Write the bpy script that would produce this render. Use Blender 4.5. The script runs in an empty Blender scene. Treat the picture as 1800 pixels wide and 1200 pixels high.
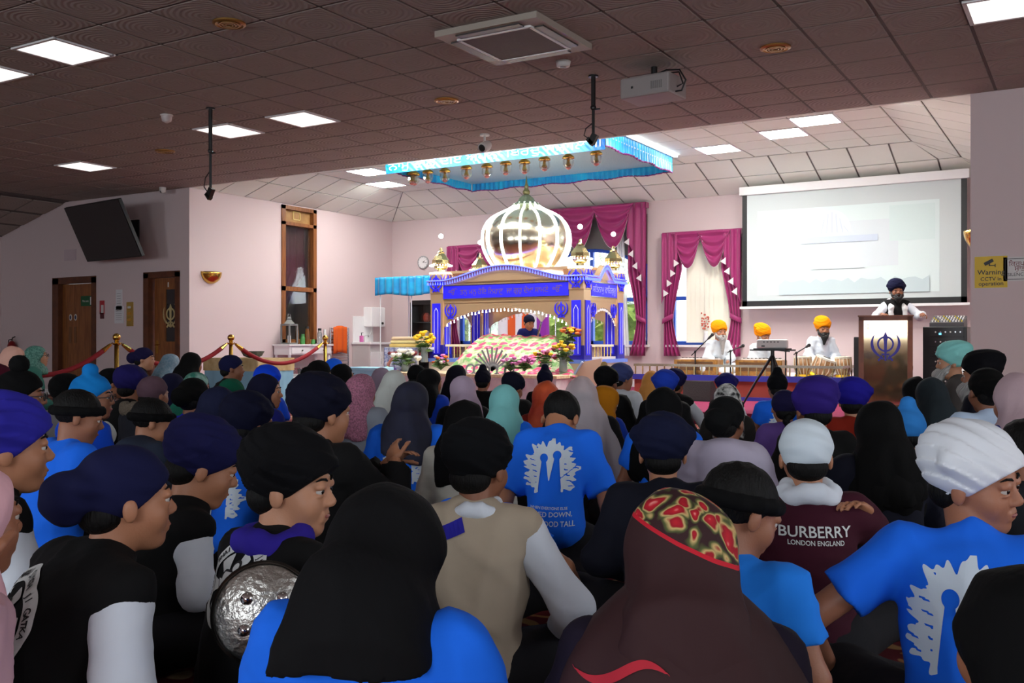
import bpy, bmesh, math, random
import numpy as np
from mathutils import Vector, Matrix
from mathutils.bvhtree import BVHTree

# ---------------------------------------------------------------- camera, world, exposure
SC = bpy.context.scene
COL = SC.collection
F, TH, CH = 1700.0, math.radians(31.0), 0.98       # focal length in pixels of the 1800x1200 frame, yaw, camera height
FW = Vector((-math.sin(TH), math.cos(TH), 0)); RT = Vector((math.cos(TH), math.sin(TH), 0))
cam_d = bpy.data.cameras.new('camera'); cam = bpy.data.objects.new('camera', cam_d); COL.objects.link(cam)
cam_d.sensor_width = 36.0; cam_d.lens = F / 1800 * 36; cam_d.clip_start = 0.05
cam.location = (0, 0, CH); cam.rotation_euler = (math.pi / 2, 0, TH)
SC.camera = cam
SC.view_settings.view_transform = 'Standard'; SC.view_settings.look = 'None'
SC.view_settings.gamma = 1.0; SC.view_settings.use_curve_mapping = False
SC.view_settings.exposure = 0.0
SC.cycles.use_denoising = True
SC.cycles.max_bounces = 8; SC.cycles.transparent_max_bounces = 16
W = bpy.data.worlds.new('daylight'); SC.world = W; W.use_nodes = True
W.node_tree.nodes['Background'].inputs[0].default_value = (0.86, 0.93, 1.0, 1)
W.node_tree.nodes['Background'].inputs[1].default_value = 5.0

# room sizes in metres
ZC, YP, YB, XL, XR = 3.52, 10.95, 16.35, -12.8, -1.08   # hall ceiling, alcove opening plane, back wall, alcove sides
ZF, ZA = 0.15, 3.91                                      # alcove floor, raised alcove ceiling
HL, HR, HB = -18.1, 5.0, -5.0                            # hall left, right and rear walls

def area(name, loc, rot, sx, sy, power, col=(1, 1, 1)):
    l = bpy.data.lights.new(name, 'AREA'); l.shape = 'RECTANGLE'; l.size = sx; l.size_y = sy
    l.energy = power; l.color = col
    o = bpy.data.objects.new(name, l); COL.objects.link(o); o.location = loc; o.rotation_euler = rot
    return o
# daylight entering through the rear and right-hand windows of the hall (behind the camera)
for i, x in enumerate((-11.0, -5.0, 1.0)):
    area('rear_window_daylight', (x, HB + 0.12, 2.0), (math.radians(90), 0, 0), 3.0, 1.7, 100, (0.85, 0.93, 1.0))
for i, y in enumerate((0.0, 5.0)):
    area('side_window_daylight', (HR - 0.12, y, 2.0), (math.radians(90), 0, math.radians(90)), 2.6, 1.7, 30, (0.93, 0.97, 1.0))

# ---------------------------------------------------------------- pixel helpers (a pixel gives a direction only)
def ray(x, y):
    return FW + RT * ((x - 900) / F) + Vector((0, 0, (600 - y) / F))
def pd(x, y, d):                    # point at forward depth d
    return Vector((0, 0, CH)) + ray(x, y) * d
def pY(x, y, Y):                    # on a plane parallel to the back wall
    r = ray(x, y); return Vector((0, 0, CH)) + r * (Y / r.y)
def pX(x, y, X):
    r = ray(x, y); return Vector((0, 0, CH)) + r * (X / r.x)
def pZ(x, y, Z):
    r = ray(x, y); return Vector((0, 0, CH)) + r * ((Z - CH) / r.z)

# ---------------------------------------------------------------- materials
def lin(c):
    return tuple(((v / 255) / 12.92 if v / 255 <= 0.04045 else ((v / 255 + 0.055) / 1.055) ** 2.4) for v in c[:3])
MATS = {}
def mat(name, c, rough=0.6, metal=0.0, bump=None, bs=20.0, bd=0.15, emit=0.0, c2=None, cs=6.0, alpha=1.0, spec=None, coat=0.0, trans=0.0, stretch=None, sheen=0.0):
    """procedural Principled material; bump: noise, wave, weave, rings; c2 mixes a second colour by noise"""
    if name in MATS: return MATS[name]
    m = bpy.data.materials.new(name); m.use_nodes = True; MATS[name] = m
    nt = m.node_tree; p = nt.nodes['Principled BSDF']
    p.inputs['Base Color'].default_value = (*lin(c), 1); p.inputs['Roughness'].default_value = rough
    p.inputs['Metallic'].default_value = metal
    if spec is not None: p.inputs['Specular IOR Level'].default_value = spec
    if coat: p.inputs['Coat Weight'].default_value = coat
    if sheen: p.inputs['Sheen Weight'].default_value = sheen
    if trans: p.inputs['Transmission Weight'].default_value = trans
    if alpha < 1: p.inputs['Alpha'].default_value = alpha
    if emit: p.inputs['Emission Color'].default_value = (*lin(c), 1); p.inputs['Emission Strength'].default_value = emit
    tc = nt.nodes.new('ShaderNodeTexCoord'); src = tc.outputs['Object']
    if stretch:
        mp = nt.nodes.new('ShaderNodeMapping'); mp.inputs['Scale'].default_value = stretch
        nt.links.new(src, mp.inputs[0]); src = mp.outputs[0]
    if c2:
        n = nt.nodes.new('ShaderNodeTexNoise'); n.inputs['Scale'].default_value = cs; n.inputs['Detail'].default_value = 4
        nt.links.new(src, n.inputs['Vector'])
        r = nt.nodes.new('ShaderNodeValToRGB'); r.color_ramp.elements[0].position = 0.38; r.color_ramp.elements[1].position = 0.62
        r.color_ramp.elements[0].color = (*lin(c), 1); r.color_ramp.elements[1].color = (*lin(c2), 1)
        nt.links.new(n.outputs['Fac'], r.inputs[0]); nt.links.new(r.outputs[0], p.inputs['Base Color'])
    if bump:
        b = nt.nodes.new('ShaderNodeBump'); b.inputs['Strength'].default_value = bd; b.inputs['Distance'].default_value = 0.02
        if bump == 'noise':
            t = nt.nodes.new('ShaderNodeTexNoise'); t.inputs['Scale'].default_value = bs; t.inputs['Detail'].default_value = 3; o = t.outputs['Fac']
        else:
            t = nt.nodes.new('ShaderNodeTexWave'); t.inputs['Scale'].default_value = bs
            t.inputs['Distortion'].default_value = 3.0 if bump == 'wave' else 1.2; t.inputs['Detail'].default_value = 2
            t.rings_direction = 'Z'; t.wave_type = 'RINGS' if bump == 'rings' else 'BANDS'
            t.bands_direction = 'Z' if bump == 'weave' else 'DIAGONAL'
            t.inputs['Detail Scale'].default_value = 0.8; o = t.outputs['Fac']
        nt.links.new(src, t.inputs['Vector'])
        nt.links.new(o, b.inputs['Height']); nt.links.new(b.outputs[0], p.inputs['Normal'])
    return m
def nodes(m): return m.node_tree.nodes, m.node_tree.links, m.node_tree.nodes['Principled BSDF']

# ---------------------------------------------------------------- mesh builder
class MB:
    def __init__(s): s.v = []; s.f = []; s.mi = []; s.cur = 0
    def add(s, vs, fs, M=None):
        o = len(s.v)
        s.v += [tuple(M @ Vector(v)) for v in vs] if M is not None else [tuple(v) for v in vs]
        for f in fs: s.f.append([i + o for i in f]); s.mi.append(s.cur)
        return s
    def box(s, a, b, M=None, bev=0.0):
        (x0, y0, z0), (x1, y1, z1) = a, b
        x0, x1 = min(x0, x1), max(x0, x1); y0, y1 = min(y0, y1), max(y0, y1); z0, z1 = min(z0, z1), max(z0, z1)
        if bev <= 0:
            vs = [(x0,y0,z0),(x1,y0,z0),(x1,y1,z0),(x0,y1,z0),(x0,y0,z1),(x1,y0,z1),(x1,y1,z1),(x0,y1,z1)]
            return s.add(vs, [(3,2,1,0),(4,5,6,7),(0,1,5,4),(1,2,6,5),(2,3,7,6),(3,0,4,7)], M)
        bm = bmesh.new(); bmesh.ops.create_cube(bm, size=1)
        for v in bm.verts: v.co = Vector(((x0+x1)/2+v.co.x*(x1-x0), (y0+y1)/2+v.co.y*(y1-y0), (z0+z1)/2+v.co.z*(z1-z0)))
        bmesh.ops.bevel(bm, geom=bm.edges[:], offset=bev, segments=2, affect='EDGES', profile=0.5)
        bm.verts.index_update(); s.add([v.co[:] for v in bm.verts], [[v.index for v in f.verts] for f in bm.faces], M); bm.free(); return s
    def cbox(s, c, sz, rot=None, bev=0.0):
        M = Matrix.Translation(c) @ (rot.to_4x4() if rot is not None else Matrix.Identity(4))
        return s.box([-q/2 for q in sz], [q/2 for q in sz], M, bev)
    def lathe(s, prof, M=None, seg=24, caps=True, lobes=0, lob=0.0):
        n = len(prof); vs = []
        for r, z in prof:
            for k in range(seg):
                a = 2*math.pi*k/seg; rr = r*(1+lob*math.cos(lobes*a)) if lobes else r
                vs.append((rr*math.cos(a), rr*math.sin(a), z))
        fs = [(i*seg+k, i*seg+(k+1)%seg, (i+1)*seg+(k+1)%seg, (i+1)*seg+k) for i in range(n-1) for k in range(seg)]
        if caps: fs += [tuple(range(seg-1, -1, -1)), tuple((n-1)*seg+k for k in range(seg))]
        return s.add(vs, fs, M)
    def cyl(s, a, b, r, r2=None, seg=12):
        a, b = Vector(a), Vector(b); d = b - a
        M = Matrix.Translation(a) @ d.to_track_quat('Z', 'Y').to_matrix().to_4x4()
        return s.lathe([(r, 0), (r if r2 is None else r2, d.length)], M, seg)
    def sph(s, c, r, seg=12, rings=8, sc=(1,1,1)):
        prof = [(max(1e-4, math.sin(math.pi*i/rings))*r, -math.cos(math.pi*i/rings)*r) for i in range(rings+1)]
        return s.lathe(prof, Matrix.Translation(c) @ Matrix.Diagonal((*sc, 1)), seg)
    def tube(s, pts, r, seg=8, closed=False):
        P = [Vector(p) for p in pts]; n = len(P); rs = r if isinstance(r, (list, tuple)) else [r]*n
        vs = []; up = Vector((0, 0, 1)); prevx = None
        for i in range(n):
            t = (P[(i+1) % n] - P[i-1]) if closed else (P[min(i+1, n-1)] - P[max(i-1, 0)])
            t = t.normalized() if t.length > 1e-9 else Vector((0, 0, 1))
            if prevx is None:
                x = t.cross(up); x = x.normalized() if x.length > 1e-4 else Vector((1, 0, 0))
            else:
                x = prevx - t * prevx.dot(t); x = x.normalized() if x.length > 1e-6 else prevx
            prevx = x; y = t.cross(x)
            for k in range(seg):
                a = 2*math.pi*k/seg; vs.append(P[i] + (x*math.cos(a) + y*math.sin(a))*rs[i])
        m = n if closed else n-1
        fs = [(i*seg+k, i*seg+(k+1)%seg, ((i+1)%n)*seg+(k+1)%seg, ((i+1)%n)*seg+k) for i in range(m) for k in range(seg)]
        if not closed: fs += [tuple(range(seg-1,-1,-1)), tuple((n-1)*seg+k for k in range(seg))]
        return s.add(vs, fs)
    def prism(s, poly, z0, z1, M=None):
        n = len(poly); vs = [(x, y, z0) for x, y in poly] + [(x, y, z1) for x, y in poly]
        fs = [tuple(range(n-1,-1,-1)), tuple(range(n, 2*n))] + [(i, (i+1)%n, n+(i+1)%n, n+i) for i in range(n)]
        return s.add(vs, fs, M)
    def grid(s, fn, nu, nv, M=None, thick=0.0):
        vs = [fn(i/nu, j/nv) for j in range(nv+1) for i in range(nu+1)]
        fs = [(j*(nu+1)+i, j*(nu+1)+i+1, (j+1)*(nu+1)+i+1, (j+1)*(nu+1)+i) for j in range(nv) for i in range(nu)]
        return s.add(vs, fs, M)
    def build(s, name, m, parent=None, smooth=False, kind=None, label=None, cat=None, group=None, flip=False):
        me = bpy.data.meshes.new(name); me.from_pydata(s.v, [], s.f)
        for q in (m if isinstance(m, (list, tuple)) else [m]): me.materials.append(q)
        if any(s.mi): me.polygons.foreach_set('material_index', s.mi)
        if smooth: me.polygons.foreach_set('use_smooth', [True]*len(s.f))
        me.validate(); me.update()
        return link(name, me, parent, kind, label, cat, group)
def link(name, me, parent=None, kind=None, label=None, cat=None, group=None):
    o = bpy.data.objects.new(name, me); COL.objects.link(o)
    if parent is not None: o.parent = parent
    tag(o, label, cat, group, kind); return o
def tag(o, label=None, cat=None, group=None, kind=None):
    if label: o['label'] = label
    if cat: o['category'] = cat
    if group: o['group'] = group
    if kind: o['kind'] = kind
    return o
def thing(name, label, cat, loc=(0,0,0), rz=0.0, group=None):
    o = bpy.data.objects.new(name, None); COL.objects.link(o); o.location = loc; o.rotation_euler = (0, 0, rz)
    o.empty_display_size = 0.1
    return tag(o, label, cat, group)
def sharp(o, ang=35):
    me = o.data; me.polygons.foreach_set('use_smooth', [True]*len(me.polygons)); me.set_sharp_from_angle(angle=math.radians(ang)); return o
def text_geo(body, size, align='CENTER', extrude=0.0, bold=0.0, space=1.0):
    c = bpy.data.curves.new('t', 'FONT'); c.body = body; c.size = size; c.align_x = align; c.align_y = 'CENTER'
    c.extrude = extrude; c.offset = bold; c.resolution_u = 3; c.space_character = space
    o = bpy.data.objects.new('t', c); COL.objects.link(o)
    bpy.context.view_layer.update()
    me = o.evaluated_get(bpy.context.evaluated_depsgraph_get()).to_mesh()
    vs = [v.co[:] for v in me.vertices]; fs = [list(p.vertices) for p in me.polygons]
    bpy.data.objects.remove(o); bpy.data.curves.remove(c)
    return vs, fs
def fit(vs, w=None, h=None):
    xs = [v[0] for v in vs]; ys = [v[1] for v in vs]
    if not xs: return vs
    cx, cy = (min(xs)+max(xs))/2, (min(ys)+max(ys))/2
    sx = w/(max(xs)-min(xs)) if w else None; sy = h/(max(ys)-min(ys)) if h else None
    sx = sx or sy; sy = sy or sx
    return [((v[0]-cx)*sx, (v[1]-cy)*sy, v[2]) for v in vs]
# plane frames for flat print: x right as seen by the reader, y up, z towards the reader
def frame(o, right, up):
    r = Vector(right).normalized(); u = Vector(up).normalized(); n = r.cross(u)
    return Matrix.Translation(o) @ Matrix((r, u, n)).transposed().to_4x4()
def on_back(x, z, Y): return frame((x, Y, z), (1, 0, 0), (0, 0, 1))          # faces -Y
def on_left(y, z, X): return frame((X, y, z), (0, 1, 0), (0, 0, 1))          # faces +X
R3 = lambda ax, deg: Matrix.Rotation(math.radians(deg), 3, ax)

# ---------------------------------------------------------------- shared materials
PINK = mat('pink wall paint', (208, 190, 190), 0.75, bump='noise', bs=120, bd=0.05)
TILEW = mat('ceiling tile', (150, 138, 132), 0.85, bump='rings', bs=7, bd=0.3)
TILEP = mat('plain ceiling tile', (232, 236, 226), 0.85, bump='noise', bs=60, bd=0.05)
GRID = mat('ceiling grid shadow gap', (92, 82, 80), 0.7)
GRIDW = mat('white ceiling grid', (150, 148, 142), 0.5)
WOOD = mat('varnished oak', (142, 88, 42), 0.42, bump='noise', bs=40, bd=0.05, c2=(118, 68, 30), cs=5, stretch=(6, 6, 0.6))
DWOOD = mat('dark wood frame', (96, 52, 26), 0.45, c2=(78, 40, 20), cs=8)
GOLD = mat('polished brass', (214, 172, 84), 0.22, 1.0)
MIRG = mat('gold mirror cladding', (222, 186, 146), 0.2, 0.6)
SILV = mat('silver metal', (190, 190, 192), 0.25, 1.0)
CHROME = mat('chrome', (215, 215, 215), 0.12, 1.0)
BLACK = mat('black plastic', (18, 18, 19), 0.45)
BLACKM = mat('black metal', (14, 14, 15), 0.35)
WHITE = mat('white painted', (228, 228, 228), 0.45)
WPLAS = mat('white plastic', (205, 203, 200), 0.4)
BLUEP = mat('royal blue panel', (40, 34, 235), 0.4, bump='noise', bs=90, bd=0.04)
MAGC = mat('magenta curtain fabric', (150, 28, 98), 0.5, sheen=0.3)
MAGF = mat('magenta carpet', (128, 20, 66), 0.95, bump='noise', bs=300, bd=0.3)
TURQ = mat('turquoise satin', (0, 170, 220), 0.35, c2=(0, 140, 206), cs=5, sheen=0.3)
PURP = mat('purple trim', (118, 30, 110), 0.5)
LAMP = mat('lit ceiling panel', (255, 252, 246), 0.5, emit=2.0)
LAMP2 = mat('bright lit ceiling panel', (255, 253, 248), 0.5, emit=66.0)
LED = mat('white led', (250, 255, 250), 0.5, emit=9.0)
LEDB = mat('blue led', (70, 84, 255), 0.5, emit=4.0)
GLASS = mat('window glass', (240, 248, 250), 0.03, trans=1.0, alpha=0.25)

# ================================================================ THE ROOM
def wall(name, axis, pos, a0, a1, z0, z1, holes, m, thick):
    """axis 'Y': plane at y=pos spanning x a0..a1; axis 'X': plane at x=pos spanning y; thick goes away from the room"""
    us = sorted({a0, a1, *[h[0] for h in holes], *[h[1] for h in holes]}); zs = sorted({z0, z1, *[h[2] for h in holes], *[h[3] for h in holes]})
    b = MB()
    for i in range(len(us)-1):
        for j in range(len(zs)-1):
            uc, zc = (us[i]+us[i+1])/2, (zs[j]+zs[j+1])/2
            if any(h[0] < uc < h[1] and h[2] < zc < h[3] for h in holes): continue
            if axis == 'Y': b.box((us[i], pos, zs[j]), (us[i+1], pos+thick, zs[j+1]))
            else: b.box((pos, us[i], zs[j]), (pos+thick, us[i+1], zs[j+1]))
    return b.build(name, m, kind='structure')

# carpet: deep red with cream and gold florals
CARP = mat('red floral carpet', (112, 14, 30), 0.95, bump='noise', bs=260, bd=0.3)
N_, L_, P_ = nodes(CARP)
def carpet_nodes():
    tc = N_.new('ShaderNodeTexCoord'); nz = N_.new('ShaderNodeTexNoise'); nz.inputs['Scale'].default_value = 3.2; nz.inputs['Detail'].default_value = 1
    mx = N_.new('ShaderNodeMix'); mx.data_type = 'VECTOR'; mx.inputs[0].default_value = 0.35
    L_.new(tc.outputs['Object'], nz.inputs['Vector']); L_.new(tc.outputs['Object'], mx.inputs[4]); L_.new(nz.outputs['Color'], mx.inputs[5])
    base = None
    for sc, lo, hi, col, feat in ((3.4, .30, .32, (196, 150, 92), 'F1'), (3.4, .22, .235, (118, 20, 30), 'F1'), (3.4, .12, .135, (216, 196, 160), 'F1'), (8.5, .20, .225, (178, 128, 78), 'F1'), (2.2, .008, .013, (206, 178, 132), 'DISTANCE_TO_EDGE')):
        v = N_.new('ShaderNodeTexVoronoi'); v.inputs['Scale'].default_value = sc; v.feature = feat
        L_.new(mx.outputs[1], v.inputs['Vector'])
        r = N_.new('ShaderNodeValToRGB'); r.color_ramp.elements[0].position = lo; r.color_ramp.elements[1].position = hi
        r.color_ramp.elements[0].color = (1, 1, 1, 1); r.color_ramp.elements[1].color = (0, 0, 0, 1)
        L_.new(v.outputs['Distance'], r.inputs[0])
        m = N_.new('ShaderNodeMix'); m.data_type = 'RGBA'; m.inputs[7].default_value = (*lin(col), 1)
        L_.new(r.outputs[0], m.inputs[0])
        if base is None: m.inputs[6].default_value = (*lin((108, 14, 28)), 1)
        else: L_.new(base, m.inputs[6])
        base = m.outputs[2]
    L_.new(base, P_.inputs['Base Color'])
carpet_nodes()
MB().box((HL, HB, -0.1), (HR, YP, 0)).build('floor', CARP, kind='structure')
MB().box((XL, YP, -0.1), (XR, YB, ZF)).build('floor_alcove', MAGF, kind='structure')
# walls with their openings
WIN2 = (-6.52, -5.22, 0.92, 2.75); WIN1 = (-9.30, -6.95, 0.92, 3.30); WIN0 = (-11.12, -9.82, 0.92, 2.75)
TW = (13.06, 13.98, 0.94, 3.50)                                         # tall internal window in the alcove's left wall
D1 = (-16.62, -14.98); D2 = (-14.02, -13.06)                             # door openings (double door, single door) along x
d1a, d1b = pY(95, 487, YP), pY(168, 484, YP); d2a, d2b = pY(255, 480, YP), pY(315, 476, YP)
D1 = (d1a.x, d1b.x, 0.0, 2.13); D2 = (d2a.x, d2b.x, 0.0, 2.14)
wall('wall_back', 'Y', YB, XL-0.2, XR+0.2, -0.1, ZC+.06, [WIN0, WIN1, WIN2], PINK, 0.25)
wall('wall_alcove_left', 'X', XL, YP+0.2, YB, -0.1, ZC+.06, [TW], PINK, -0.2)
wall('wall_alcove_right', 'X', XR, YP+0.2, YB, -0.1, ZC+.06, [], PINK, 0.2)
wall('wall_front_left', 'Y', YP, HL, XL, -0.1, ZC+.06, [D1, D2], PINK, 0.2)
wall('wall_front_right', 'Y', YP, XR, HR, -0.1, ZC+.06, [], PINK, 0.2)
wall('wall_left', 'X', HL, HB, YP, -0.1, ZC, [], PINK, -0.2)
wall('wall_right', 'X', HR, HB, YP, -0.1, ZC, [(-1.4, 1.4, 1.1, 2.9), (3.6, 6.4, 1.1, 2.9)], PINK, 0.2)
wall('wall_rear', 'Y', HB, HL, HR, -0.1, ZC, [(x-1.6, x+1.6, 1.1, 2.9) for x in (-11, -5, 1)], PINK, -0.2)
for n, (x0, x1, y0, y1) in enumerate(((XL, XR, YB-0.02, YB),)):
    MB().box((x0, y0, ZF), (x1, y1, ZF+0.1)).build('baseboard_back', WHITE, kind='structure')
MB().box((HL, YP-0.015, 0), (D1[0], YP, 0.1)).box((D1[1], YP-0.015, 0), (D2[0], YP, 0.1)).box((D2[1], YP-0.015, 0), (XL, YP, 0.1)).build('baseboard_front', WHITE, kind='structure')

# ---- ceilings of lay-in tiles: each tile in view is a part of the ceiling
def seen(p, m=140):
    v = p - Vector((0, 0, CH)); d = v.dot(FW)
    if d < 0.5: return False
    x = 900 + F*v.dot(RT)/d; y = 600 - F*v.z/d
    return -m < x < 1800+m and -m < y < 1200+m
def tile_mesh(name, sx, sy, t, m):
    b = MB(); b.box((-sx/2, -sy/2, -t), (sx/2, sy/2, 0), bev=0.006)
    me = bpy.data.meshes.new(name); me.from_pydata(b.v, [], b.f); me.materials.append(m); me.update(); return me
GX0, GY0, TS = -2.045, YP, 0.6
XS = HL + 2.0                                                            # where the hall's sloping edge begins
lights_hall = [(170, 97), (50, 130), (450, 233), (572, 210), (153, 286), (1765, 12)]
def cell(p): return (math.floor((p.x-GX0)/TS), math.floor((GY0-p.y)/TS))
lit = {cell(pZ(x, y, ZC)) for x, y in lights_hall}
# more of the same panels over the part of the hall outside the picture
lit_out = {cell(Vector((x, y, 0))) for x, y in ((-9, 2.0), (-5, -1.5), (-1.5, 2.2), (2.5, 5.5), (2.5, -1.5), (-13, 2), (-13, -2), (-9, -2.5), (2.5, 9.0))}
ceil = MB().box((XS, HB, ZC+0.02), (HR, YP, ZC+0.1)).build('ceiling', GRID, kind='structure')
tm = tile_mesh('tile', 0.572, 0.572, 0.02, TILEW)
rest = MB(); seen_lights = []
for i in range(math.floor((XS-GX0)/TS), math.ceil((HR-GX0)/TS)):
    for j in range(0, math.ceil((GY0-HB)/TS)):
        c = Vector((GX0+(i+.5)*TS, GY0-(j+.5)*TS, ZC+0.021))
        if (i, j) in lit or (i, j) in lit_out:
            if (i, j) in lit or seen(c, 60): seen_lights.append(c)
            else: seen_lights.append(c)
            continue
        if c.x-0.3 < XS or c.x+0.3 > HR+0.2: continue
        if seen(c, 60):
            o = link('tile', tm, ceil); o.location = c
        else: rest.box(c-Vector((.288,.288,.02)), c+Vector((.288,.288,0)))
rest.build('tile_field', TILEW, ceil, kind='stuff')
# grid tees, slightly recessed between the tiles
g = MB()
for i in range(math.floor((XS-GX0)/TS), math.ceil((HR-GX0)/TS)+1):
    x = GX0+i*TS
    if XS < x < HR: g.box((x-.012, HB, ZC+.008), (x+.012, YP, ZC+.03))
for j in range(0, math.ceil((GY0-HB)/TS)):
    y = GY0-j*TS; g.box((XS, y-.012, ZC+.008), (HR, y+.012, ZC+.03))
g.build('ceiling_grid', GRID, ceil)
# front edge of the hall ceiling (soffit) where the alcove begins
MB().box((XL, YP-0.01, ZC), (XR, YP+0.03, ZA+0.1)).build('soffit_edge', TILEP, ceil)
def panel_light(c, label, group, s=0.56, lamp=LAMP):
    t = thing('ceiling_light', label, 'ceiling light', c, 0, group)
    b = MB(); w = s/2
    for a in ((-w-.02, -w-.02, w+.02, -w+.012), (-w-.02, w-.012, w+.02, w+.02), (-w-.02, -w, -w+.012, w), (w-.012, -w, w+.02, w)):
        b.box((a[0], a[1], -.03), (a[2], a[3], 0))
    b.build('frame', WHITE, t); MB().box((-w+.012, -w+.012, -.022), (w-.012, w-.012, -.004)).build('diffuser', lamp, t)
    return t
for c in seen_lights: panel_light(c, 'square lit panel set flush into the dim hall ceiling', 'hall ceiling lights')
# sloping edge on the hall's left
for a, b_ in ((XS, HL),):
    sl = MB()
    sl.add([(a, HB, ZC), (a, YP, ZC), (b_, YP, ZC-0.5), (b_, HB, ZC-0.5)], [(0, 1, 2, 3)]); sl.box((a-.1, HB, ZC+.005), (a+.1, YP, ZC+.1)).box((b_-.1, HB, ZC-.52), (b_+.02, YP, ZC+.1)).box((b_, HB, ZC+.08), (a, YP, ZC+.1)); sl.build('ceiling_slope', GRID, ceil)
    L = math.hypot(2.0, 0.5); R = Matrix.Rotation(math.atan2(0.5, 2.0)*-1, 3, 'Y')
    for j in range(0, 7):
        for i in range(3):
            u = (i+.5)/3
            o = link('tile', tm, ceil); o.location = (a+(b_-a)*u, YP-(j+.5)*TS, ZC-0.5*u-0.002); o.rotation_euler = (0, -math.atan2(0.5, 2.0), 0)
# ---- raised alcove ceiling: flat centre and four sloping sides, white tiles
SLW, GAP = 1.2, ZA-ZC
X0, X1, Y0, Y1 = XL+SLW, XR-SLW, YP+0.9, YB-SLW
ac = MB().box((X0, YP, ZA+0.022), (X1+0.02, Y1+0.02, ZA+0.1)).build('ceiling_alcove', GRIDW, kind='structure')
tmw = tile_mesh('tile', 0.58, 0.58, 0.02, TILEP)
lights_alc = [(1397, 212), (1343, 234), (1235, 264), (683, 321)]
lit2 = set(); nx = round((X1-X0)/TS); ny = round((Y1-YP)/TS); tx, ty = (X1-X0)/nx, (Y1-YP)/ny
for x, y in lights_alc:
    p = pZ(x, y, ZA); lit2.add((math.floor((p.x-X0)/tx), math.floor((p.y-YP)/ty)))
lit2 |= {(math.floor((x-X0)/tx), math.floor((y-YP)/ty)) for x, y in ((-8.8, 11.3), (-7.6, 11.3), (-6.4, 11.3), (-5.0, 11.6), (-2.8, 11.8), (-10.5, 13.2))}  # front row is unseen, added to brighten the throne front in place of spotlights
for i in range(nx):
    for j in range(ny):
        c = Vector((X0+(i+.5)*tx, YP+(j+.5)*ty, ZA+.021))
        if (i, j) in lit2: panel_light(c, 'square lit panel in the raised white alcove ceiling', 'alcove ceiling lights', lamp=LAMP2); continue
        o = link('tile', tmw, ac); o.location = c; o.scale = (tx/TS, ty/TS, 1)
def slope_side(p0, p1, q1, q0, n):
    """trapezoid p0-p1 along the wall top, q0-q1 along the raised ceiling; two rows of tiles, clipped at the hips"""
    b = MB(); b.add([p0+Vector((0,0,.03)), p1+Vector((0,0,.03)), q1+Vector((0,0,.03)), q0+Vector((0,0,.03))], [(0, 1, 2, 3)]); b.build('slope_backing', GRIDW, ac)
    D = (p1-p0); L = D.length; D = D/L; U0 = q0-p0; off0 = U0.dot(D); up = U0-D*off0; off1 = (p1-q1).dot(D)
    nrm = D.cross(up).normalized(); nrm = nrm if nrm.z < 0 else -nrm
    for r in range(2):
        va, vb = r/2+.012, (r+1)/2-.012
        k0 = math.floor(off0/TS)
        ts = [off0+TS*k for k in range(-4, int(L/TS)+5)]
        for k in range(len(ts)-1):
            a, b2 = ts[k]+.014, ts[k+1]-.014
            quad = []
            for (s_, v) in ((a, va), (b2, va), (b2, vb), (a, vb)):
                lo, hi = off0*v+.01, L-off1*v-.01
                quad.append((min(max(s_, lo), hi), v))
            if quad[1][0]-quad[0][0] < .02 and quad[2][0]-quad[3][0] < .02: continue
            P = [p0+D*s_+up*v for s_, v in quad]
            q = MB(); q.add([*P, *[w+nrm*-.012 for w in P]], [(0,1,2,3), (7,6,5,4), (0,4,5,1), (1,5,6,2), (2,6,7,3), (3,7,4,0)])
            q.build('tile', TILEP, ac)
V = Vector
slope_side(V((XL, YB, ZC)), V((XR, YB, ZC)), V((X1, Y1, ZA)), V((X0, Y1, ZA)), 2)
slope_side(V((XL, YP, ZC)), V((XL, YB, ZC)), V((X0, Y1, ZA)), V((X0, YP+1.2, ZA)), 2)
slope_side(V((XR, YB, ZC)), V((XR, YP, ZC)), V((X1, YP+1.2, ZA)), V((X1, Y1, ZA)), 2)
MB().box((XL-.2, YP, ZA+.1), (XR+.2, YB+.3, ZA+.2)).build('ceiling_roof', GRID, kind='structure')
# ---- outdoors behind the alcove windows
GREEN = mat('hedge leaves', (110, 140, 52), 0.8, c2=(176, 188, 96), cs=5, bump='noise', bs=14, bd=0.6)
def hedge():
    rnd = random.Random(4); b = MB()
    for k in range(900):
        x = rnd.uniform(-13.5, -7.9); z = rnd.uniform(0, 2.5+0.8*math.sin(x*1.3)); y = rnd.uniform(19.0, 20.2)
        q = rnd.uniform(.12, .26); R = Matrix.Rotation(rnd.uniform(0, 6.28), 3, V((rnd.uniform(-1,1), rnd.uniform(-1,1), rnd.uniform(-1,1))).normalized())
        c = V((x, y, z)); pts = [c+R@V(p)*q for p in ((-1,0,0), (0,-.5,.1), (1,0,0), (0,.5,.1))]
        b.add(pts, [(0,1,2,3)])
    return b
t = thing('hedge', 'green hedge growing outside the alcove windows', 'hedge', (0, 0, 0))
hedge().build('foliage', GREEN, t, kind='stuff')
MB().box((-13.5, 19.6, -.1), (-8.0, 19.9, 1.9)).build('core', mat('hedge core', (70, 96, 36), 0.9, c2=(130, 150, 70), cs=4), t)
MB().box((-30, YB+.3, -.3), (12, 40, -.1)).build('ground_outside', mat('lawn', (120, 140, 80), 0.9), kind='structure')

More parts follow.
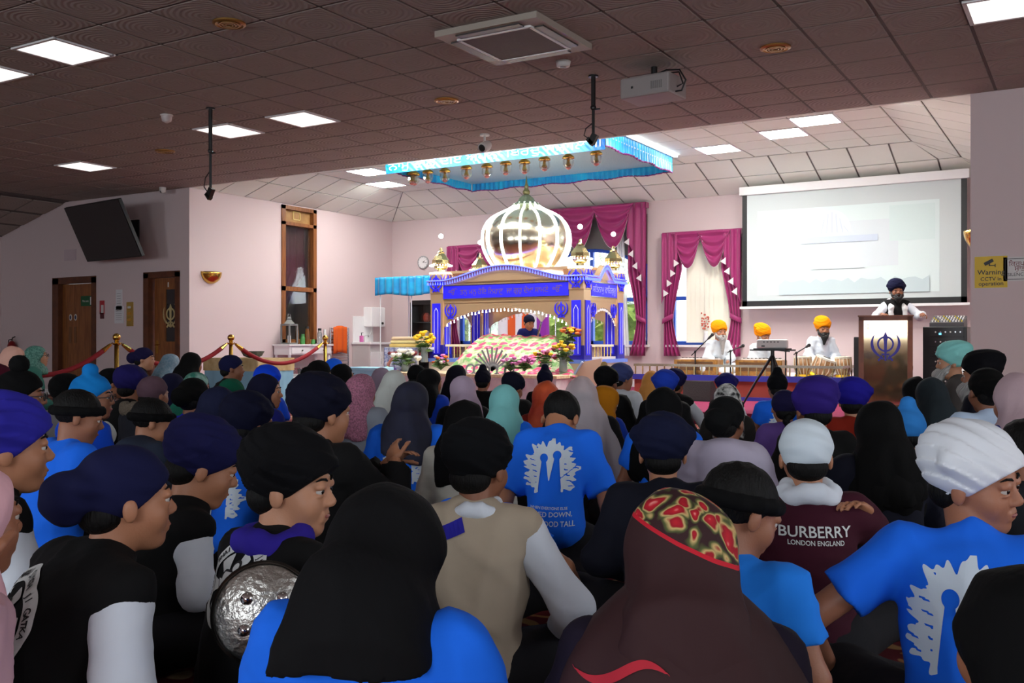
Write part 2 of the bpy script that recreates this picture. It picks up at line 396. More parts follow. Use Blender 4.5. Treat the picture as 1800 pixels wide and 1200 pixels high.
# ================================================================ ALCOVE: THRONE, CANOPY, WINDOWS
def arc_band(r0, r1, a0, a1, n=24, cx=0, cy=0, taper=False, shift=0.0):
    """polygon of a circular band; taper makes a crescent"""
    o, i = [], []
    for k in range(n+1):
        t = k/n; a = math.radians(a0+(a1-a0)*t); w = (r1-r0)*(math.sin(math.pi*min(t*1.15+.02, 1)) ** .6 if taper else 1)
        o.append((cx+r1*math.cos(a), cy+r1*math.sin(a))); i.append((cx+(r1-w)*math.cos(a), cy+(r1-w)*math.sin(a)))
    return o, i
def khanda_mesh(b, M, s, dep=0.012):
    """double-edged sword, ring and two curved blades, unit height s"""
    def strip(o, i):
        n = len(o)
        for k in range(n-1):
            b.prism([(p[0]*s, p[1]*s) for p in (o[k], o[k+1], i[k+1], i[k])], 0, dep, M)
    strip(*arc_band(.20, .255, 0, 360, 36, 0, .06))
    for sg in (1, -1):
        o, i = arc_band(.36, .45, -78, 62, 26, 0, .06, taper=True)
        strip([(sg*x, y) for x, y in o], [(sg*x, y) for x, y in i])
        b.prism([(sg*x*s, y*s) for x, y in ((.06, -.40), (.12, -.30), (.24, -.46), (.20, -.50), (.12, -.42), (.06, -.46))], 0, dep, M)
    blade = [(.035, -.28), (.05, .15), (.075, .28), (0, .46), (-.075, .28), (-.05, .15), (-.035, -.28)]
    b.prism([(x*s, y*s) for x, y in blade], 0, dep*1.2, M)
    b.prism([(x*s, y*s) for x, y in ((-.12, -.30), (.12, -.30), (.12, -.25), (-.12, -.25))], 0, dep*1.2, M)
    b.prism([(x*s, y*s) for x, y in ((-.03, -.48), (.03, -.48), (.03, -.28), (-.03, -.28))], 0, dep*1.2, M)
def khanda(name, M, s, m, parent=None, **k):
    b = MB(); khanda_mesh(b, M, s); return b.build(name, m, parent, **k)
def flat_text(name, body, M, m, parent, w=None, h=None, bold=0.0):
    vs, fs = text_geo(body, 1.0, bold=bold); b = MB(); b.add(fit(vs, w, h), fs, M); return b.build(name, m, parent)

# ---------------------------------------------------------------- throne (four columns, arches, gold dome)
PF, PBK = 12.5, 13.88
PX0, PX1 = pY(757, 500, PF).x, pY(1026, 500, PF).x
PC = ((PX0+PX1)/2, (PF+PBK)/2)
throne = thing('canopy_throne', 'gold and royal blue domed throne with arches, khanda emblems and glowing lights', 'throne', (PC[0], PC[1], ZF))
def T(x, y, z): return (x-PC[0], y-PC[1], z-ZF)                     # world to throne coordinates
cw = 0.235
LEDSTR = MB()
corners = [(PX0, PF, 1, 1), (PX1-cw, PF, -1, 1), (PX0, PBK-cw, 1, -1), (PX1-cw, PBK-cw, -1, -1)]
CREAM = mat('cream laminate', (214, 204, 190), 0.35)
b = MB().box(T(PX0-.02, PF-.02, ZF), T(PX1+.02, PBK+.02, .69)); b.build('base', CREAM, throne)
b = MB().box(T(PX0-.05, PF-.05, .66), T(PX1+.05, PBK+.05, .715)); b.build('base_trim', mat('light blue edging', (96, 130, 220), 0.4), throne)
for x, y, sx, sy in corners:
    c = MB().box(T(x, y, .715), T(x+cw, y+cw, 1.735)).build('column', MIRG, throne)
    for face in range(4):
        ctr = [(x+cw/2, y-.004), (x+cw+.004, y+cw/2), (x+cw/2, y+cw+.004), (x-.004, y+cw/2)][face]
        rt = [(1,0,0), (0,1,0), (-1,0,0), (0,-1,0)][face]
        M = frame(T(ctr[0], ctr[1], 0), rt, (0,0,1))
        MB().box((-.075, .93-ZF, 0), (.075, 1.73-ZF, .012), M).build('blue_panel', BLUEP, c)
        l = MB(); l.tube([M @ V(p) for p in ((-.035, .95-ZF, .014), (-.035, 1.60-ZF, .014), (-.018, 1.63-ZF, .014), (0, 1.66-ZF, .014), (.018, 1.63-ZF, .014), (.035, 1.60-ZF, .014), (.035, .95-ZF, .014))], .004, 5)
        l.build('panel_outline', WHITE, c)
    MB().box(T(x-.012, y-.012, .715), T(x+cw+.012, y+cw+.012, .925)).build('column_foot', mat('dark blue plinth', (22, 18, 140), 0.4), throne)
    bx = MB().box(T(x-.01, y-.01, 1.735), T(x+cw+.01, y+cw+.01, 2.06), bev=.006).build('corner_box', MIRG, throne)
    for ctr, rt in (((x+cw/2, y-.013), (1,0,0)), ((x+cw+.013, y+cw/2), (0,1,0))):
        khanda('khanda_emblem', frame(T(ctr[0], ctr[1], 1.9), rt, (0,0,1)), .29, BLUEP, bx)
    cx, cy = x+cw/2, y+cw/2
    dm = MB(); Md = Matrix.Translation(T(cx, cy, 0))
    dm.lathe([(.13, 2.06-ZF), (.13, 2.20-ZF), (.17, 2.205-ZF), (.17, 2.225-ZF), (.06, 2.23-ZF), (.06, 2.27-ZF), (.10, 2.29-ZF), (.145, 2.37-ZF), (.14, 2.42-ZF), (.09, 2.49-ZF), (.055, 2.53-ZF), (.06, 2.545-ZF), (.03, 2.57-ZF), (.018, 2.62-ZF)], Md, 8)
    d = dm.build('corner_dome', mat('pale brass', (206, 190, 140), 0.2, 1.0), throne)
    MB().sph(T(cx, cy, 2.655), .038, 12, 8).build('globe_bulb', LED, d, smooth=True)
    rg = MB()
    for k in range(24):
        a = 2*math.pi*k/24; rg.sph(T(cx+.175*math.cos(a), cy+.175*math.sin(a), 2.185), .012, 6, 4)
    rg.lathe([(.172, 2.2-ZF), (.182, 2.2-ZF), (.182, 2.222-ZF), (.172, 2.222-ZF)], Md, 20, caps=False)
    rg.build('light_ring', LED, d)
# fascias, arches and cornices on the four sides
def side(P0, dirv, L, front):
    """P0: outer left corner as seen from outside, dirv along the side"""
    rt = V(dirv); nrm = rt.cross(V((0,0,1)))
    M = frame(T(*P0, 0), dirv, (0,0,1)); z = lambda q: q-ZF
    a, e = cw, L-cw
    MB().box((a, z(1.735), -.06), (e, z(2.06), -.01), M).build('fascia', MIRG, throne)
    fb = MB().box((a+.01, z(1.80), -.012), (e-.01, z(2.0), .004), M).build('text_band', BLUEP, throne)
    ed = MB()
    for zz in (1.795, 2.005): ed.box((a+.005, z(zz)-.006, -.012), (e-.005, z(zz)+.006, .008), M)
    ed.build('band_edge', CHROME, fb)
    TXT = mat('gold lettering', (150, 120, 96), 0.35, 0.6)
    if front == 1: flat_text('lettering', '☬  ਤਨੁ ਮਨੁ ਹੋਇ ਿਨਹਾਲੁ  ਜਾ ਗੁਰੁ ਦੇਖਾ ਸਾਮਣੇ  ☬'.replace('☬', 'ੴ'), M @ Matrix.Translation(((a+e)/2, z(1.9), .006)), TXT, fb, w=(e-a)*.9)
    if front == 2: flat_text('lettering', 'ਸਿਤਨਾਮੁ ਵਾਿਹਗੁਰੂ'.replace('ਸਿਤ', 'ਸਿਤ'), M @ Matrix.Translation(((a+e)/2, z(1.9), .006)), mat('pale lettering', (170, 170, 220), 0.4), fb, w=(e-a)*.88)
    # scalloped arch panel
    n = 34; top, bot = [], []
    for k in range(n+1):
        t = k/n; s_ = abs(2*t-1); base = 1.34+(1.625-1.34)*(1-s_**2.2)**.75 if s_ < 1 else 1.34
        base += .018*abs(math.sin(t*math.pi*11)); top.append((a+(e-a)*t, z(1.735))); bot.append((a+(e-a)*t, z(base)))
    pb = MB()
    for k in range(n): pb.prism([bot[k], bot[k+1], top[k+1], top[k]], -.05, -.02, M)
    ap = pb.build('arch_panel', MIRG, throne)
    drops = MB()
    for k in range(1, n): drops.cyl(M @ V((bot[k][0], bot[k][1]-.005, -.03)), M @ V((bot[k][0], bot[k][1]-.045, -.03)), .004, .013, 6)
    drops.build('crystal_drops', LED if front == 1 else mat('crystal drop', (235, 240, 245), 0.1, 0.3), ap)
    for u in ((a+.14, e-.14) if L > 2 else (a+.10, e-.10)):
        khanda('khanda_emblem', M @ Matrix.Translation((u, z(1.60), -.018)), .25 if L > 2 else .22, BLUEP, ap)
    # cornice: a rising bell curve with blue lights under it
    bell = (lambda t: .20*max(0, math.cos((t-.5)*math.pi/.80))**1.6 if abs(t-.5) < .40 else 0) if L > 2 else (lambda t: .19*max(0, math.cos((t-.5)*math.pi/.36))**1.2 if abs(t-.5) < .18 else 0)
    m2 = 60; cb = MB(); led = MB(); pts = []
    for k in range(m2+1): t = k/m2; pts.append((-.04+(L+.08)*t, z(2.075)+bell(t)))
    for k in range(m2):
        cb.prism([(pts[k][0], z(2.055)), (pts[k+1][0], z(2.055)), (pts[k+1][0], pts[k+1][1]), (pts[k][0], pts[k][1])], -.05, .01, M)
        cb.prism([(pts[k][0], pts[k][1]-.004), (pts[k+1][0], pts[k+1][1]-.004), (pts[k+1][0], pts[k+1][1]+.014), (pts[k][0], pts[k][1]+.014)], -.06, .045, M)
    co = cb.build('cornice', MIRG, throne)
    led.tube([M @ V((p[0], p[1]+.012, .048)) for p in pts], .009, 6)
    for k in range(0, m2): 
        p = pts[k]; led.cyl(M @ V((p[0]+.02, p[1]-.01, .04)), M @ V((p[0]+.02, p[1]-.055, .04)), .003, .012, 5)
    led.build('blue_light_string', LEDB, co)
    # low railing
    rl = MB().box((a, z(1.05), -.10), (e, z(1.085), -.05), M).build('rail', mat('cream rail', (232, 222, 196), 0.35), throne)
    k = 0
    while a+.06+k*.11 < e:
        MB().cyl(M @ V((a+.06+k*.11, z(.72), -.075)), M @ V((a+.06+k*.11, z(1.05), -.075)), .012, seg=8).build('baluster', mat('brass baluster', (216, 186, 120), 0.25, 0.8), rl); k += 1
    if front == 2: MB().box((a, z(.72), -.09), (e, z(.90), -.02), M).build('side_panel', CREAM, throne)
Lx, Ly = PX1-PX0, PBK-PF
side((PX0, PF), (1, 0, 0), Lx, 1); side((PX1, PF), (0, 1, 0), Ly, 2); side((PX1, PBK), (-1, 0, 0), Lx, 3); side((PX0, PBK), (0, -1, 0), Ly, 4)
MB().box(T(PX0+.1, PF+.1, 2.05), T(PX1-.1, PBK-.1, 2.09)).build('roof_slab', MIRG, throne)
prof = [(.40, 2.09), (.50, 2.15), (.60, 2.28), (.675, 2.45), (.69, 2.60), (.665, 2.75), (.58, 2.89), (.45, 2.98), (.30, 3.05), (.20, 3.11), (.17, 3.15)]
def smooth_prof(p, n=40):
    p = [p[0]]+p+[p[-1]]; out = []
    for i in range(1, len(p)-2):
        for k in range(4):
            t = k/4; out.append(tuple(.5*((2*p[i][q])+(-p[i-1][q]+p[i+1][q])*t+(2*p[i-1][q]-5*p[i][q]+4*p[i+1][q]-p[i+2][q])*t*t+(-p[i-1][q]+3*p[i][q]-3*p[i+1][q]+p[i+2][q])*t**3) for q in (0, 1)))
    return out+[p[-2]]
MB().box(T(PC[0]-.55, PC[1]-.2, 2.03), T(PC[0]+.55, PC[1]+.2, 2.05)).build('inner_lamp', mat('lit throne lamp', (255, 246, 230), .5, emit=9), throne)
dp = smooth_prof(prof); Md = Matrix.Translation(T(*PC, ZF)) @ Matrix.Translation((0, 0, -ZF))
dome = MB().lathe(dp, Md, 56).build('dome', mat('gold mirror dome', (236, 228, 204), 0.2, 1.0), throne, smooth=True)
for k in range(14):
    a = 2*math.pi*(k+.35)/14
    MB().tube([Md @ V(((r+.012)*math.cos(a), (r+.012)*math.sin(a), zz)) for r, zz in dp], .017, 6).build('light_rib', LED, dome)
MB().lathe([(.20, 3.10), (.22, 3.13), (.20, 3.15), (.13, 3.19), (.10, 3.25), (.07, 3.27), (.05, 3.29)], Md, 24, lobes=12, lob=.05).build('lotus_cap', mat('grey green lotus', (120, 132, 110), 0.4), dome)
MB().lathe([(.03, 3.28), (.055, 3.31), (.06, 3.34), (.035, 3.38), (.03, 3.40), (.04, 3.42), (.02, 3.46), (.008, 3.56), (.002, 3.60)], Md, 16).build('finial', mat('dull brass finial', (150, 144, 100), 0.3, 0.9), dome, smooth=True)

# ---------------------------------------------------------------- altar cloth mound in front of and inside the throne
RUM = mat('rose print altar cloth', (206, 214, 170), 0.7, bump='noise', bs=9, bd=0.2)
def rumala_nodes():
    N, L, P = nodes(RUM); tc = N.new('ShaderNodeTexCoord')
    base = None
    n = N.new('ShaderNodeTexNoise'); n.inputs['Scale'].default_value = 11; n.inputs['Detail'].default_value = 3; L.new(tc.outputs['Object'], n.inputs['Vector'])
    r = N.new('ShaderNodeValToRGB'); e = r.color_ramp.elements; e[0].position = .42; e[1].position = .58; e[0].color = (*lin((204, 194, 168)), 1); e[1].color = (*lin((112, 164, 92)), 1)
    L.new(n.outputs['Fac'], r.inputs[0]); base = r.outputs[0]
    for sc, lo, hi, col in ((5.6, .40, .44, (206, 62, 108)), (5.6, .14, .2, (232, 146, 172))):
        v = N.new('ShaderNodeTexVoronoi'); v.inputs['Scale'].default_value = sc; v.inputs['Randomness'].default_value = .15; L.new(tc.outputs['Object'], v.inputs['Vector'])
        q = N.new('ShaderNodeValToRGB'); q.color_ramp.elements[0].position = lo; q.color_ramp.elements[1].position = hi
        q.color_ramp.elements[0].color = (1,1,1,1); q.color_ramp.elements[1].color = (0,0,0,1); L.new(v.outputs['Distance'], q.inputs[0])
        m = N.new('ShaderNodeMix'); m.data_type = 'RGBA'; m.inputs[7].default_value = (*lin(col), 1); L.new(q.outputs[0], m.inputs[0]); L.new(base, m.inputs[6]); base = m.outputs[2]
    L.new(base, P.inputs['Base Color'])
rumala_nodes()
def cloth_mound(u, v):
    # u across, v from the front hem to the back
    yy = 11.75+v*1.55
    hs = np.interp(v, [0, .02, .16, .20, .26, .55, .72, 1], [.50, .52, .60, .72, .80, .98, 1.08, 1.05])
    xl = np.interp(v, [0, .2, .6, 1], [pY(782, 600, 11.75).x, pY(784, 600, 12.0).x, pY(818, 600, 12.6).x, pY(850, 600, 13.2).x])
    xr = np.interp(v, [0, .2, .6, 1], [pY(1012, 600, 11.75).x, pY(1008, 600, 12.0).x, pY(990, 600, 12.6).x, pY(985, 600, 13.2).x])
    edge = min(u, 1-u); zz = .50+(hs-.50)*min(1, (edge/.10))**.5
    zz += .012*math.sin(u*40+v*9)*(edge > .02)+.02*math.sin(u*7)*v
    return (xl+(xr-xl)*u, yy, float(zz))
b = MB(); b.grid(cloth_mound, 60, 40)
rum = b.build('altar_cloth', RUM, smooth=True, label='rose patterned altar cloth draped over the throne platform', cat='cloth')
md = rum.modifiers.new('thickness', 'SOLIDIFY'); md.thickness = .012
alt = thing('altar_platform', 'white and gold low platform standing before the throne', 'platform', (PC[0], 12.0, ZF))
MB().box((-1.75, -.6, 0), (1.5, .5, .33), bev=.01).build('base', mat('white satin skirt', (214, 206, 204), 0.6, c2=(200, 180, 186), cs=9), alt)
MB().box((-1.78, -.64, .33), (1.53, .47, .37)).build('top', mat('gold brocade', (206, 176, 130), 0.5, c2=(226, 206, 176), cs=24), alt)

# ---------------------------------------------------------------- flowers
def flowers(label, p, h, spread, cols, nb, vase=True, r=.035, seed=1):
    rnd = random.Random(seed); t = thing('flower_arrangement', label, 'flowers', p)
    if vase: MB().lathe([(.05, 0), (.06, .01), (.055, h*.25), (.05, h*.42), (.065, h*.5)], None, 14).build('vase', mat('clear glass vase', (170, 186, 186), 0.1, trans=.6), t, smooth=True)
    lv = MB(); st = MB()
    for k in range(34):
        a = rnd.uniform(0, 6.28); q = rnd.uniform(.2, 1)*spread; zz = rnd.uniform(.35, .85)*h; c = V((q*math.cos(a)*.8, q*math.sin(a)*.8, zz))
        R = Matrix.Rotation(rnd.uniform(0, 6), 3, 'Z') @ Matrix.Rotation(rnd.uniform(-.9, .9), 3, 'X')
        lv.add([c+R@V(w)*rnd.uniform(.05, .09) for w in ((-1,0,0), (0,-.45,.15), (1,0,0), (0,.45,.15))], [(0,1,2,3)])
        st.tube([(0,0,h*.2), c*.6+V((0,0,h*.1)), c], .003, 4)
    lv.build('leaves', mat('flower leaves', (48, 78, 34), 0.6, c2=(90, 120, 50), cs=12), t, kind='stuff'); st.build('stems', mat('flower stems', (60, 92, 44), 0.6), t)
    for k in range(nb):
        a = rnd.uniform(0, 6.28); q = spread*math.sqrt(rnd.random()); c = (q*math.cos(a), q*math.sin(a), h*(1-.25*(q/spread)**2)+rnd.uniform(-.05, .03))
        bl = MB(); rr = r*rnd.uniform(.8, 1.25)
        bl.lathe([(.3*rr, -.5*rr), (.9*rr, 0), (rr, .35*rr), (.7*rr, .75*rr), (.3*rr, .8*rr), (.15*rr, .6*rr)], Matrix.Translation(c), 10, lobes=5, lob=.12)
        bl.build('blossom', cols[k % len(cols)], t)
    return t
YEL = mat('yellow petals', (232, 190, 20), 0.6); RED = mat('dark red petals', (110, 14, 26), 0.6); PKF = mat('pink petals', (214, 120, 184), 0.6)
WHF = mat('white petals', (236, 236, 226), 0.6); ORF = mat('orange petals', (226, 110, 30), 0.6); PUF = mat('purple petals', (130, 90, 190), 0.6)
def stand_at(x, y, Y, z): p = pY(x, y, Y); return V((p.x, p.y, z))
flowers('tall glass vase of yellow tulips by the blue column', stand_at(746, 640, 12.1, .66), .46, .17, [YEL], 22, seed=2)
flowers('white lily bouquet lying before the cloth stack', stand_at(712, 650, 11.9, .52), .30, .25, [WHF, WHF, RED], 12, True, .05, seed=3)
flowers('dark red and orange bouquet at the top of the flower stand', stand_at(1000, 610, 12.2, .78), .42, .14, [RED, RED, ORF, YEL], 20, seed=4)
flowers('yellow bouquet in front of the blue column foot', stand_at(990, 640, 11.9, .56), .40, .15, [YEL, YEL, RED], 18, seed=5)
flowers('tall dark red roses beside the rose cloth', stand_at(958, 650, 11.75, .50), .36, .16, [RED, PKF, YEL], 12, seed=6)
flowers('pink chrysanthemum pot on the altar edge', stand_at(922, 665, 11.55, .52), .24, .13, [PKF], 20, False, .03, seed=7)
flowers('cream and pink blossoms beside steel weapons', stand_at(897, 665, 11.5, .52), .22, .12, [WHF, PKF], 14, False, .03, seed=8)
flowers('small mixed bouquet at the left altar corner', stand_at(775, 665, 11.5, .52), .24, .12, [PKF, WHF, ORF], 12, False, .03, seed=9)
# steel weapons and vessels lying on the altar edge
t = thing('steel_weapons', 'polished steel swords and discs fanned before the altar cloth', 'weapons', stand_at(865, 660, 11.55, .52))
for k in range(9):
    a = math.radians(-60+15*k); MB().cbox((math.sin(a)*.17, 0, .06+math.cos(a)*.15), (.028, .008, .34), R3('Y', math.degrees(a))).build('blade', mat('bright steel', (206, 208, 212), .25, .65), t)
for k in range(6): MB().lathe([(.06, 0), (.085, 0), (.085, .012), (.06, .012)], Matrix.Translation((-.34+.13*k, -.04, .06)) @ Matrix.Rotation(1.35, 4, 'X'), 20, caps=False).build('steel_ring', mat('bright steel', (206, 208, 212), .25, .65), t)

# ---------------------------------------------------------------- cloth canopy hung from the alcove ceiling
CZ = 3.63
cfl, cfr = pZ(683, 298, CZ), pZ(1067, 257, CZ); cbl, cbr = pZ(823, 338, CZ), pZ(1180, 303, CZ)
CX0, CX1, CY0, CY1 = (cfl.x+cbl.x)/2, (cfr.x+cbr.x)/2, (cfl.y+cfr.y)/2, (cbl.y+cbr.y)/2
can = thing('ceiling_canopy', 'turquoise satin ceiling canopy with pleated valance above the throne', 'canopy', ((CX0+CX1)/2, (CY0+CY1)/2, CZ))
cc = V(can.location)
def valance(name, A, B, z0, z1, m, amp=.02, waves=40, trim=True):
    A, B = V(A), V(B); D = B-A; L = D.length; D /= L; nn = D.cross(V((0, 0, 1)))
    n = waves*5; rows = 3; b = MB(); hem = []
    for j in range(rows+1):
        for i in range(n+1):
            t = i/n; w = amp*math.sin(t*waves*2*math.pi+1.3*math.sin(t*17))*(.25+.75*j/rows)
            p = A+D*(t*L)+nn*w; zz = z1+(z0-z1)*j/rows+(.012*math.sin(t*L*9) if j == rows else 0); b.v.append((p.x-cc.x, p.y-cc.y, zz-cc.z))
            if j == rows: hem.append(V(b.v[-1]))
    for j in range(rows):
        for i in range(n): b.f.append([j*(n+1)+i, j*(n+1)+i+1, (j+1)*(n+1)+i+1, (j+1)*(n+1)+i]); b.mi.append(0)
    o = b.build(name, m, can, smooth=True)
    if trim: MB().tube(hem[::2], .011, 5).build('hem_trim', PURP, o)
    return o
valance('valance', (CX0, CY1, 0), (CX1, CY1, 0), CZ, CZ+.24, TURQ); valance('valance', (CX0, CY0, 0), (CX0, CY1, 0), CZ, CZ+.24, TURQ, waves=26)
valance('valance', (CX1, CY1, 0), (CX1, CY0, 0), CZ, CZ+.24, TURQ, waves=26)
vf = MB().box((CX0-cc.x, CY0-cc.y, -.05), (CX1-cc.x, CY0-cc.y+.015, .25)).build('lettered_valance', mat('turquoise text band', (40, 168, 220), 0.35, c2=(20, 120, 214), cs=3, bump='wave', bs=6, bd=.2), can)
flat_text('lettering', 'ਨਾਮੁ ਦਾਨੁ ਦੇਇ ਅਪਨਾ ਿਬਰਦੁ ਸਮਾਿਲ ॥', on_back(0, .05, CY0-cc.y-.006), mat('silver lettering', (226, 236, 240), 0.35, 0.2), vf, w=(CX1-CX0)*.97, h=.17)
MB().box((CX0-cc.x, CY0-cc.y, .13), (CX1-cc.x, CY1-cc.y, .15)).build('underside', mat('silver sequin lining', (190, 206, 212), 0.35, 0.35, bump='noise', bs=110, bd=.5, c2=(140, 176, 190), cs=70), can)
st = MB().box((CX1-cc.x+.02, CY0-cc.y, .245), (CX1-cc.x+.07, CY1-cc.y+.05, .27)); st.build('light_strip', LED, can)
MB().box((CX0-cc.x-.03, CY0-cc.y, .24), (CX1-cc.x+.03, CY1-cc.y+.03, .262)).build('top_board', WHITE, can)
# gold lanterns in a row under the canopy
def lantern(p, label):
    t = thing('hanging_lantern', label, 'lantern', p, 0, 'gold lanterns under the canopy')
    MB().tube([(0,0,0), (0,0,-.09)], .004, 5).build('chain', GOLD, t)
    MB().lathe([(.015, -.05), (.05, -.07), (.085, -.10), (.09, -.125), (.03, -.125)], None, 14).build('cap', GOLD, t, smooth=True)
    MB().lathe([(.015, -.12), (.03, -.19), (.042, -.23), (.02, -.24)], None, 12).build('burner', GOLD, t)
    MB().lathe([(.05, -.125), (.082, -.15), (.082, -.22), (.055, -.26)], None, 14, caps=False).build('glass', mat('lantern glass', (226, 216, 200), 0.05, trans=.8, alpha=.35), t)
    MB().lathe([(.03, -.25), (.045, -.262), (.03, -.28), (.01, -.29)], None, 10).build('base', mat('rose drop', (170, 96, 90), 0.3), t)
for k, (x, y) in enumerate(((690, 306), (722, 309), (752, 309), (782, 309), (820, 307), (856, 306), (889, 303), (922, 296), (957, 288), (999, 281), (1048, 269))):
    Yl = CY0+.55+.06*(k % 2); p = pY(x, y, Yl)
    lantern((max(CX0+.1, p.x), Yl, CZ+.135), 'gold lantern hanging under the turquoise canopy')

# ---------------------------------------------------------------- windows and curtains on the back wall
BLUEF = mat('blue window frame', (40, 84, 190), 0.45); GOLDP = mat('grey arch panel', (112, 110, 106), 0.7); BLIND = mat('white vertical blind', (236, 230, 214), 0.8, alpha=.92)
def back_window(n, w, arch=False):
    x0, x1, z0, z1 = w; fr = MB(); y = YB+.12
    for a, c in (((x0, z0), (x0+.07, z1)), ((x1-.07, z0), (x1, z1)), ((x0, z0), (x1, z0+.07)), ((x0, z1-.07), (x1, z1)), ((x0, 1.72), (x1, 1.79)), (((x0+x1)/2-.035, z0), ((x0+x1)/2+.035, z1))):
        fr.box((a[0], y-.03, a[1]), (c[0], y+.04, c[1]))
    o = fr.build('window_%d' % n, BLUEF, kind='structure')
    MB().box((x0+.05, y, z0+.05), (x1-.05, y+.008, z1-.05)).build('pane', GLASS, o)
    MB().box((x0-.05, YB-.10, z0-.04), (x1+.05, YB+.2, z0)).build('window_sill', WHITE, o)
    if arch:
        zt = 2.35; poly = [(x0, z1), (x0, zt)]+[(x0+(x1-x0)*k/20, zt+.34*math.sin(math.pi*k/20)) for k in range(1, 20)]+[(x1, zt), (x1, z1)]
        MB().prism(poly, 0, .02, on_back(0, 0, YB+.06)).build('arch_panel', GOLDP, o)
        MB().tube([(x0+(x1-x0)*k/20, YB+.05, zt+.34*math.sin(math.pi*k/20)) for k in range(21)], .035, 6).build('arch_frame', BLUEF, o)
back_window(1, WIN0); back_window(2, WIN1, True); back_window(3, WIN2)
LINING = mat('white curtain lining', (232, 226, 226), 0.7)
def curtain_set(label, x0, x1, z0, z1, nsw, lab2):
    """pelmet with swags, two cascading tails and two tied-back drapes"""
    t = thing('curtain_set', label, 'curtain', ((x0+x1)/2, YB-.06, 0)); xc = (x0+x1)/2; w = x1-x0
    tw = .30 if w < 2 else .36; inner = w-2*tw*.75; h = .62 if w < 2 else .78
    MB().box((-w/2, -.10, z1-.10), (w/2, .04, z1)).build('pelmet_board', MAGC, t)
    for k in range(nsw):
        a = -inner/2+inner*k/nsw-.06; c = -inner/2+inner*(k+1)/nsw+.06
        def sw(u, v, a=a, c=c):
            s_ = 4*u*(1-u); return (a+(c-a)*u+(.5-u)*.18*v, -.12-.03*k-.03*math.sin(v*22+1.5*s_)*(.3+.7*s_), z1-.03-v*h*(.12+.88*s_**.8))
        b = MB(); b.grid(sw, 20, 34); o = b.build('swag', MAGC, t, smooth=True); o.modifiers.new('thickness', 'SOLIDIFY').thickness = .006
        MB().tube([V(sw(u/16, 1.0)) for u in range(17)], .008, 5).build('swag_piping', LINING, o)
    for sg in (-1, 1):
        def tail(u, v):
            return (sg*(w/2-tw*(1-u)), -.13-.025*math.sin(u*15), z1-.02-v*(.55+.95*u)*(h*1.35))
        b = MB(); b.grid(tail, 24, 10); o = b.build('tail', MAGC, t, smooth=True); o.modifiers.new('thickness', 'SOLIDIFY').thickness = .006
        for q in range(4):
            u = .18+.22*q; zz = z1-.02-(.55+.95*u)*(h*1.35); xx = sg*(w/2-tw*(1-u))
            MB().prism([(0, 0), (-sg*.10, .06), (0, .13)], 0, .006, on_back(xx, zz, -.17)).build('lining_point', LINING, o)
        tie = z0+.62
        def drape(u, v):
            zz = z1-.05-v*(z1-.05-z0); k_ = abs(zz-tie)/(.9 if zz > tie else .7); wd = .17+.17*min(1, k_)**1.3
            return (sg*(w/2-.02-wd*(1-u)), -.05-.03*math.sin(u*24+v*2), zz)
        b = MB(); b.grid(drape, 40, 24); o = b.build('drape', MAGC, t, smooth=True); o.modifiers.new('thickness', 'SOLIDIFY').thickness = .006
        tb = MB(); tb.grid(lambda u, v: (sg*(w/2+.005-.21*(1-u)), -.095-.03*math.sin(u*3.14), tie-.05+.16*(1-u)*.6+.09*v), 10, 2); o2 = tb.build('tieback', MAGC, o, smooth=True); o2.modifiers.new('thickness', 'SOLIDIFY').thickness = .008
        if w > 2:
            b = MB(); b.grid(lambda u, v: (sg*(w/2-.34-.16*(1-u)-.12*(1-v)), -.03-.015*math.sin(u*20), z1-.5-v*(z1-.5-z0)), 24, 8); b.build('net_curtain', mat('white net', (236, 238, 240), 0.8, alpha=.8), t, smooth=True)
    return t
curtain_set('tall magenta swagged curtains on the large arched window', -9.62, pY(1139, 350, YB-.06).x, .72, 3.5, 3, '')
curtain_set('magenta swagged curtains with white points beside the projection screen', pY(1168, 408, YB-.06).x, pY(1306, 400, YB-.06).x, .72, 2.92, 2, '')
curtain_set('magenta swagged curtains behind the round wall clock', pY(792, 430, YB-.06).x, -9.72, .72, 2.92, 2, '')
t = thing('vertical_blind', 'white vertical blind half drawn behind swagged curtains', 'blind', (-5.55, YB+.02, .95))
for k in range(12): MB().cbox((-.62+.085*k, 0, .9), (.082, .004, 1.78), R3('Z', 25)).build('slat', BLIND, t)
MB().box((-.9, -.02, 1.78), (.4, .02, 1.82)).build('headrail', WHITE, t)
t = thing('dried_flower_vase', 'white vase with dried red twigs on the window sill', 'vase', stand_at(1241, 600, YB-.04, .92))
MB().lathe([(.04, 0), (.05, .1), (.03, .2), (.035, .24)], None, 12).build('vase', WHITE, t, smooth=True)
rnd = random.Random(8); q = MB()
for k in range(26): q.sph((rnd.uniform(-.09, .05), rnd.uniform(-.04, .04), .26+rnd.random()*.3), .016, 6, 4)
q.build('dried_blossom', mat('dried red flowers', (196, 90, 70), 0.8), t)
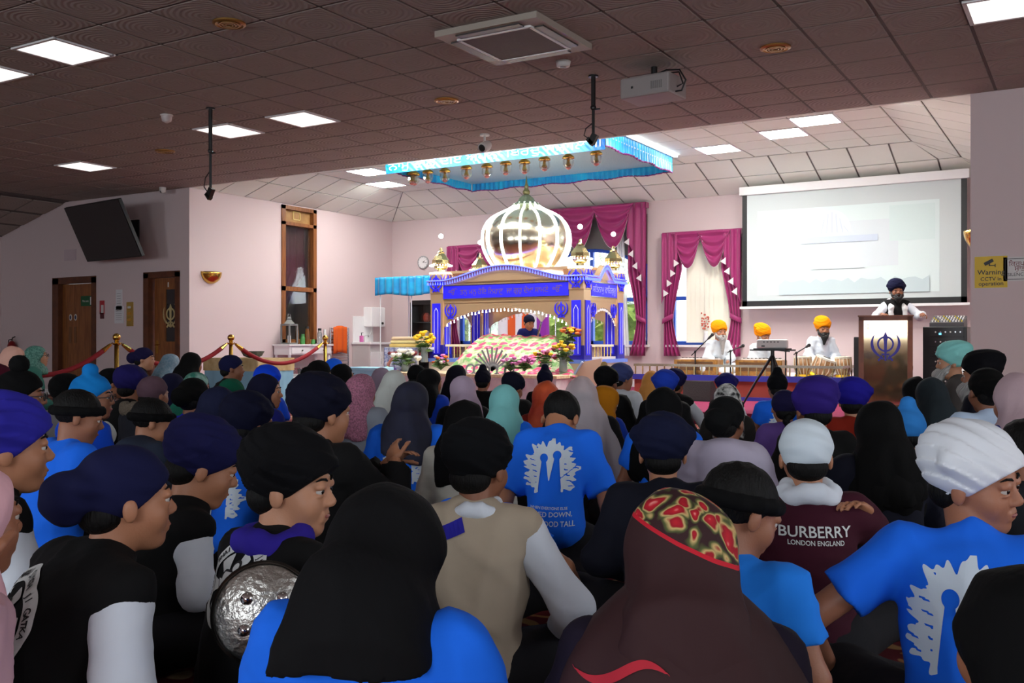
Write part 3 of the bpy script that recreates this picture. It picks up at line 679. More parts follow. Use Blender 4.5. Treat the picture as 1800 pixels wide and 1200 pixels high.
# robes on a rail at the arched window
rail = thing('robe_rail', 'chrome clothes rail standing behind the throne', 'clothes rail', (pY(915, 540, 15.7).x, 15.7, ZF))
MB().tube([(-.75, 0, 0), (-.75, 0, 1.78), (.75, 0, 1.78), (.75, 0, 0)], .014, 8).build('frame', CHROME, rail)
MB().box((-.75, -.2, 0), (-.72, .2, .03)).box((.72, -.2, 0), (.75, .2, .03)).build('foot', CHROME, rail)
for k, (dx, cl, nm) in enumerate(((-.35, (232, 232, 240), 'white'), (-.16, (226, 92, 30), 'orange'), (0, (236, 236, 240), 'white'), (.13, (228, 80, 26), 'orange'), (.28, (236, 236, 244), 'white'), (.47, (150, 40, 170), 'violet'))):
    lb = ['white robe with a wide sleeve hanging at the rail end', 'orange robe hanging between two white robes', 'white robe hanging between two orange robes', 'bright orange robe hanging behind the seated reader', 'white robe hanging next to the violet cloth', 'violet cloth hanging on the chrome rail'][k]
    g_ = thing('hanging_robe', lb, 'robe', rail.location+V((dx, 0, 0)), 0, 'robes on the rail')
    def rb(u, v): 
        a = 2*math.pi*u; r = .05+.07*min(1, v*6)+.02*v; return (r*math.cos(a)*(1+.12*math.sin(6*a)*v), .6*r*math.sin(a), 1.74-v*1.1)
    b = MB(); b.grid(rb, 24, 12); b.build('gown', mat('robe '+nm, cl, .7), g_, smooth=True)
    MB().tube([(0, 0, 1.72), (0, 0, 1.77), (.012, 0, 1.79), (0, 0, 1.80)], .004, 5).build('hanger_hook', CHROME, g_)
    if k == 0: MB().tube([(-.06, 0, 1.62), (-.17, -.02, 1.40), (-.2, -.02, 1.3)], [.05, .07, .075], 10).build('sleeve', mat('robe white', cl, .7), g_)

# ================================================================ ALCOVE FURNITURE, STAGE, LECTERN
def Mt(x, y, z): return Matrix.Translation((x, y, z))
# ---- turquoise awning on thin poles beside the throne
aw0 = pY(659, 517, 12.95); t = thing('side_awning', 'turquoise satin awning on thin white poles beside the throne', 'awning', (aw0.x, 12.95, ZF))
wA = PX0-.02-aw0.x; zb, zt = 1.76-ZF, 2.07-ZF
def awn(u, v):
    ang = v*2.6; return (u*wA, .02*math.sin(u*60)*(v < .5)+.9*max(0, v-.45)/.55, zb+(zt-zb)*min(1, v/.42)+.02*math.sin(u*9)*(v < .1))
b = MB(); b.grid(awn, 70, 14); o = b.build('cloth', TURQ, t, smooth=True); o.modifiers.new('thickness', 'SOLIDIFY').thickness = .008
for x in (.08, wA*.5, ):
    for y in (.05, .85): MB().cyl((x, y, 0), (x, y, zb+.05), .010, seg=8).build('pole', WHITE, t)
# ---- black display cabinet
p = pY(722, 528, 15.3); q = pY(768, 528, 15.3); t = thing('display_cabinet', 'black glass-fronted display cabinet behind the awning', 'cabinet', (p.x, 15.3, ZF)); w = q.x-p.x; h = p.z-ZF
MB().box((0, 0, 0), (.03, .4, h)).box((w-.03, 0, 0), (w, .4, h)).box((0, .38, 0), (w, .4, h)).box((0, 0, h-.04), (w, .4, h)).box((0, 0, 0), (w, .4, .08)).build('carcass', BLACKM, t)
for z in (.45, .85, 1.2): MB().box((.03, .02, z), (w-.03, .38, z+.015)).build('shelf', mat('dark shelf', (40, 40, 42), .3), t)
d = MB().box((.0, -.02, .08), (.05, 0, h-.04)).box((w-.05, -.02, .08), (w, 0, h-.04)).box((0, -.02, h-.09), (w, 0, h-.04)).box((0, -.02, .08), (w, 0, .13)).build('door', BLACKM, t)
MB().box((.05, -.012, .13), (w-.05, -.008, h-.09)).build('pane', GLASS, d)
for k, (z, cl) in enumerate(((.465, (150, 40, 30)), (.865, (220, 216, 210)), (.865, (190, 100, 60)), (1.215, (170, 60, 40)))):
    tag(MB().lathe([(.04, 0), (.07, .04), (.07, .12), (.03, .18)], Mt(p.x+.14+.12*(k % 2), 15.48, ZF+z), 12).build('ornament', mat('ornament %d' % k, cl, .5)),
        ['small red ornament on the lowest cabinet shelf', 'white china ornament on the middle cabinet shelf', 'tan ornament next to white china in the cabinet', 'red ornament on the top cabinet shelf'][k], 'ornament', 'ornaments in the black cabinet')
# ---- round wall clock
c = pY(744, 461, YB-.02); t = thing('wall_clock', 'round white wall clock beside the throne lights', 'clock', (c.x, YB, c.z))
M = frame((0, -.005, 0), (1,0,0), (0,0,1))
MB().lathe([(.135, 0), (.135, .035), (.12, .04), (.118, .03)], M, 28).build('rim', mat('silver rim', (170, 174, 176), .35, .5), t)
MB().lathe([(.119, .02), (.119, .031)], M, 28).build('dial', WHITE, t)
for a, l, w_ in ((60, .06, .006), (97, .09, .004)): MB().box((-w_, 0, .033), (w_, l, .037), M @ Matrix.Rotation(-math.radians(a), 4, 'Z')).build('hand', BLACK, t)
for k in range(12): MB().box((-.003, .098, .031), (.003, .112, .034), M @ Matrix.Rotation(k*math.pi/6, 4, 'Z')).build('hour_mark', BLACK, t)
# ---- tall wooden internal window with drawn maroon curtain
fr = MB(); y0, y1, z0, z1 = TW
for a, c in (((y0, z0), (y0+.09, z1)), ((y1-.09, z0), (y1, z1)), ((y0, z0), (y1, z0+.08)), ((y0, z1-.07), (y1, z1)), ((y0, 1.92), (y1, 2.0)), ((y0, 3.14), (y1, 3.20))): fr.box((XL-.12, a[0], a[1]), (XL+.03, c[0], c[1]))
tw = fr.build('window_4', WOOD, kind='structure')
MB().box((XL-.09, y0+.09, 3.2), (XL-.06, y1-.09, z1-.07)).build('wood_panel', mat('oak veneer panel', (168, 128, 74), .5, c2=(150, 108, 58), cs=7), tw)
for zz in (3.27, 3.41): MB().box((XL-.06, (y0+y1)/2-.09, zz-.01), (XL-.05, (y0+y1)/2+.09, zz+.01)).build('panel_trim', mat('pale wood bead', (206, 180, 110), .5), tw)
for yy in (-.09, .09): MB().box((XL-.06, (y0+y1)/2+yy-.01, 3.27), (XL-.05, (y0+y1)/2+yy+.01, 3.41)).build('panel_trim', MATS['pale wood bead'], tw)
for za, zb_ in ((z0+.08, 1.92), (2.0, 3.14)): MB().box((XL-.07, y0+.09, za), (XL-.064, y1-.09, zb_)).build('pane', mat('tinted pane', (150, 150, 150), .05, trans=.9, alpha=.22), tw)
MB().box((XL-1.6, y0-1, .4), (XL-1.5, y1+1, 3.6)).box((XL-1.6, y0-1, 3.6), (XL-.2, y1+1, 3.7)).box((XL-1.6, y0-1.1, .4), (XL-.2, y0-1, 3.7)).box((XL-1.6, y1+1, .4), (XL-.2, y1+1.1, 3.7)).box((XL-1.6, y0-1, .3), (XL-.2, y1+1, .4)).build('wall_side_room', mat('side room plaster', (176, 170, 150), .8), kind='structure')
t = thing('maroon_curtain', 'maroon curtain tied aside behind the tall wooden window', 'curtain', (XL-.25, (y0+y1)/2, .9))
b = MB(); b.grid(lambda u, v: (.03*math.sin(u*30), -.45+(.9 if v > .55 else .35+.55*max(0, (v-.2)/.35)**1.5 if v > .2 else .35)*u, v*2.5), 40, 30); b.build('cloth', mat('maroon velvet', (72, 28, 34), .8), t, smooth=True)
# ---- white console table with lantern and jars
XT = XL+.42
ya, yb = pX(509, 610, XT).y, pX(583, 610, XT).y; zt = pX(540, 605, XT).z-ZF
t = thing('console_table', 'white console table with two drawers under the tall window', 'table', (XL+.02, ya, ZF)); L = yb-ya
MB().box((0, -.03, zt-.03), (.43, L+.03, zt), bev=.006).build('tabletop', WHITE, t)
MB().box((.02, 0, zt-.19), (.395, L, zt-.03)).build('apron', WHITE, t)
for k in (0, 1):
    d = MB().box((.395, .05+k*L/2, zt-.17), (.412, L/2-.03+k*L/2, zt-.05), bev=.003).build('drawer', WHITE, t)
    MB().sph((.425, .03+L/4+k*L/2, zt-.11), .014, 8, 6).build('knob', BLACK, d)
for x in (.04, .36):
    for y in (.04, L-.04): MB().lathe([(.018, 0), (.022, .03), (.016, .06), (.024, .3), (.018, .34), (.026, .5), (.026, zt-.19)], Mt(x, y, 0), 10).build('leg', WHITE, t)
MB().box((.02, 0, .17), (.4, L, .19)).build('shelf', WHITE, t)
def jar(label, x, y, z, h, r, m, lid=None, name='jar'):
    t = thing(name, label, 'jar', (x, y, z)); MB().lathe([(r*.9, 0), (r, .01), (r, h*.75), (r*.7, h*.9), (r*.7, h)], None, 14).build('body', m, t, smooth=True)
    if lid: MB().lathe([(r*.76, h*.97), (r*.76, h+.03)], None, 14).build('lid', lid, t)
zT = ZF+zt
GJ = mat('green jar', (70, 140, 70), .3); AJ = mat('amber jar', (140, 90, 40), .2, trans=.4); CJ = mat('clear jar', (206, 210, 208), .08, trans=.7)
sp = lambda x: pX(x, 600, XT-.15).y
jar('small green tin beside the grey lantern', XT-.15, sp(532), zT, .16, .045, GJ, GJ); jar('brown bottle with tapered neck by the green tin', XT-.2, sp(526), zT, .30, .032, AJ)
jar('tall amber jar with dark lid on the console', XT-.15, sp(540), zT, .30, .045, AJ, BLACK); jar('low green cup on the console table', XT-.1, sp(547), zT, .09, .04, GJ)
jar('clear glass jar with dark lid near the table end', XT-.15, sp(562), zT, .27, .045, CJ, BLACK); jar('white bottle at the end of the console table', XT-.12, sp(569), zT, .28, .035, WPLAS)
t = thing('candle_lantern', 'grey candle lantern with glass sides on the console', 'lantern', (XT-.18, sp(512)-.02, zT)); LG = mat('grey metal lantern', (120, 122, 120), .5)
MB().box((-.11, -.11, 0), (.11, .11, .03)).box((-.11, -.11, .34), (.11, .11, .37)).build('frame', LG, t)
for x in (-.1, .1):
    for y in (-.1, .1): MB().box((x-.012, y-.012, .03), (x+.012, y+.012, .34)).build('post', LG, t)
MB().lathe([(.14, .37), (.05, .45), (.06, .47), (.02, .5)], None, 4).build('roof', LG, t); MB().tube([(0, -.04, .49), (0, -.03, .55), (0, .03, .55), (0, .04, .49)], .006, 6).build('handle', LG, t)
MB().lathe([(.03, .03), (.03, .16)], None, 10).build('candle', WHITE, t)
for k, (yy, r, m) in enumerate(((.30, .11, CHROME), (.52, .12, CHROME), (.75, .09, CHROME))):
    tag(MB().lathe([(r*.5, 0), (r, .05), (r, .14), (r*1.02, .15), (r*.94, .15), (r*.94, .05)], Mt(XL+.22, ya+yy, ZF+.19), 16, caps=False).build('steel_bowl', m), ['steel bowl under the console, at its lantern end', 'wide steel bowl at the middle of the console shelf', 'small steel bowl at the towel end of the console shelf'][k], 'bowl', 'bowls under the console')
# ---- towel radiator
ra, rb = pX(581, 600, XL+.08).y, pX(612, 600, XL+.08).y; rz0, rz1 = pX(600, 655, XL+.08).z, pX(600, 576, XL+.08).z
t = thing('towel_radiator', 'chrome ladder towel radiator on the pink wall', 'radiator', (XL+.08, ra, 0))
for y in (0, rb-ra): MB().cyl((0, y, rz0-.2), (0, y, rz1), .018).build('upright', SILV, t)
for k in range(16): MB().cyl((0, 0, rz0-.17+k*(rz1-rz0+.15)/15), (0, rb-ra, rz0-.17+k*(rz1-rz0+.15)/15), .010, seg=8).build('rung', SILV, t)
for y in (.1, rb-ra-.1): MB().cyl((-.075, y, rz1-.2), (0, y, rz1-.2), .008).build('bracket', SILV, t)
tw_ = thing('orange_towel', 'orange towel hung over the towel radiator', 'towel', (XL+.11, ra+.03, 0))
b = MB(); b.grid(lambda u, v: (.015+.015*math.sin(u*14), u*(rb-ra)*.72, rz1+.01-v*.52+.03*math.sin(u*3)), 30, 8); o = b.build('cloth', mat('orange towelling', (216, 92, 24), .95, bump='noise', bs=200, bd=.4), tw_, smooth=True); o.modifiers.new('thickness', 'SOLIDIFY').thickness = .015
# ---- wash basin unit, panel, heater, soap
XB = XL+.46; ba, bb = pX(650, 620, XB).y, pX(689, 620, XB).y; bz = pX(660, 601, XB).z
t = thing('basin_unit', 'white vanity unit with wash basin in the alcove corner', 'washbasin', (XL+.01, ba, ZF)); L = min(bb, YB-.05)-ba; h = bz-ZF
MB().box((0, 0, .05), (.45, L, h-.05)).build('cabinet', mat('vanity side', (196, 192, 190), .4), t)
for k in (0, 1):
    d = MB().box((.45, .015+k*L/2, .08), (.468, L/2-.008+k*L/2, h-.2), bev=.003).build('door', WHITE, t)
    MB().tube([(.47, L/2-.05+.1*k, h-.32), (.492, L/2-.05+.1*k, h-.33), (.492, L/2-.05+.1*k, h-.44), (.47, L/2-.05+.1*k, h-.45)], .006, 6).build('handle', CHROME, d)
MB().box((0, -.02, h-.05), (.49, L+.02, h), bev=.008).build('basin', WHITE, t)
MB().lathe([(.15, h-.002), (.14, h+.003), (.02, h-.0)], Mt(.26, L/2, 0), 20).build('bowl_rim', WPLAS, t)
f = MB().cyl((.08, L/2-.1, h), (.08, L/2-.1, h+.13), .018); f.tube([(.08, L/2-.1, h+.12), (.2, L/2-.1, h+.13), (.2, L/2-.1, h+.10)], .012, 8); f.build('tap', CHROME, t)
s = thing('soap_bottle', 'pink soap pump bottle on the basin edge', 'bottle', (XL+.2, ba+.06, bz)); MB().box((-.03, -.035, 0), (.03, .035, .13), bev=.01).build('body', mat('pink soap', (206, 104, 168), .3), s); MB().cyl((0, 0, .13), (0, 0, .18), .008).box((-.01, -.008, .18), (.04, .008, .19)).build('pump', BLACK, s)
pa, pb_ = pX(621, 580, XL+.02).y, pX(656, 580, XL+.02).y
tag(MB().box((XL, pa, ZF+.55), (XL+.02, pb_, pX(640, 556, XL+.02).z), bev=.004).build('splash_panel', WHITE), 'plain white splash panel behind the basin', 'panel')
ha, hb = pX(652, 560, XL+.2).y, pX(676, 560, XL+.2).y; hz0, hz1 = pX(665, 574, XL+.2).z, pX(665, 540, XL+.2).z
t = thing('water_heater', 'white box water heater on the wall above the basin', 'water heater', (XL, ha, 0)); MB().box((0.0, 0, hz0), (.22, hb-ha, hz1), bev=.015).build('casing', WHITE, t); MB().lathe([(.025, 0), (.025, .02)], on_left(hb-ha-.1, hz0+.07, .22), 14).build('dial', BLACK, t)
MB().tube([(.1, .15, hz0), (.1, .15, hz0-.1), (.05, .15, hz0-.16), (.01, .15, hz0-.2)], .01, 6).build('pipe', WPLAS, t)
# ---- sconces
def sconce(p, side, label):
    t = thing('wall_sconce', label, 'wall lamp', p, 0, 'brass bowl wall lamps')
    b = MB(); n = 10
    prof = [(.21*math.sin(k/n*math.pi/2)+.001, -.20*math.cos(k/n*math.pi/2)) for k in range(n+1)]
    vs = []; seg = 16
    for r, z in prof:
        for k in range(seg+1): a = math.pi*k/seg-math.pi/2; vs.append((side*r*math.cos(a)*.75, r*math.sin(a), z))
    b.add(vs, [(i*(seg+1)+k, i*(seg+1)+k+1, (i+1)*(seg+1)+k+1, (i+1)*(seg+1)+k) for i in range(n) for k in range(seg)])
    o = b.build('bowl', GOLD, t, smooth=True); o.modifiers.new('thickness', 'SOLIDIFY').thickness = .008
    MB().box((0, -.06, -.12), (side*.02, .06, -.02)).build('wall_plate', GOLD, t)
sconce(pX(370, 478, XL), 1, 'brass bowl wall lamp beside the wooden doors'); p = pY(1700, 407, 11.9); sconce(V((XR, 11.9, p.z)), -1, 'brass bowl wall lamp by the projection screen')
# ---- left table with gold and pale blue cloth, bowl
p = pd(440, 640, 14.2); t = thing('cloth_table', 'low table under a gold and pale blue cloth', 'table', (p.x, p.y, 0), math.radians(0))
zt = pd(440, 629, 14.2).z
MB().box((-.55, -.35, zt-.02), (.5, .35, zt)).build('tabletop', mat('gold satin', (176, 150, 100), .45, c2=(196, 172, 128), cs=8), t)
for x in (-.5, .45):
    for y in (-.3, .3): MB().box((x-.02, y-.02, 0), (x+.02, y+.02, zt-.02)).build('leg', DWOOD, t)
def skirt(u, v, z0, z1, off):
    per = [(-.56, -.36), (.51, -.36), (.51, .36), (-.56, .36), (-.56, -.36)]; k = min(3, int(u*4)); f = u*4-k
    x = per[k][0]+(per[k+1][0]-per[k][0])*f; y = per[k][1]+(per[k+1][1]-per[k][1])*f; w = off+.018*math.sin(u*150)*v
    return (x*(1+w), y*(1+w*1.4), z1+(z0-z1)*v)
b = MB(); b.grid(lambda u, v: skirt(u, v, .02, zt-.15, .0), 240, 4); b.build('skirt', mat('pale blue skirt', (130, 176, 200), .6), t, smooth=True)
b = MB(); b.grid(lambda u, v: skirt(u, v, zt-.18, zt+.003, .025), 160, 3); b.build('gold_drop', MATS['gold satin'], t, smooth=True)
tag(MB().lathe([(.05, 0), (.13, .03), (.17, .1), (.16, .1), (.12, .04), (.02, .02)], Mt(p.x+.05, p.y, zt), 16).build('grey_bowl', mat('grey stone bowl', (84, 86, 82), .7, c2=(60, 60, 58), cs=14)), 'grey patterned bowl on the gold tablecloth', 'bowl')
# ---- cloth stack table, pale blue table, soft toys left of the throne
p = stand_at(722, 640, 12.3, ZF); t = thing('offering_table', 'low white offering table before the awning', 'table', p); MB().box((-.32, -.25, .70), (.32, .25, .74)).build('tabletop', WHITE, t)
for x in (-.28, .28):
    for y in (-.21, .21): MB().box((x-.02, y-.02, 0), (x+.02, y+.02, .70)).build('leg', WHITE, t)
b = MB(); b.grid(lambda u, v: (-.33+.66*u, -.262-.01*math.sin(u*40), .735-v*.55), 50, 3); b.build('blue_white_cloth', mat('blue white print cloth', (206, 206, 222), .7, c2=(120, 130, 180), cs=30), t, smooth=True)
for k, (cl, lb) in enumerate((((222, 190, 110), 'folded gold cloth at the bottom of the stack'), ((236, 214, 150), 'folded pale yellow cloth in the middle of the stack'), ((226, 196, 160), 'folded peach cloth on top of the stack'))):
    tag(MB().box((p.x-.28+.02*k, p.y-.2, ZF+.74+.055*k), (p.x+.28-.03*k, p.y+.2, ZF+.795+.055*k), bev=.02).build('folded_cloth', mat('folded cloth %d' % k, cl, .7, bump='noise', bs=12, bd=.4)), lb, 'cloth', 'folded cloths on the offering table')
p = pd(650, 650, 14.5); t = thing('pale_table', 'pale blue draped low table near the basin', 'table', (p.x, p.y, ZF)); zt = pd(650, 645, 14.5).z-ZF
MB().box((-.28, -.2, zt-.05), (.3, .2, zt), bev=.01).build('tabletop', mat('sky blue cloth', (150, 196, 224), .7), t); MB().box((-.26, -.18, 0), (.28, .18, zt-.05)).build('drape', MATS['sky blue cloth'], t)
p = stand_at(690, 650, 11.9, ZF); t = thing('gift_basket', 'basket of colourful knitted toys before the altar', 'basket', p)
MB().lathe([(.14, 0), (.17, .3), (.18, .32), (.16, .32)], None, 16).build('basket', mat('pink wicker', (206, 150, 150), .8), t)
for k in range(9): MB().sph((.09*math.cos(k*2.1), .09*math.sin(k*2.1), .34+.03*(k % 3)), .05, 8, 6).build('knitted_ball', [ORF, PUF, mat('mint wool', (150, 214, 180), .9)][k % 3], t)
MB().tube([(-.1, 0, .3), (-.08, 0, .48), (0, 0, .58), (.05, 0, .62)], [.02, .025, .022, .018], 7).build('pink_ribbon', mat('pink ribbon', (206, 130, 120), .6), t)
# transparent-edged sloping board right of the altar and pale step
p = pY(1015, 650, 11.9); t = thing('sloping_screen', 'cream folding side screen with pale blue edge by the flowers', 'screen', (p.x, 12.0, ZF))
MB().prism([(-.38, 0), (.33, 0), (.33, .60), (.05, .55), (-.30, .08)], 0, .03, on_back(0, 0, 0)).build('board', mat('peach board', (206, 174, 148), .6), t)
MB().tube([(-.38, -.04, .02), (-.30, -.04, .08), (.05, -.04, .55)], .018, 7).build('edge', mat('pale blue edge', (170, 196, 232), .4), t)
# ---- musicians' stage
SY = 13.3; sx0, sx1 = pY(1115, 640, SY).x, pY(1482, 643, SY).x; SZ = .47
st = thing('music_stage', 'low red carpeted stage with blue edges for the musicians', 'stage', ((sx0+sx1)/2, (SY+YB)/2, ZF)); hx = (sx1-sx0)/2; hy = (YB-.25-SY)/2
MB().box((-hx, -hy-.12, 0), (hx, hy-.12, SZ-ZF-.02)).build('platform', mat('rust red carpet', (150, 62, 50), .95, bump='noise', bs=240, bd=.3), st)
MB().box((-hx, -hy-.12, SZ-ZF-.02), (hx, hy-.12, SZ-ZF)).build('sheet', mat('white floor sheet', (220, 204, 206), .8), st)
for za, zb_ in ((SZ-ZF-.05, SZ-ZF+.03), (0, .05)): MB().box((-hx-.02, -hy-.15, za), (hx+.02, -hy-.11, zb_)).box((hx-.02, -hy-.15, za), (hx+.02, hy-.12, zb_)).build('blue_edge', mat('blue stage edge', (44, 44, 150), .5), st)
rz = pY(1300, 641, SY).z-ZF
rl = MB().box((-hx, -hy-.15, rz-.035), (hx, -hy-.10, rz)).box((hx-.05, -hy-.1, rz-.035), (hx, hy-.3, rz)).build('rail', mat('steel rail', (150, 140, 124), .25, .9), st)
n = int(2*hx/.115)
for k in range(n+1):
    x = -hx+.02+k*(2*hx-.04)/n; MB().box((x-.008, -hy-.133, SZ-ZF), (x+.008, -hy-.117, rz-.03)).build('baluster', mat('brass bar', (170, 146, 100), .25, .9), rl)
for k in range(14):
    y = -hy+.05+k*.16; MB().box((hx-.033, y, SZ-ZF), (hx-.017, y+.016, rz-.03)).build('baluster', MATS['brass bar'], rl)
# harmoniums, tablas, microphones
def harmonium(x, y, Yh, lab):
    p = pY(x, y, Yh); t = thing('harmonium', lab, 'harmonium', (p.x, Yh, SZ)); HB_ = mat('gilded harmonium wood', (170, 122, 50), .3, .3, c2=(140, 92, 34), cs=18)
    MB().box((-.34, -.14, 0), (.34, .14, .24), bev=.008).build('case', HB_, t); MB().box((-.30, .02, .24), (.30, .13, .26)).build('keyboard', WHITE, t)
    for k in range(10): MB().box((-.28+.058*k, .03, .26), (-.255+.058*k, .1, .27)).build('black_key', BLACK, t)
    MB().box((-.33, -.16, .05), (.33, -.14, .24)).build('bellows', HB_, t); MB().box((-.28, -.165, .08), (.28, -.16, .21)).build('fretwork', mat('dark gold fretwork', (96, 62, 24), .4, bump='noise', bs=60, bd=.6), t)
harmonium(1228, 640, 13.95, 'gilded wooden harmonium before the grey-bearded musician'); harmonium(1338, 642, 13.9, 'gilded wooden harmonium standing behind the tripod')
def drum(x, Yd, r, h, lab, tilt=0, bulge=1.1):
    p = pY(x, 650, Yd); t = thing('tabla_drum', lab, 'drum', (p.x, Yd, SZ+.04)); t.rotation_euler = (0, math.radians(tilt), 0)
    MB().lathe([(r*.7, 0), (r*bulge, h*.4), (r*1.02, h*.92)], None, 20).build('body', mat('drum wood', (150, 110, 70), .4), t, smooth=True)
    MB().lathe([(r*1.04, h*.9), (r*1.05, h), (r*.5, h+.004)], None, 20).build('skin', mat('drum skin', (224, 220, 204), .6), t); MB().lathe([(r*.4, h+.003), (r*.38, h+.008)], None, 16).build('black_spot', BLACK, t)
    for k in range(14):
        a = 2*math.pi*k/14; MB().tube([(r*1.06*math.cos(a), r*1.06*math.sin(a), h*.94), (r*(bulge+.03)*math.cos(a+.1), r*(bulge+.03)*math.sin(a+.1), h*.4), (r*.74*math.cos(a+.2), r*.74*math.sin(a+.2), .01)], .007, 5).build('strap', mat('drum strap', (216, 206, 184), .6), t)
    MB().lathe([(r*.9, -.04), (r*1.0, -.02), (r*.9, 0.01), (r*.7, 0)], None, 16).build('ring_cushion', YEL, t)
drum(1411, 13.8, .115, .26, 'upright tabla drum beside the microphone'); drum(1441, 13.75, .14, .26, 'tilted copper tabla drum before the black-bearded musician', 22, 1.15); drum(1482, 13.8, .105, .26, 'small tabla drum at the stage rail end')
def mic_stand(x, y, Ym, base, dx, dz, lab):
    p = pY(x, y, Ym); t = thing('microphone_stand', lab, 'microphone', (p.x, Ym, base)); h = p.z-base
    MB().lathe([(.10, 0), (.10, .015), (.02, .03)], None, 14).build('foot', BLACKM, t); MB().cyl((0, 0, .02), (0, 0, h), .011, seg=8).build('pole', BLACKM, t)
    MB().cyl((-dx*.3, 0, h-dz*.3), (dx, 0, h+dz), .008, seg=8).build('boom', BLACKM, t); m = MB().cyl((dx, 0, h+dz), (dx*1.3, 0, h+dz*1.3), .016, .02, 8); m.sph((dx*1.33, 0, h+dz*1.33), .026, 10, 8); m.build('microphone', BLACK, t)
    MB().sph((0, 0, h), .02, 8, 6).build('clamp', BLACKM, t)
mic_stand(1222, 618, 13.75, SZ, .20, .19, 'boom microphone pointing at the grey-bearded musician'); mic_stand(1284, 617, 13.6, SZ, .14, .06, 'boom microphone between the two harmoniums')
mic_stand(1400, 620, 13.6, SZ, .13, .08, 'boom microphone over the tabla drums'); mic_stand(1381, 617, 13.7, SZ, -.2, .02, 'black microphone stand behind the tripod projector')
# floor monitor and sockets at the stage front
p = pY(1232, 700, 13.0); t = thing('stage_monitor', 'dark wedge stage monitor at the stage front', 'speaker', (p.x, 12.98, ZF)); MB().prism([(0, 0), (.3, 0), (.3, .12), (.12, .28), (0, .28)], -.2, .2, frame((0, -.15, 0), (0, 1, 0), (0, 0, 1))).build('cabinet', mat('dark grille', (44, 42, 42), .7, bump='noise', bs=150, bd=.5), t); MB().box((-.2, -.16, 0), (.2, -.145, .03)).build('foot_rail', BLACKM, t)
# ---- projector on tripod
p = pd(1358, 625, 11.5); t = thing('tripod', 'black camera tripod carrying the white projector', 'tripod', (p.x, p.y, ZF)); h = pd(1358, 612, 11.5).z-ZF
MB().box((-.27, -.02, h-.03), (.27, .02, h-.012)).box((-.19, -.14, h-.015), (.19, .14, h)).build('plate', BLACKM, t); MB().cyl((0, 0, h*.35), (0, 0, h-.02), .022).build('column', BLACKM, t)
for a in (200, 310, 70): MB().tube([(0, 0, h-.08), (.2*math.cos(math.radians(a)), .2*math.sin(math.radians(a)), h*.45), (.38*math.cos(math.radians(a)), .38*math.sin(math.radians(a)), .012)], [.018, .015, .011], 8).build('leg', BLACKM, t)
t = thing('tripod_projector', 'white projector box resting on the black tripod', 'projector', (p.x, p.y, ZF+h), TH*.4); MB().box((-.175, -.13, 0), (.175, .13, .105), bev=.015).build('case', WPLAS, t)
for k in range(5): MB().box((-.1+.04*k, -.133, .07), (-.08+.04*k, -.128, .08)).build('port', BLACK, t)
MB().box((-.12, -.134, .02), (-.08, -.128, .035)).build('socket', BLACK, t)
# ---- lectern
dL = 11.85; a, b_ = pd(1511, 556, dL), pd(1602, 556, dL); lx = (a+b_)/2; lw = .62; zt = a.z-ZF
t = thing('lectern', 'wooden lectern with blue khanda emblem on a mirrored front', 'lectern', (lx.x, lx.y, ZF), math.radians(10))
MB().box((-lw/2, 0, 0), (-lw/2+.06, .42, zt)).box((lw/2-.06, 0, 0), (lw/2, .42, zt)).box((-lw/2, 0, zt-.05), (lw/2, .42, zt)).box((-lw/2, 0, 0), (lw/2, .05, .06)).box((-lw/2, .38, 0), (lw/2, .42, zt)).build('carcass', mat('brown lectern wood', (118, 66, 34), .4, c2=(98, 52, 26), cs=6), t)
fp = MB().box((-lw/2+.06, .012, .06), (lw/2-.06, .022, zt-.05)).build('front_panel', mat('bronze mirror acrylic', (188, 166, 132), .06, .9), t)
khanda('khanda_emblem', frame((.0, .010, zt-.36), (1,0,0), (0,0,1)), .38, mat('deep blue emblem', (34, 24, 140), .4), fp)
khanda('small_emblem', frame((-.2, .010, zt-.12), (1,0,0), (0,0,1)), .07, mat('etched emblem', (150, 130, 104), .4), fp)
MB().box((-lw/2-.01, -.02, zt), (lw/2+.01, .44, zt+.015)).build('top', MATS['brown lectern wood'], t)
p = pY(1509, 600, 13.0); tag(MB().box((p.x-.06, 13.0, ZF), (p.x+.12, 13.25, pY(1509, 592, 13.0).z), bev=.01).build('column_speaker', BLACK), 'slim black column speaker behind the lectern', 'speaker')
# ---- equipment rack and mixer
p, q = pY(1622, 574, 13.9), pY(1700, 570, 13.9); t = thing('equipment_rack', 'black audio rack with lit units beside the lectern', 'rack', (p.x, 13.9, ZF)); w = q.x-p.x; h = p.z-ZF
MB().box((0, 0, 0), (w, .55, h), bev=.01).build('case', BLACKM, t)
for k in range(7):
    u = MB().box((.09, -.012, .12+k*.13), (w-.04, 0, .23+k*.13)).build('rack_unit', mat('rack panel', (26, 26, 28), .35), t)
    for i in range(6): MB().cyl((.16+.06*i, -.02, .175+k*.13), (.16+.06*i, -.012, .175+k*.13), .010, seg=8).build('knob', SILV if (i+k) % 3 else WPLAS, u)
MB().box((.2, -.014, h-.11), (.23, -.011, h-.085)).build('blue_light', mat('blue indicator', (90, 190, 255), .5, emit=3), t)
t = thing('mixing_desk', 'grey mixing desk with faders on the audio rack', 'mixer', (p.x+.08, 13.92, ZF+h)); w2 = w-.12
MB().prism([(0, 0), (.4, 0), (.4, .15), (0, .05)], 0, w2, frame((0, .0, 0), (0, 1, 0), (0, 0, 1))).build('body', mat('mixer grey', (66, 66, 70), .5), t)
for i in range(11):
    for j in range(4): MB().cyl((.03+i*(w2-.06)/10, .05+.09*j, .06+.0225*j), (.03+i*(w2-.06)/10, .05+.09*j, .085+.0225*j), .008, seg=6).build('knob', [WHITE, WPLAS, mat('yellow knob', (210, 190, 40), .4), SILV][(i+j) % 4], t)
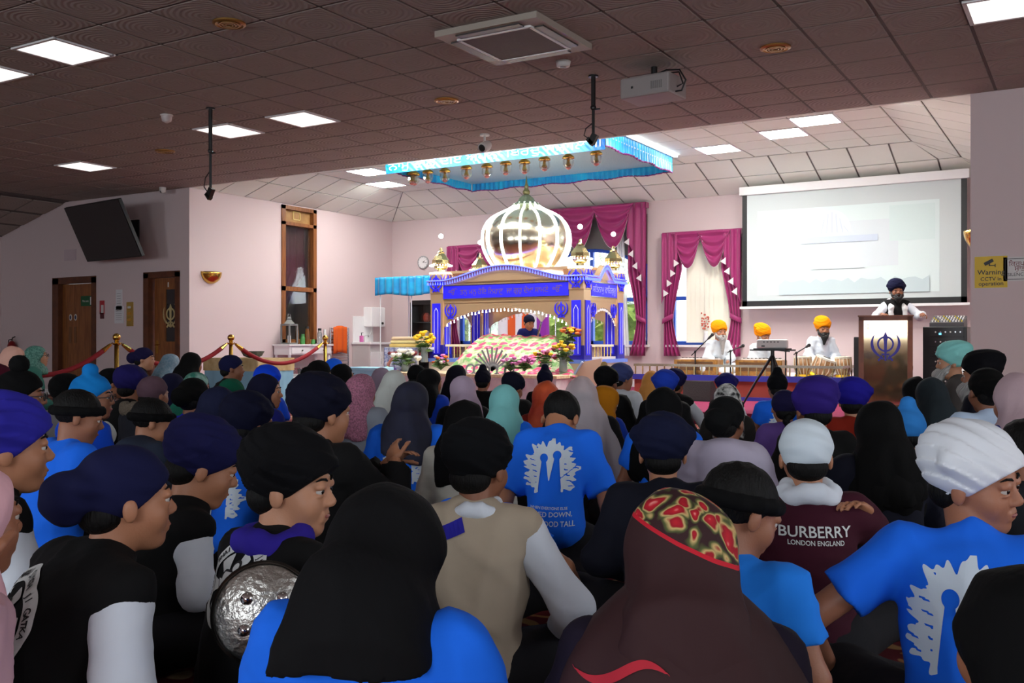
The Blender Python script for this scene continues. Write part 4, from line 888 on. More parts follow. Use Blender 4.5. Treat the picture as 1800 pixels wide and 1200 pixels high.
# ---- projection screen
SYY = 15.95; a, b_ = pY(1301, 330, SYY), pY(1705, 299, SYY); z1 = a.z; z0 = pY(1303, 541, SYY).z
t = thing('projection_screen', 'large white roll-down projection screen with black border', 'screen', ((a.x+b_.x)/2, SYY, z0)); hw = (b_.x-a.x)/2; H = z1-z0
MB().box((-hw, -.06, H-.14), (hw, .06, H), bev=.01).build('housing', WHITE, t)
for x in (-hw+.2, hw-.2): MB().box((x-.03, .05, H-.12), (x+.03, .42, H-.04)).build('wall_bracket', WPLAS, t)
SCR = mat('projection cloth lit by the projector', (194, 204, 204), .8)
MB().box((-hw+.05, -.005, .06), (hw-.05, .005, H-.1)).build('cloth', SCR, t)
MB().box((-hw+.04, -.009, .02), (-hw+.12, .008, H-.1)).box((hw-.12, -.009, .02), (hw-.04, .008, H-.1)).box((-hw+.04, -.009, .02), (hw-.04, .008, .11)).build('border', BLACK, t)
MB().box((-hw, -.025, -.02), (hw, .02, .02)).build('bottom_bar', WHITE, t)
pic = MB().box((-hw+.3, -.0075, .2), (hw-.42, -.006, H-.42)).build('projected_picture', mat('projected picture', (206, 221, 220), .8, emit=.04), t)
SHN = [0]
def shape(nm, poly, m): SHN[0] += 1; MB().prism(poly, 0, .001, on_back(0, 0, -.0085-.0012*SHN[0])).build(nm, m, pic)
PA, PB, PCc, PD = (mat('projected '+n_, c_, .8, emit=.05) for n_, c_ in (('white', (220, 234, 232)), ('lilac', (190, 202, 216)), ('pink', (202, 212, 216)), ('grey', (184, 201, 204))))
shape('picture_wall', [(-.45, .62), (.75, .62), (.75, 1.35), (-.45, 1.35)], PCc)
shape('picture_screen', [(.62, 1.0), (1.28, 1.0), (1.28, 1.55), (.62, 1.55)], mat('projected pale green', (198, 216, 214), .8, emit=.05))
shape('picture_dome', [(-.25+.3*math.cos(k*math.pi/12)*(1 if k not in (6,) else 1), 1.18+.36*math.sin(k*math.pi/12)) for k in range(13)], PA)
for k in range(-3, 4): shape('picture_dome_rib', [(-.25+.085*k-.008, 1.18), (-.25+.085*k+.008, 1.18), (-.25+.06*k+.006, 1.18+.33*math.cos(k*.42)), (-.25+.06*k-.006, 1.18+.33*math.cos(k*.42))], PB)
shape('picture_band', [(-.75, 1.02), (.45, 1.02), (.45, 1.12), (-.75, 1.12)], PB)
shape('picture_cloth', [(-.6, .60), (.25, .60), (.15, .72), (-.15, .80), (-.45, .72)], PCc)
shape('picture_crowd', [(-1.1, .2)]+[(-1.1+.1*k, .36+.09*abs(math.sin(k*1.3))) for k in range(24)]+[(1.2, .2)], PD)
# ================================================================ HALL FITTINGS
# ---- doors in the front left wall
def door_leaf(b, x0, x1, z0, z1, y): b.box((x0, y, z0), (x1, y+.045, z1), bev=.004)
x0, x1, z0, z1 = D1
fr = MB().box((x0-.02, YP-.025, 0), (x0+.16, YP+.2, z1)).box((x1-.09, YP-.025, 0), (x1+.02, YP+.2, z1)).box((x0-.02, YP-.025, z1-.1), (x1+.02, YP+.2, z1+.02)).build('door_1', DWOOD, kind='structure')
xm = (x0+.16+x1-.09)/2-.16
for xa, xb in ((x0+.165, xm-.003), (xm+.003, x1-.095)):
    lf = MB(); door_leaf(lf, xa, xb, .01, z1-.105, YP+.06); lf = lf.build('door_leaf', WOOD, fr)
    s_ = 1 if xa < xm-.1 else -1; xe = (xb if s_ == 1 else xa)-s_*.07
    MB().box((xe-.035, YP+.052, .95), (xe+.035, YP+.06, 1.25)).build('push_plate', mat('worn wood plate', (110, 70, 36), .4), lf)
    sg = MB().lathe([(.05, 0), (.05, .004)], on_back(xe, 1.42, YP+.06) @ Matrix.Diagonal((.8, 1.2, 1, 1)), 16).build('fire_door_disc', WPLAS, lf); MB().lathe([(.03, .004), (.03, .006)], on_back(xe, 1.42, YP+.06) @ Matrix.Diagonal((.8, 1.2, 1, 1)), 16).build('blue_symbol', mat('sign blue', (24, 48, 90), .5), sg)
sg = tag(MB().box((x1-.47, YP+.035, 1.62), (x1-.13, YP+.058, 1.80)).build('exit_sign', mat('sign green', (16, 84, 48), .5)), 'green fire exit sign on the double door', 'sign')
flat_text('lettering', 'Fire exit', on_back(x1-.33, 1.71, YP+.033), WHITE, sg, w=.17); MB().box((x1-.2, YP+.033, 1.64), (x1-.15, YP+.0345, 1.78)).build('running_symbol', WHITE, sg)
x0, x1, z0, z1 = D2
fr = MB().box((x0-.02, YP-.025, 0), (x0+.11, YP+.2, z1)).box((x1-.08, YP-.025, 0), (x1+.02, YP+.2, z1)).box((x0-.02, YP-.025, z1-.08), (x1+.02, YP+.2, z1+.02)).build('door_2', DWOOD, kind='structure')
xa, xb = x0+.16, x1-.09
lf = MB().box((xa, YP+.07, .01), (xb, YP+.11, .98)).box((xa, YP+.07, 1.86), (xb, YP+.11, z1-.085)).box((xa, YP+.07, .98), (xa+.28, YP+.11, 1.86)).box((xb-.1, YP+.07, .98), (xb, YP+.11, 1.86)).build('door_leaf', WOOD, fr)
pn = MB().box((xa+.28, YP+.085, .98), (xb-.1, YP+.095, 1.86)).build('pane', mat('dark door glass', (40, 38, 40), .08), lf)
khanda('khanda_emblem', on_back((xa+.28+xb-.1)/2, 1.42, YP+.082), .42, mat('cream emblem', (196, 180, 130), .5), pn)
MB().box((xa+.34, YP+.06, 1.9), (xa+.36, YP+.07, 1.98)).build('number_1', WPLAS, lf)
MB().box((xa+.04, YP+.06, .78), (xa+.09, YP+.07, 1.0)).tube([(xa+.065, YP+.06, .92), (xa+.065, YP+.02, .92), (xa+.18, YP+.02, .93)], .009, 6).build('handle', GOLD, lf)
MB().box((D1[0]-.3, YP+.9, -.1), (XL-.22, YP+1.0, 2.6)).box((D1[0]-.3, YP+.2, 2.3), (XL-.22, YP+1.0, 2.4)).build('wall_corridor', PINK, kind='structure')
# ---- wall signs and plates
def plate(nm, lab, cat, x, y, w, h, m, Y=YP, wx=None):
    p = pY(x, y, Y); return tag(MB().box((p.x-w/2, Y-.012, p.z-h/2), (p.x+w/2, Y, p.z+h/2)).build(nm, m), lab, cat), p
o, p = plate('fire_notice', 'red and white fire action notice by the double door', 'sign', 180, 540, .12, .24, mat('notice red', (170, 40, 50), .5)); MB().box((p.x-.02, YP-.014, p.z-.1), (p.x+.05, YP-.012, p.z+.04)).build('white_panel', WPLAS, o)
o, p = plate('small_notice', 'small dark red notice under the fire notice', 'sign', 180, 554, .10, .12, mat('dark notice', (86, 30, 40), .5))
for k, (y, w, h) in enumerate(((527, .16, .36), (553, .24, .30))):
    o, p = plate('paper_notice', ['tall paper notice in a plastic sleeve', 'square paper notice with printed lines below another'][k], 'notice', 210, y, w, h, mat('white paper', (214, 214, 216), .3))
    for i in range(6): MB().box((p.x-w*.35, YP-.0135, p.z+h*.3-i*h*.12), (p.x+w*.3, YP-.012, p.z+h*.32-i*h*.12)).build('printed_line', mat('grey print', (130, 130, 136), .6), o)
o, p = plate('switch_plate', 'brass light switch plate between the doors', 'switch', 229, 552, .17, .42, mat('brass plate', (190, 160, 80), .35, .7))
for i in range(3): MB().box((p.x-.05, YP-.02, p.z+.1-.11*i), (p.x+.03, YP-.012, p.z+.14-.11*i)).build('switch', GOLD if i else WPLAS, o)
o, p = plate('vent_grille', 'faint rectangular vent grille high on the pink wall', 'vent', 124, 448, .34, .2, mat('pink vent', (196, 176, 182), .6))
for i in range(5): MB().box((p.x-.15, YP-.016, p.z-.07+.033*i), (p.x+.15, YP-.012, p.z-.06+.033*i)).build('slat', MATS['pink vent'], o)
o, p = plate('warning_sign', 'yellow warning sign about cameras on the right wall', 'sign', 1742, 478, .30, .32, mat('sign yellow', (214, 178, 20), .45))
MB().box((p.x-.155, YP-.008, p.z-.165), (p.x+.155, YP-.001, p.z+.165)).build('white_edge', WPLAS, o)
for txt, z, w in (('Warning', -.01, .25), ('CCTV in', -.07, .19), ('operation', -.125, .225)): flat_text('lettering', txt, on_back(p.x, p.z+z, YP-.0135), BLACK, o, w=w, bold=.01)
Mc = on_back(p.x-.02, p.z+.10, YP-.0135); cm = MB().box((-.045, -.017, 0), (.045, .017, .001), Mc @ Matrix.Rotation(math.radians(28), 4, 'Z')).box((.0, -.035, 0), (.012, -.012, .001), Mc).box((.0, -.038, 0), (.06, -.030, .001), Mc).box((.055, -.052, 0), (.063, -.018, .001), Mc); cm.build('camera_symbol', BLACK, o)
o, p = plate('silence_notice', 'framed white silence notice beside the yellow sign', 'sign', 1803, 472, .40, .24, WPLAS)
fm = MB()
for a_, c_ in (((-.185, -.105), (.185, -.1)), ((-.185, .1), (.185, .105)), ((-.185, -.105), (-.18, .105)), ((.18, -.105), (.185, .105))): fm.box((p.x+a_[0], YP-.0135, p.z+a_[1]), (p.x+c_[0], YP-.012, p.z+c_[1]))
fm.build('frame_line', BLACK, o)
for txt, z, w, m in (('ਿਕਰਪਾ ਕਰਕੇ', .06, .30, RED), ('ਸ਼ਾਂਤ ਰਹੋ', .005, .2, RED), ('SILENCE PLEASE', -.055, .32, BLACK)): flat_text('lettering', txt, on_back(p.x, p.z+z, YP-.0135), m, o, w=w)
# ---- television on bracket
t = thing('television', 'large black flat television tilted down from the pink wall', 'television', (-14.15, 10.32, 2.82), 0); Rt = (Matrix.Rotation(math.radians(-7.4), 4, 'Z') @ Matrix.Rotation(math.radians(25), 4, 'X'))
MB().box((-.875, -.03, -.492), (.875, .03, .492), Rt, bev=.006).build('casing', BLACK, t); MB().box((-.86, -.034, -.47), (.86, -.029, .478), Rt).build('glossy_screen', mat('glossy black glass', (8, 9, 11), .06, spec=.4), t)
MB().box((-.2, .03, -.2), (.2, .07, .2), Rt).tube([(0, .05, 0), (0, .35, .02), (0, .59, .05)], .035, 8).box((-.12, .585, -.15), (.12, .615, .25)).build('bracket', BLACKM, t)
# ---- fire extinguisher at the left
p = pY(20, 600, YP-.12); t = thing('fire_extinguisher', 'red fire extinguisher hung on the left wall', 'extinguisher', (p.x, YP-.11, .55))
MB().lathe([(.07, 0), (.08, .02), (.08, .36), (.05, .42), (.025, .44)], None, 16).build('cylinder', mat('extinguisher red', (120, 20, 24), .3), t, smooth=True); MB().tube([(0, 0, .44), (.02, 0, .5), (.1, 0, .52)], .012, 6).tube([(0, 0, .47), (-.1, 0, .46), (-.13, 0, .3), (-.1, 0, .1)], .01, 6).build('hose_and_lever', BLACK, t); MB().box((-.03, .06, .2), (.03, .11, .3)).build('bracket', BLACKM, t)
# ---- stanchions and velvet ropes
VEL = mat('red velvet rope', (138, 10, 26), .8); SX = -9.7
sy = [pX(205, 600, SX).y, pX(406, 600, SX).y, pX(586, 600, SX).y]; sy[2] = min(sy[2], 10.8); sy.insert(0, sy[0]-1.9)
def stanchion(y, lab):
    t = thing('stanchion', lab, 'stanchion', (SX, y, 0), 0, 'brass rope posts')
    MB().lathe([(.16, 0), (.16, .02), (.08, .035), (.03, .05)], None, 20).build('base', GOLD, t); MB().cyl((0, 0, .04), (0, 0, .95), .026, seg=14).build('post', mat('satin brass', (176, 138, 62), .3, 1.0), t, smooth=True)
    MB().lathe([(.04, .94), (.045, .955), (.02, .965), (.028, .98), (.02, .99)], None, 14).build('collar', GOLD, t); MB().sph((0, 0, 1.03), .045, 16, 10).build('ball', GOLD, t, smooth=True)
    for s in (-1, 1): MB().tube([(0, s*.03, .95), (0, s*.06, .965), (0, s*.08, .945)], .006, 6).build('hook', GOLD, t)
for y, lab in zip(sy, ('brass rope post nearest the rear of the hall', 'brass rope post before the pink wall beside the double door', 'brass rope post before the cloth-covered table', 'brass rope post beside the towel radiator')): stanchion(y, lab)
for k in range(3):
    t = thing('velvet_rope', ['red velvet rope running down from the door-side post', 'red velvet rope sagging before the doors', 'red velvet rope sagging before the console table'][k], 'rope', (SX, sy[k], 0), 0, 'velvet ropes')
    L = sy[k+1]-sy[k]; sag = .27 if k else .33
    f = lambda u: V((0, .08+(L-.16)*u, .945-sag*4*u*(1-u)))
    MB().tube([f(.05+.9*i/20) for i in range(21)], .028, 10).build('rope', VEL, t, smooth=True)
    for s in (0, 1): MB().tube([f(s), f(.06 if s == 0 else .94)], [.018, .031], 8).build('end_cap', GOLD, t)
# ---- ceiling fittings
def ceil_pt(x, y, z=ZC): return pZ(x, y, z)
p = ceil_pt(905, 66); t = thing('air_conditioner', 'square ceiling cassette air conditioner with grille', 'air conditioner', p)
b = MB(); 
for a_ in ((-.48, -.48, .48, -.34), (-.48, .34, .48, .48), (-.48, -.34, -.34, .34), (.34, -.34, .48, .34)): b.box((a_[0], a_[1], -.05), (a_[2], a_[3], 0))
b.build('frame', mat('off white casing', (160, 150, 138), .5), t); MB().box((-.33, -.33, -.06), (.33, .33, -.02), bev=.004).build('grille', mat('grey filter grille', (96, 86, 82), .7, bump='weave', bs=60, bd=.5), t)
for k in range(4): MB().box((-.30, .36, -.062), (.30, .44, -.045), Matrix.Rotation(k*math.pi/2, 4, 'Z')).build('louvre', mat('dark louvre', (60, 56, 54), .4), t)
for k in range(4): MB().box((-.345, .325, -.066), (.345, .35, -.05), Matrix.Rotation(k*math.pi/2, 4, 'Z')).build('grille_edge', WHITE, t)
for k, (x, y, lab) in enumerate(((403, 40, 'round brass ceiling speaker between embossed tiles beside the bright panels'), (785, 176, 'round brass ceiling speaker behind the air conditioner'), (1363, 83, 'round brass ceiling speaker near the projector'), (290, 265, 'round brass ceiling speaker above the television'))):
    t = thing('ceiling_speaker', lab, 'ceiling speaker', ceil_pt(x, y), 0, 'brass ceiling speakers')
    MB().lathe([(.13, 0), (.13, -.012), (.11, -.02), (.10, -.012)], None, 24).build('rim', mat('aged brass', (170, 130, 70), .35, .8), t)
    for r in (.085, .06, .035): MB().lathe([(r, -.014), (r, -.022), (r-.012, -.022), (r-.012, -.014)], None, 20, caps=False).build('grille_ring', MATS['aged brass'], t)
    MB().lathe([(.10, -.004), (.10, -.010)], None, 20).build('cone', mat('brown mesh', (86, 62, 40), .6), t)
t = thing('smoke_detector', 'round white smoke detector by the air conditioner', 'detector', ceil_pt(990, 108)); MB().lathe([(.02, -.05), (.06, -.045), (.065, -.02), (.07, 0)], None, 20).build('body', WPLAS, t, smooth=True); MB().lathe([(.03, -.052), (.03, -.05)], None, 12).build('vent', BLACK, t)
t = thing('dome_sensor', 'small translucent dome sensor under the ceiling', 'sensor', ceil_pt(293, 202)); MB().lathe([(.01, -.09), (.05, -.07), (.06, -.02), (.06, 0)], None, 16).build('dome', mat('milky dome', (190, 180, 178), .3), t, smooth=True); MB().lathe([(.07, -.01), (.07, 0)], None, 16).build('base', WPLAS, t)
def boom(x, y0, y1, lab):
    p = ceil_pt(x, y0); d = (p-V((0, 0, CH))).dot(FW); L = (y1-y0)/F*d; t = thing('ceiling_camera_pole', lab, 'pole', p, 0, 'black ceiling poles')
    MB().cyl((0, 0, 0), (0, 0, -L*.5), .022, seg=10).build('upper_tube', BLACKM, t); MB().cyl((0, 0, -L*.45), (0, 0, -L*.9), .015, seg=10).build('lower_tube', BLACKM, t)
    MB().lathe([(.05, -.015), (.05, 0)], None, 12).build('ceiling_plate', BLACKM, t); MB().sph((0, 0, -L*.48), .03, 8, 6).box((0, -.008, -L*.52), (.07, .008, -L*.5)).build('clamp', BLACKM, t)
    MB().cbox((0, 0, -L*.95), (.06, .05, .10), R3('Y', 30)).cbox((-.03, 0, -L+.01), (.08, .05, .04), R3('Y', 50)).build('camera_head', BLACKM, t)
    MB().tube([(0, 0, -L*.7), (-.08, 0, -L*.78), (-.1, 0, -L*.88), (-.02, 0, -L*.97)], .006, 5).build('cable', BLACK, t)
boom(370, 190, 346, 'black ceiling pole with camera clamp before the tall window wall'); boom(1043, 133, 250, 'black ceiling pole with camera clamp before the canopy')
p = ceil_pt(852, 236); t = thing('security_camera', 'white bullet security camera hanging before the canopy', 'camera', p); MB().lathe([(.06, -.02), (.06, 0)], None, 14).build('mount', WPLAS, t); MB().cyl((0, 0, 0), (0, 0, -.1), .014).build('stem', WPLAS, t)
Mx = Mt(0, 0, -.15) @ Matrix.Rotation(math.radians(115), 4, 'X'); MB().lathe([(.05, -.09), (.065, -.05), (.065, .05), (.06, .07)], Mx, 16).build('housing', WPLAS, t, smooth=True); MB().lathe([(.045, .07), (.03, .074)], Mx, 14).build('lens', BLACK, t)
p = ceil_pt(1150, 118); t = thing('ceiling_projector', 'white ceiling projector with dangling black cables', 'projector', p, math.radians(-4))
MB().cyl((0, 0, -.12), (0, 0, 0), .03).build('mount', BLACKM, t); MB().box((-.26, -.19, -.30), (.24, .19, -.11), bev=.02).build('case', mat('grey white casing', (146, 138, 136), .45), t)
MB().lathe([(.055, 0), (.05, .03)], frame((.02, .19, -.2), (-1, 0, 0), (0, 0, 1)), 16).build('lens', BLACK, t); MB().box((-.14, -.195, -.22), (-.12, -.188, -.2)).build('sensor', BLACK, t)
for k in range(6): MB().box((.06+.02*k, -.194, -.25), (.07+.02*k, -.188, -.18)).build('vent_slot', mat('grey vent', (120, 116, 114), .6), t)
MB().tube([(.0, -.05, -.1), (.15, -.05, -.06), (.28, -.05, -.08), (.34, -.05, -.18), (.3, -.05, -.27), (.24, -.05, -.27)], .008, 6).build('cable', BLACK, t); MB().tube([(.1, -.02, -.08), (.26, -.02, -.09), (.30, -.02, -.2), (.24, -.02, -.22)], .008, 6).build('cable', BLACK, t)
p = pY(286, 335, YP-.25); t = thing('dome_camera', 'small round security camera by the corner of the pink wall', 'camera', (p.x, p.y, ZC)); MB().lathe([(.02, -.10), (.05, -.08), (.055, -.02), (.055, 0)], None, 14).build('body', WPLAS, t, smooth=True); MB().sph((0, -.03, -.07), .025, 8, 6).build('lens', BLACK, t)

# ================================================================ PEOPLE: smooth blended bodies, clothing and headwear
def surface_nets(G, lo, h):
    """iso-surface (0) of a sampled distance field as a quad mesh"""
    S = G < 0; nx, ny, nz = G.shape
    idx = -np.ones((nx-1, ny-1, nz-1), np.int64)
    cs = [S[i:nx-1+i, j:ny-1+j, k:nz-1+k] for i in (0, 1) for j in (0, 1) for k in (0, 1)]
    cnt = sum(c.astype(np.int8) for c in cs); act = (cnt > 0) & (cnt < 8)
    I, J, K = np.nonzero(act); n = len(I)
    if n == 0: return np.zeros((0, 3)), np.zeros((0, 4), int)
    idx[I, J, K] = np.arange(n)
    P = np.zeros((n, 3)); C = np.zeros(n)
    for ax in range(3):
        o = [a for a in range(3) if a != ax]
        for a in (0, 1):
            for b in (0, 1):
                d0 = [0, 0, 0]; d0[o[0]] = a; d0[o[1]] = b; d1 = list(d0); d1[ax] = 1
                g0 = G[I+d0[0], J+d0[1], K+d0[2]]; g1 = G[I+d1[0], J+d1[1], K+d1[2]]
                m = (g0 < 0) != (g1 < 0); t = np.where(m, g0/np.where(m, g0-g1, 1), 0)
                p = np.array(d0, float)[None, :].repeat(n, 0); p[:, ax] = t
                P += p*m[:, None]; C += m
    P = (P/np.maximum(C, 1)[:, None]+np.stack([I, J, K], 1))*h+np.array(lo)
    F_ = []
    for ax in range(3):
        o = [a for a in range(3) if a != ax]; sl0 = [slice(1, -1)]*3; sl0[ax] = slice(0, -1); sl1 = [slice(1, -1)]*3; sl1[ax] = slice(1, None)
        a_, b_ = S[tuple(sl0)], S[tuple(sl1)]; ii = np.nonzero(a_ != b_)
        base = [ii[0], ii[1], ii[2]]; base = [base[q]+(0 if q == ax else 1) for q in range(3)]
        def cidx(da, db):
            c = [base[0].copy(), base[1].copy(), base[2].copy()]; c[o[0]] = c[o[0]]-da; c[o[1]] = c[o[1]]-db; return idx[c[0], c[1], c[2]]
        q = np.stack([cidx(1, 1), cidx(0, 1), cidx(0, 0), cidx(1, 0)], 1); fl = a_[ii]
        if ax == 1: fl = ~fl
        q[~fl] = q[~fl][:, ::-1]; F_.append(q)
    Fq = np.concatenate(F_); return P, Fq[(Fq >= 0).all(1)]
class Field:
    """list of primitives blended together"""
    def __init__(s): s.p = []
    def cap(s, a, b, ra, rb, k=.03, cut=None, sub=False): s.p.append(('c', np.array(a, float), np.array(b, float), ra, rb, k, cut, sub)); return s
    def ell(s, c, r, R=None, k=.03, cut=None, sub=False): s.p.append(('e', np.array(c, float), np.array(r, float), R, None, k, cut, sub)); return s
    def mesh(s, h, disp=None, cuts=(), grow=0.0):
        lo = np.full(3, 9.); hi = np.full(3, -9.)
        for q in s.p:
            if q[7]: continue
            if q[0] == 'c': r = max(q[3], q[4]); a = np.minimum(q[1], q[2])-r; b = np.maximum(q[1], q[2])+r
            else: r = q[2].max() if q[3] is not None else q[2]; a = q[1]-r; b = q[1]+r
            lo = np.minimum(lo, a); hi = np.maximum(hi, b)
        lo -= .03+grow; hi += .03+grow; n = np.ceil((hi-lo)/h).astype(int)+2
        ax = [(lo[i]+h*np.arange(n[i])).astype(np.float32) for i in range(3)]; G = np.full(n, .5, np.float32)
        for q in s.p:
            k = max(q[5], 1e-4); m = k+.03+grow
            if q[0] == 'c': r = max(q[3], q[4]); a = np.minimum(q[1], q[2])-r; b = np.maximum(q[1], q[2])+r
            else: r = q[2].max() if q[3] is not None else q[2]; a = q[1]-r; b = q[1]+r
            i0 = np.clip(np.floor((a-m-lo)/h).astype(int), 0, n-1); i1 = np.clip(np.ceil((b+m-lo)/h).astype(int)+1, 1, n)
            if (i1 <= i0).any(): continue
            X, Y, Z = np.meshgrid(*[ax[t][i0[t]:i1[t]] for t in range(3)], indexing='ij', sparse=True)
            if q[0] == 'c':
                A, B = q[1], q[2]; D = B-A; L2 = max(float(D@D), 1e-9)
                t = np.clip(((X-A[0])*D[0]+(Y-A[1])*D[1]+(Z-A[2])*D[2])/L2, 0, 1)
                d = np.sqrt((X-A[0]-t*D[0])**2+(Y-A[1]-t*D[1])**2+(Z-A[2]-t*D[2])**2)-(q[3]+(q[4]-q[3])*t)
            else:
                u, v, w = X-q[1][0], Y-q[1][1], Z-q[1][2]
                if q[3] is not None:
                    R = q[3]; u, v, w = (R[0][0]*u+R[1][0]*v+R[2][0]*w, R[0][1]*u+R[1][1]*v+R[2][1]*w, R[0][2]*u+R[1][2]*v+R[2][2]*w)
                r = q[2]; k0 = np.sqrt((u/r[0])**2+(v/r[1])**2+(w/r[2])**2); k1 = np.sqrt((u/r[0]**2)**2+(v/r[1]**2)**2+(w/r[2]**2)**2)
                d = k0*(k0-1)/np.maximum(k1, 1e-6)
            if q[6] is not None: pt, nr = q[6]; d = np.maximum(d, (X-pt[0])*nr[0]+(Y-pt[1])*nr[1]+(Z-pt[2])*nr[2])
            sl = tuple(slice(i0[t], i1[t]) for t in range(3)); g = G[sl]
            if q[7]: d = -d; hh = np.clip(.5-.5*(d-g)/k, 0, 1); G[sl] = d+(g-d)*hh+k*hh*(1-hh)
            else: hh = np.clip(.5+.5*(d-g)/k, 0, 1); G[sl] = d+(g-d)*hh-k*hh*(1-hh)
        X, Y, Z = np.meshgrid(*ax, indexing='ij', sparse=True)
        if grow: G -= grow
        if disp is not None: G -= disp(X, Y, Z).astype(np.float32)
        for cu in cuts:
            if callable(cu): G = np.maximum(G, cu(X, Y, Z).astype(np.float32)); continue
            pt, nr = cu; G = np.maximum(G, ((X-pt[0])*nr[0]+(Y-pt[1])*nr[1]+(Z-pt[2])*nr[2]).astype(np.float32))
        G[0], G[-1], G[:, 0], G[:, -1], G[:, :, 0], G[:, :, -1] = (.5,)*6
        return surface_nets(G, lo, h)
def join_mesh(parts):
    vs, fs, o = [], [], 0
    for v, f in parts: vs.append(v); fs.append(f+o); o += len(v)
    return np.concatenate(vs), np.concatenate(fs)
def np_obj(name, vf, m, parent):
    v, f = vf; me = bpy.data.meshes.new(name); me.vertices.add(len(v)); me.vertices.foreach_set('co', v.astype(np.float32).ravel())
    me.loops.add(len(f)*4); me.polygons.add(len(f)); me.loops.foreach_set('vertex_index', f.astype(np.int32).ravel())
    me.polygons.foreach_set('loop_start', np.arange(0, len(f)*4, 4, dtype=np.int32)); me.polygons.foreach_set('use_smooth', np.ones(len(f), bool))
    me.materials.append(m); me.update(calc_edges=True); me.validate()
    return link(name, me, parent)
def rotm(yaw=0, pitch=0, roll=0):
    """yaw>0 turns towards the person's right, pitch>0 nods down, roll>0 tilts to the right"""
    return np.array(Matrix.Rotation(math.radians(-yaw), 3, 'Z') @ Matrix.Rotation(math.radians(-pitch), 3, 'X') @ Matrix.Rotation(math.radians(roll), 3, 'Y'))
def cloth(c, kind='shirt'):
    if max(c) < 30: c = tuple(int(q*.6) for q in c)
    nm = '%s %d %d %d' % (kind, *c)
    if kind == 'turban': return mat(nm, c, .9, bump='wave', bs=5, bd=.2, spec=.15, stretch=(1, 1, 2.4))
    if kind == 'scarf': return mat(nm, c, .85, bump='noise', bs=9, bd=.3, spec=.15, stretch=(2.2, 2.2, .6))
    if kind == 'sheer': return mat(nm, c, .6, alpha=.55, bump='noise', bs=16, bd=.2, stretch=(2, 2, .5))
    if kind == 'lace': return mat(nm, c, .8, bump='noise', bs=160, bd=.6, c2=tuple(int(q*.72) for q in c), cs=120)
    if kind == 'dots': return mat(nm, c, .8, c2=(210, 210, 206), cs=26)
    return mat(nm, c, .88, bump='noise', bs=7, bd=.35, spec=.25)
def skin(c): return mat('skin %d %d %d' % c, c, .5, bump='noise', bs=220, bd=.06, spec=.4)
SK = [(150, 98, 72), (168, 114, 84), (134, 86, 62), (182, 130, 100)]
HAIR = mat('black hair', (9, 8, 7), .65, bump='noise', bs=60, bd=.4, spec=.2, stretch=(3, 3, .4))
GREYH = mat('grey beard hair', (168, 166, 162), .8, bump='wave', bs=30, bd=.5); DARKB = mat('black beard hair', (16, 14, 14), .75, bump='wave', bs=30, bd=.5)
EYEW = mat('eye white', (186, 178, 170), .3); IRIS = mat('dark iris', (22, 13, 9), .15); LIP = mat('lips', (142, 76, 68), .5)

def head_field(f, T_, hs, ears=True):
    """adds skull, face, ears to a field; T_(p)->body space, hs: head scale"""
    R = T_.R; e = lambda c, r, k=.02, **q: f.ell(T_(c), np.array(r)*hs, R, k*hs, **q); c_ = lambda a, b, ra, rb, k=.012, **q: f.cap(T_(a), T_(b), ra*hs, rb*hs, k*hs, **q)
    e((0, -.012, .035), (.074, .093, .080)); e((0, .028, -.035), (.058, .060, .074), .03); e((0, .060, -.090), (.024, .022, .018), .03)
    for s in (-1, 1):
        e((s*.034, .056, -.028), (.028, .026, .030), .025); e((s*.030, .100, .006), (.018, .016, .012), .012, sub=True)
        e((s*.030, .0815, .0155), (.018, .0105, .0065), .005); e((s*.030, .081, -.0045), (.017, .0095, .0045), .005)
        if ears: e((s*.077, -.006, -.008), (.009, .017, .028), .008)
        e((s*.0095, .0935, -.0265), (.009, .010, .007), .008)
    c_((-.032, .077, .024), (.032, .077, .024), .010, .010, .02); c_((0, .083, .012), (0, .102, -.020), .007, .0108, .012)
    c_((-.016, .086, -.052), (.016, .086, -.052), .007, .007, .008); c_((-.013, .084, -.064), (.013, .084, -.064), .008, .008, .008)
class HT:
    def __init__(s, o, R, hs): s.o = np.array(o, float); s.R = R; s.hs = hs
    def __call__(s, p): return s.o+s.R @ (np.array(p, float)*s.hs)
def fold_disp(ctr, amp, n, ph=0.0):
    """vertical drapery folds around a centre, growing downwards"""
    def f(X, Y, Z):
        a = np.arctan2(X-ctr[0], Y-ctr[1]); d = np.clip((ctr[2]+.06-Z)/.25, 0, 1.4)
        return amp*d*(1.5*(1-np.abs(np.sin(n*.5*a+ph+5*Z)))-.6+.6*np.sin(n*1.6*a+2*ph-8*Z))
    return f
def wrinkle(amp, s=1.0, ph=0.0):
    """crossing cloth creases: soft ridges in a few random directions, warped so that they never look regular"""
    rs = np.random.RandomState(int(ph*997) % 9973); cs = []
    for _ in range(5):
        v = rs.normal(size=3)*np.array((.8, .6, 1.0)); v /= np.linalg.norm(v); cs.append((v, math.pi/rs.uniform(.07, .17)*s, rs.uniform(0, 6)))
    def f(X, Y, Z):
        U_ = X+.035*np.sin(9*Z+ph)+.02*np.sin(15*Y); W_ = Z+.03*np.sin(8*X+2*ph); o = 0
        for v, k, p in cs: o = o+(1-np.abs(np.sin(k*(U_*v[0]+Y*v[1]+W_*v[2])+p)))**2-.33
        return amp*o
    return f
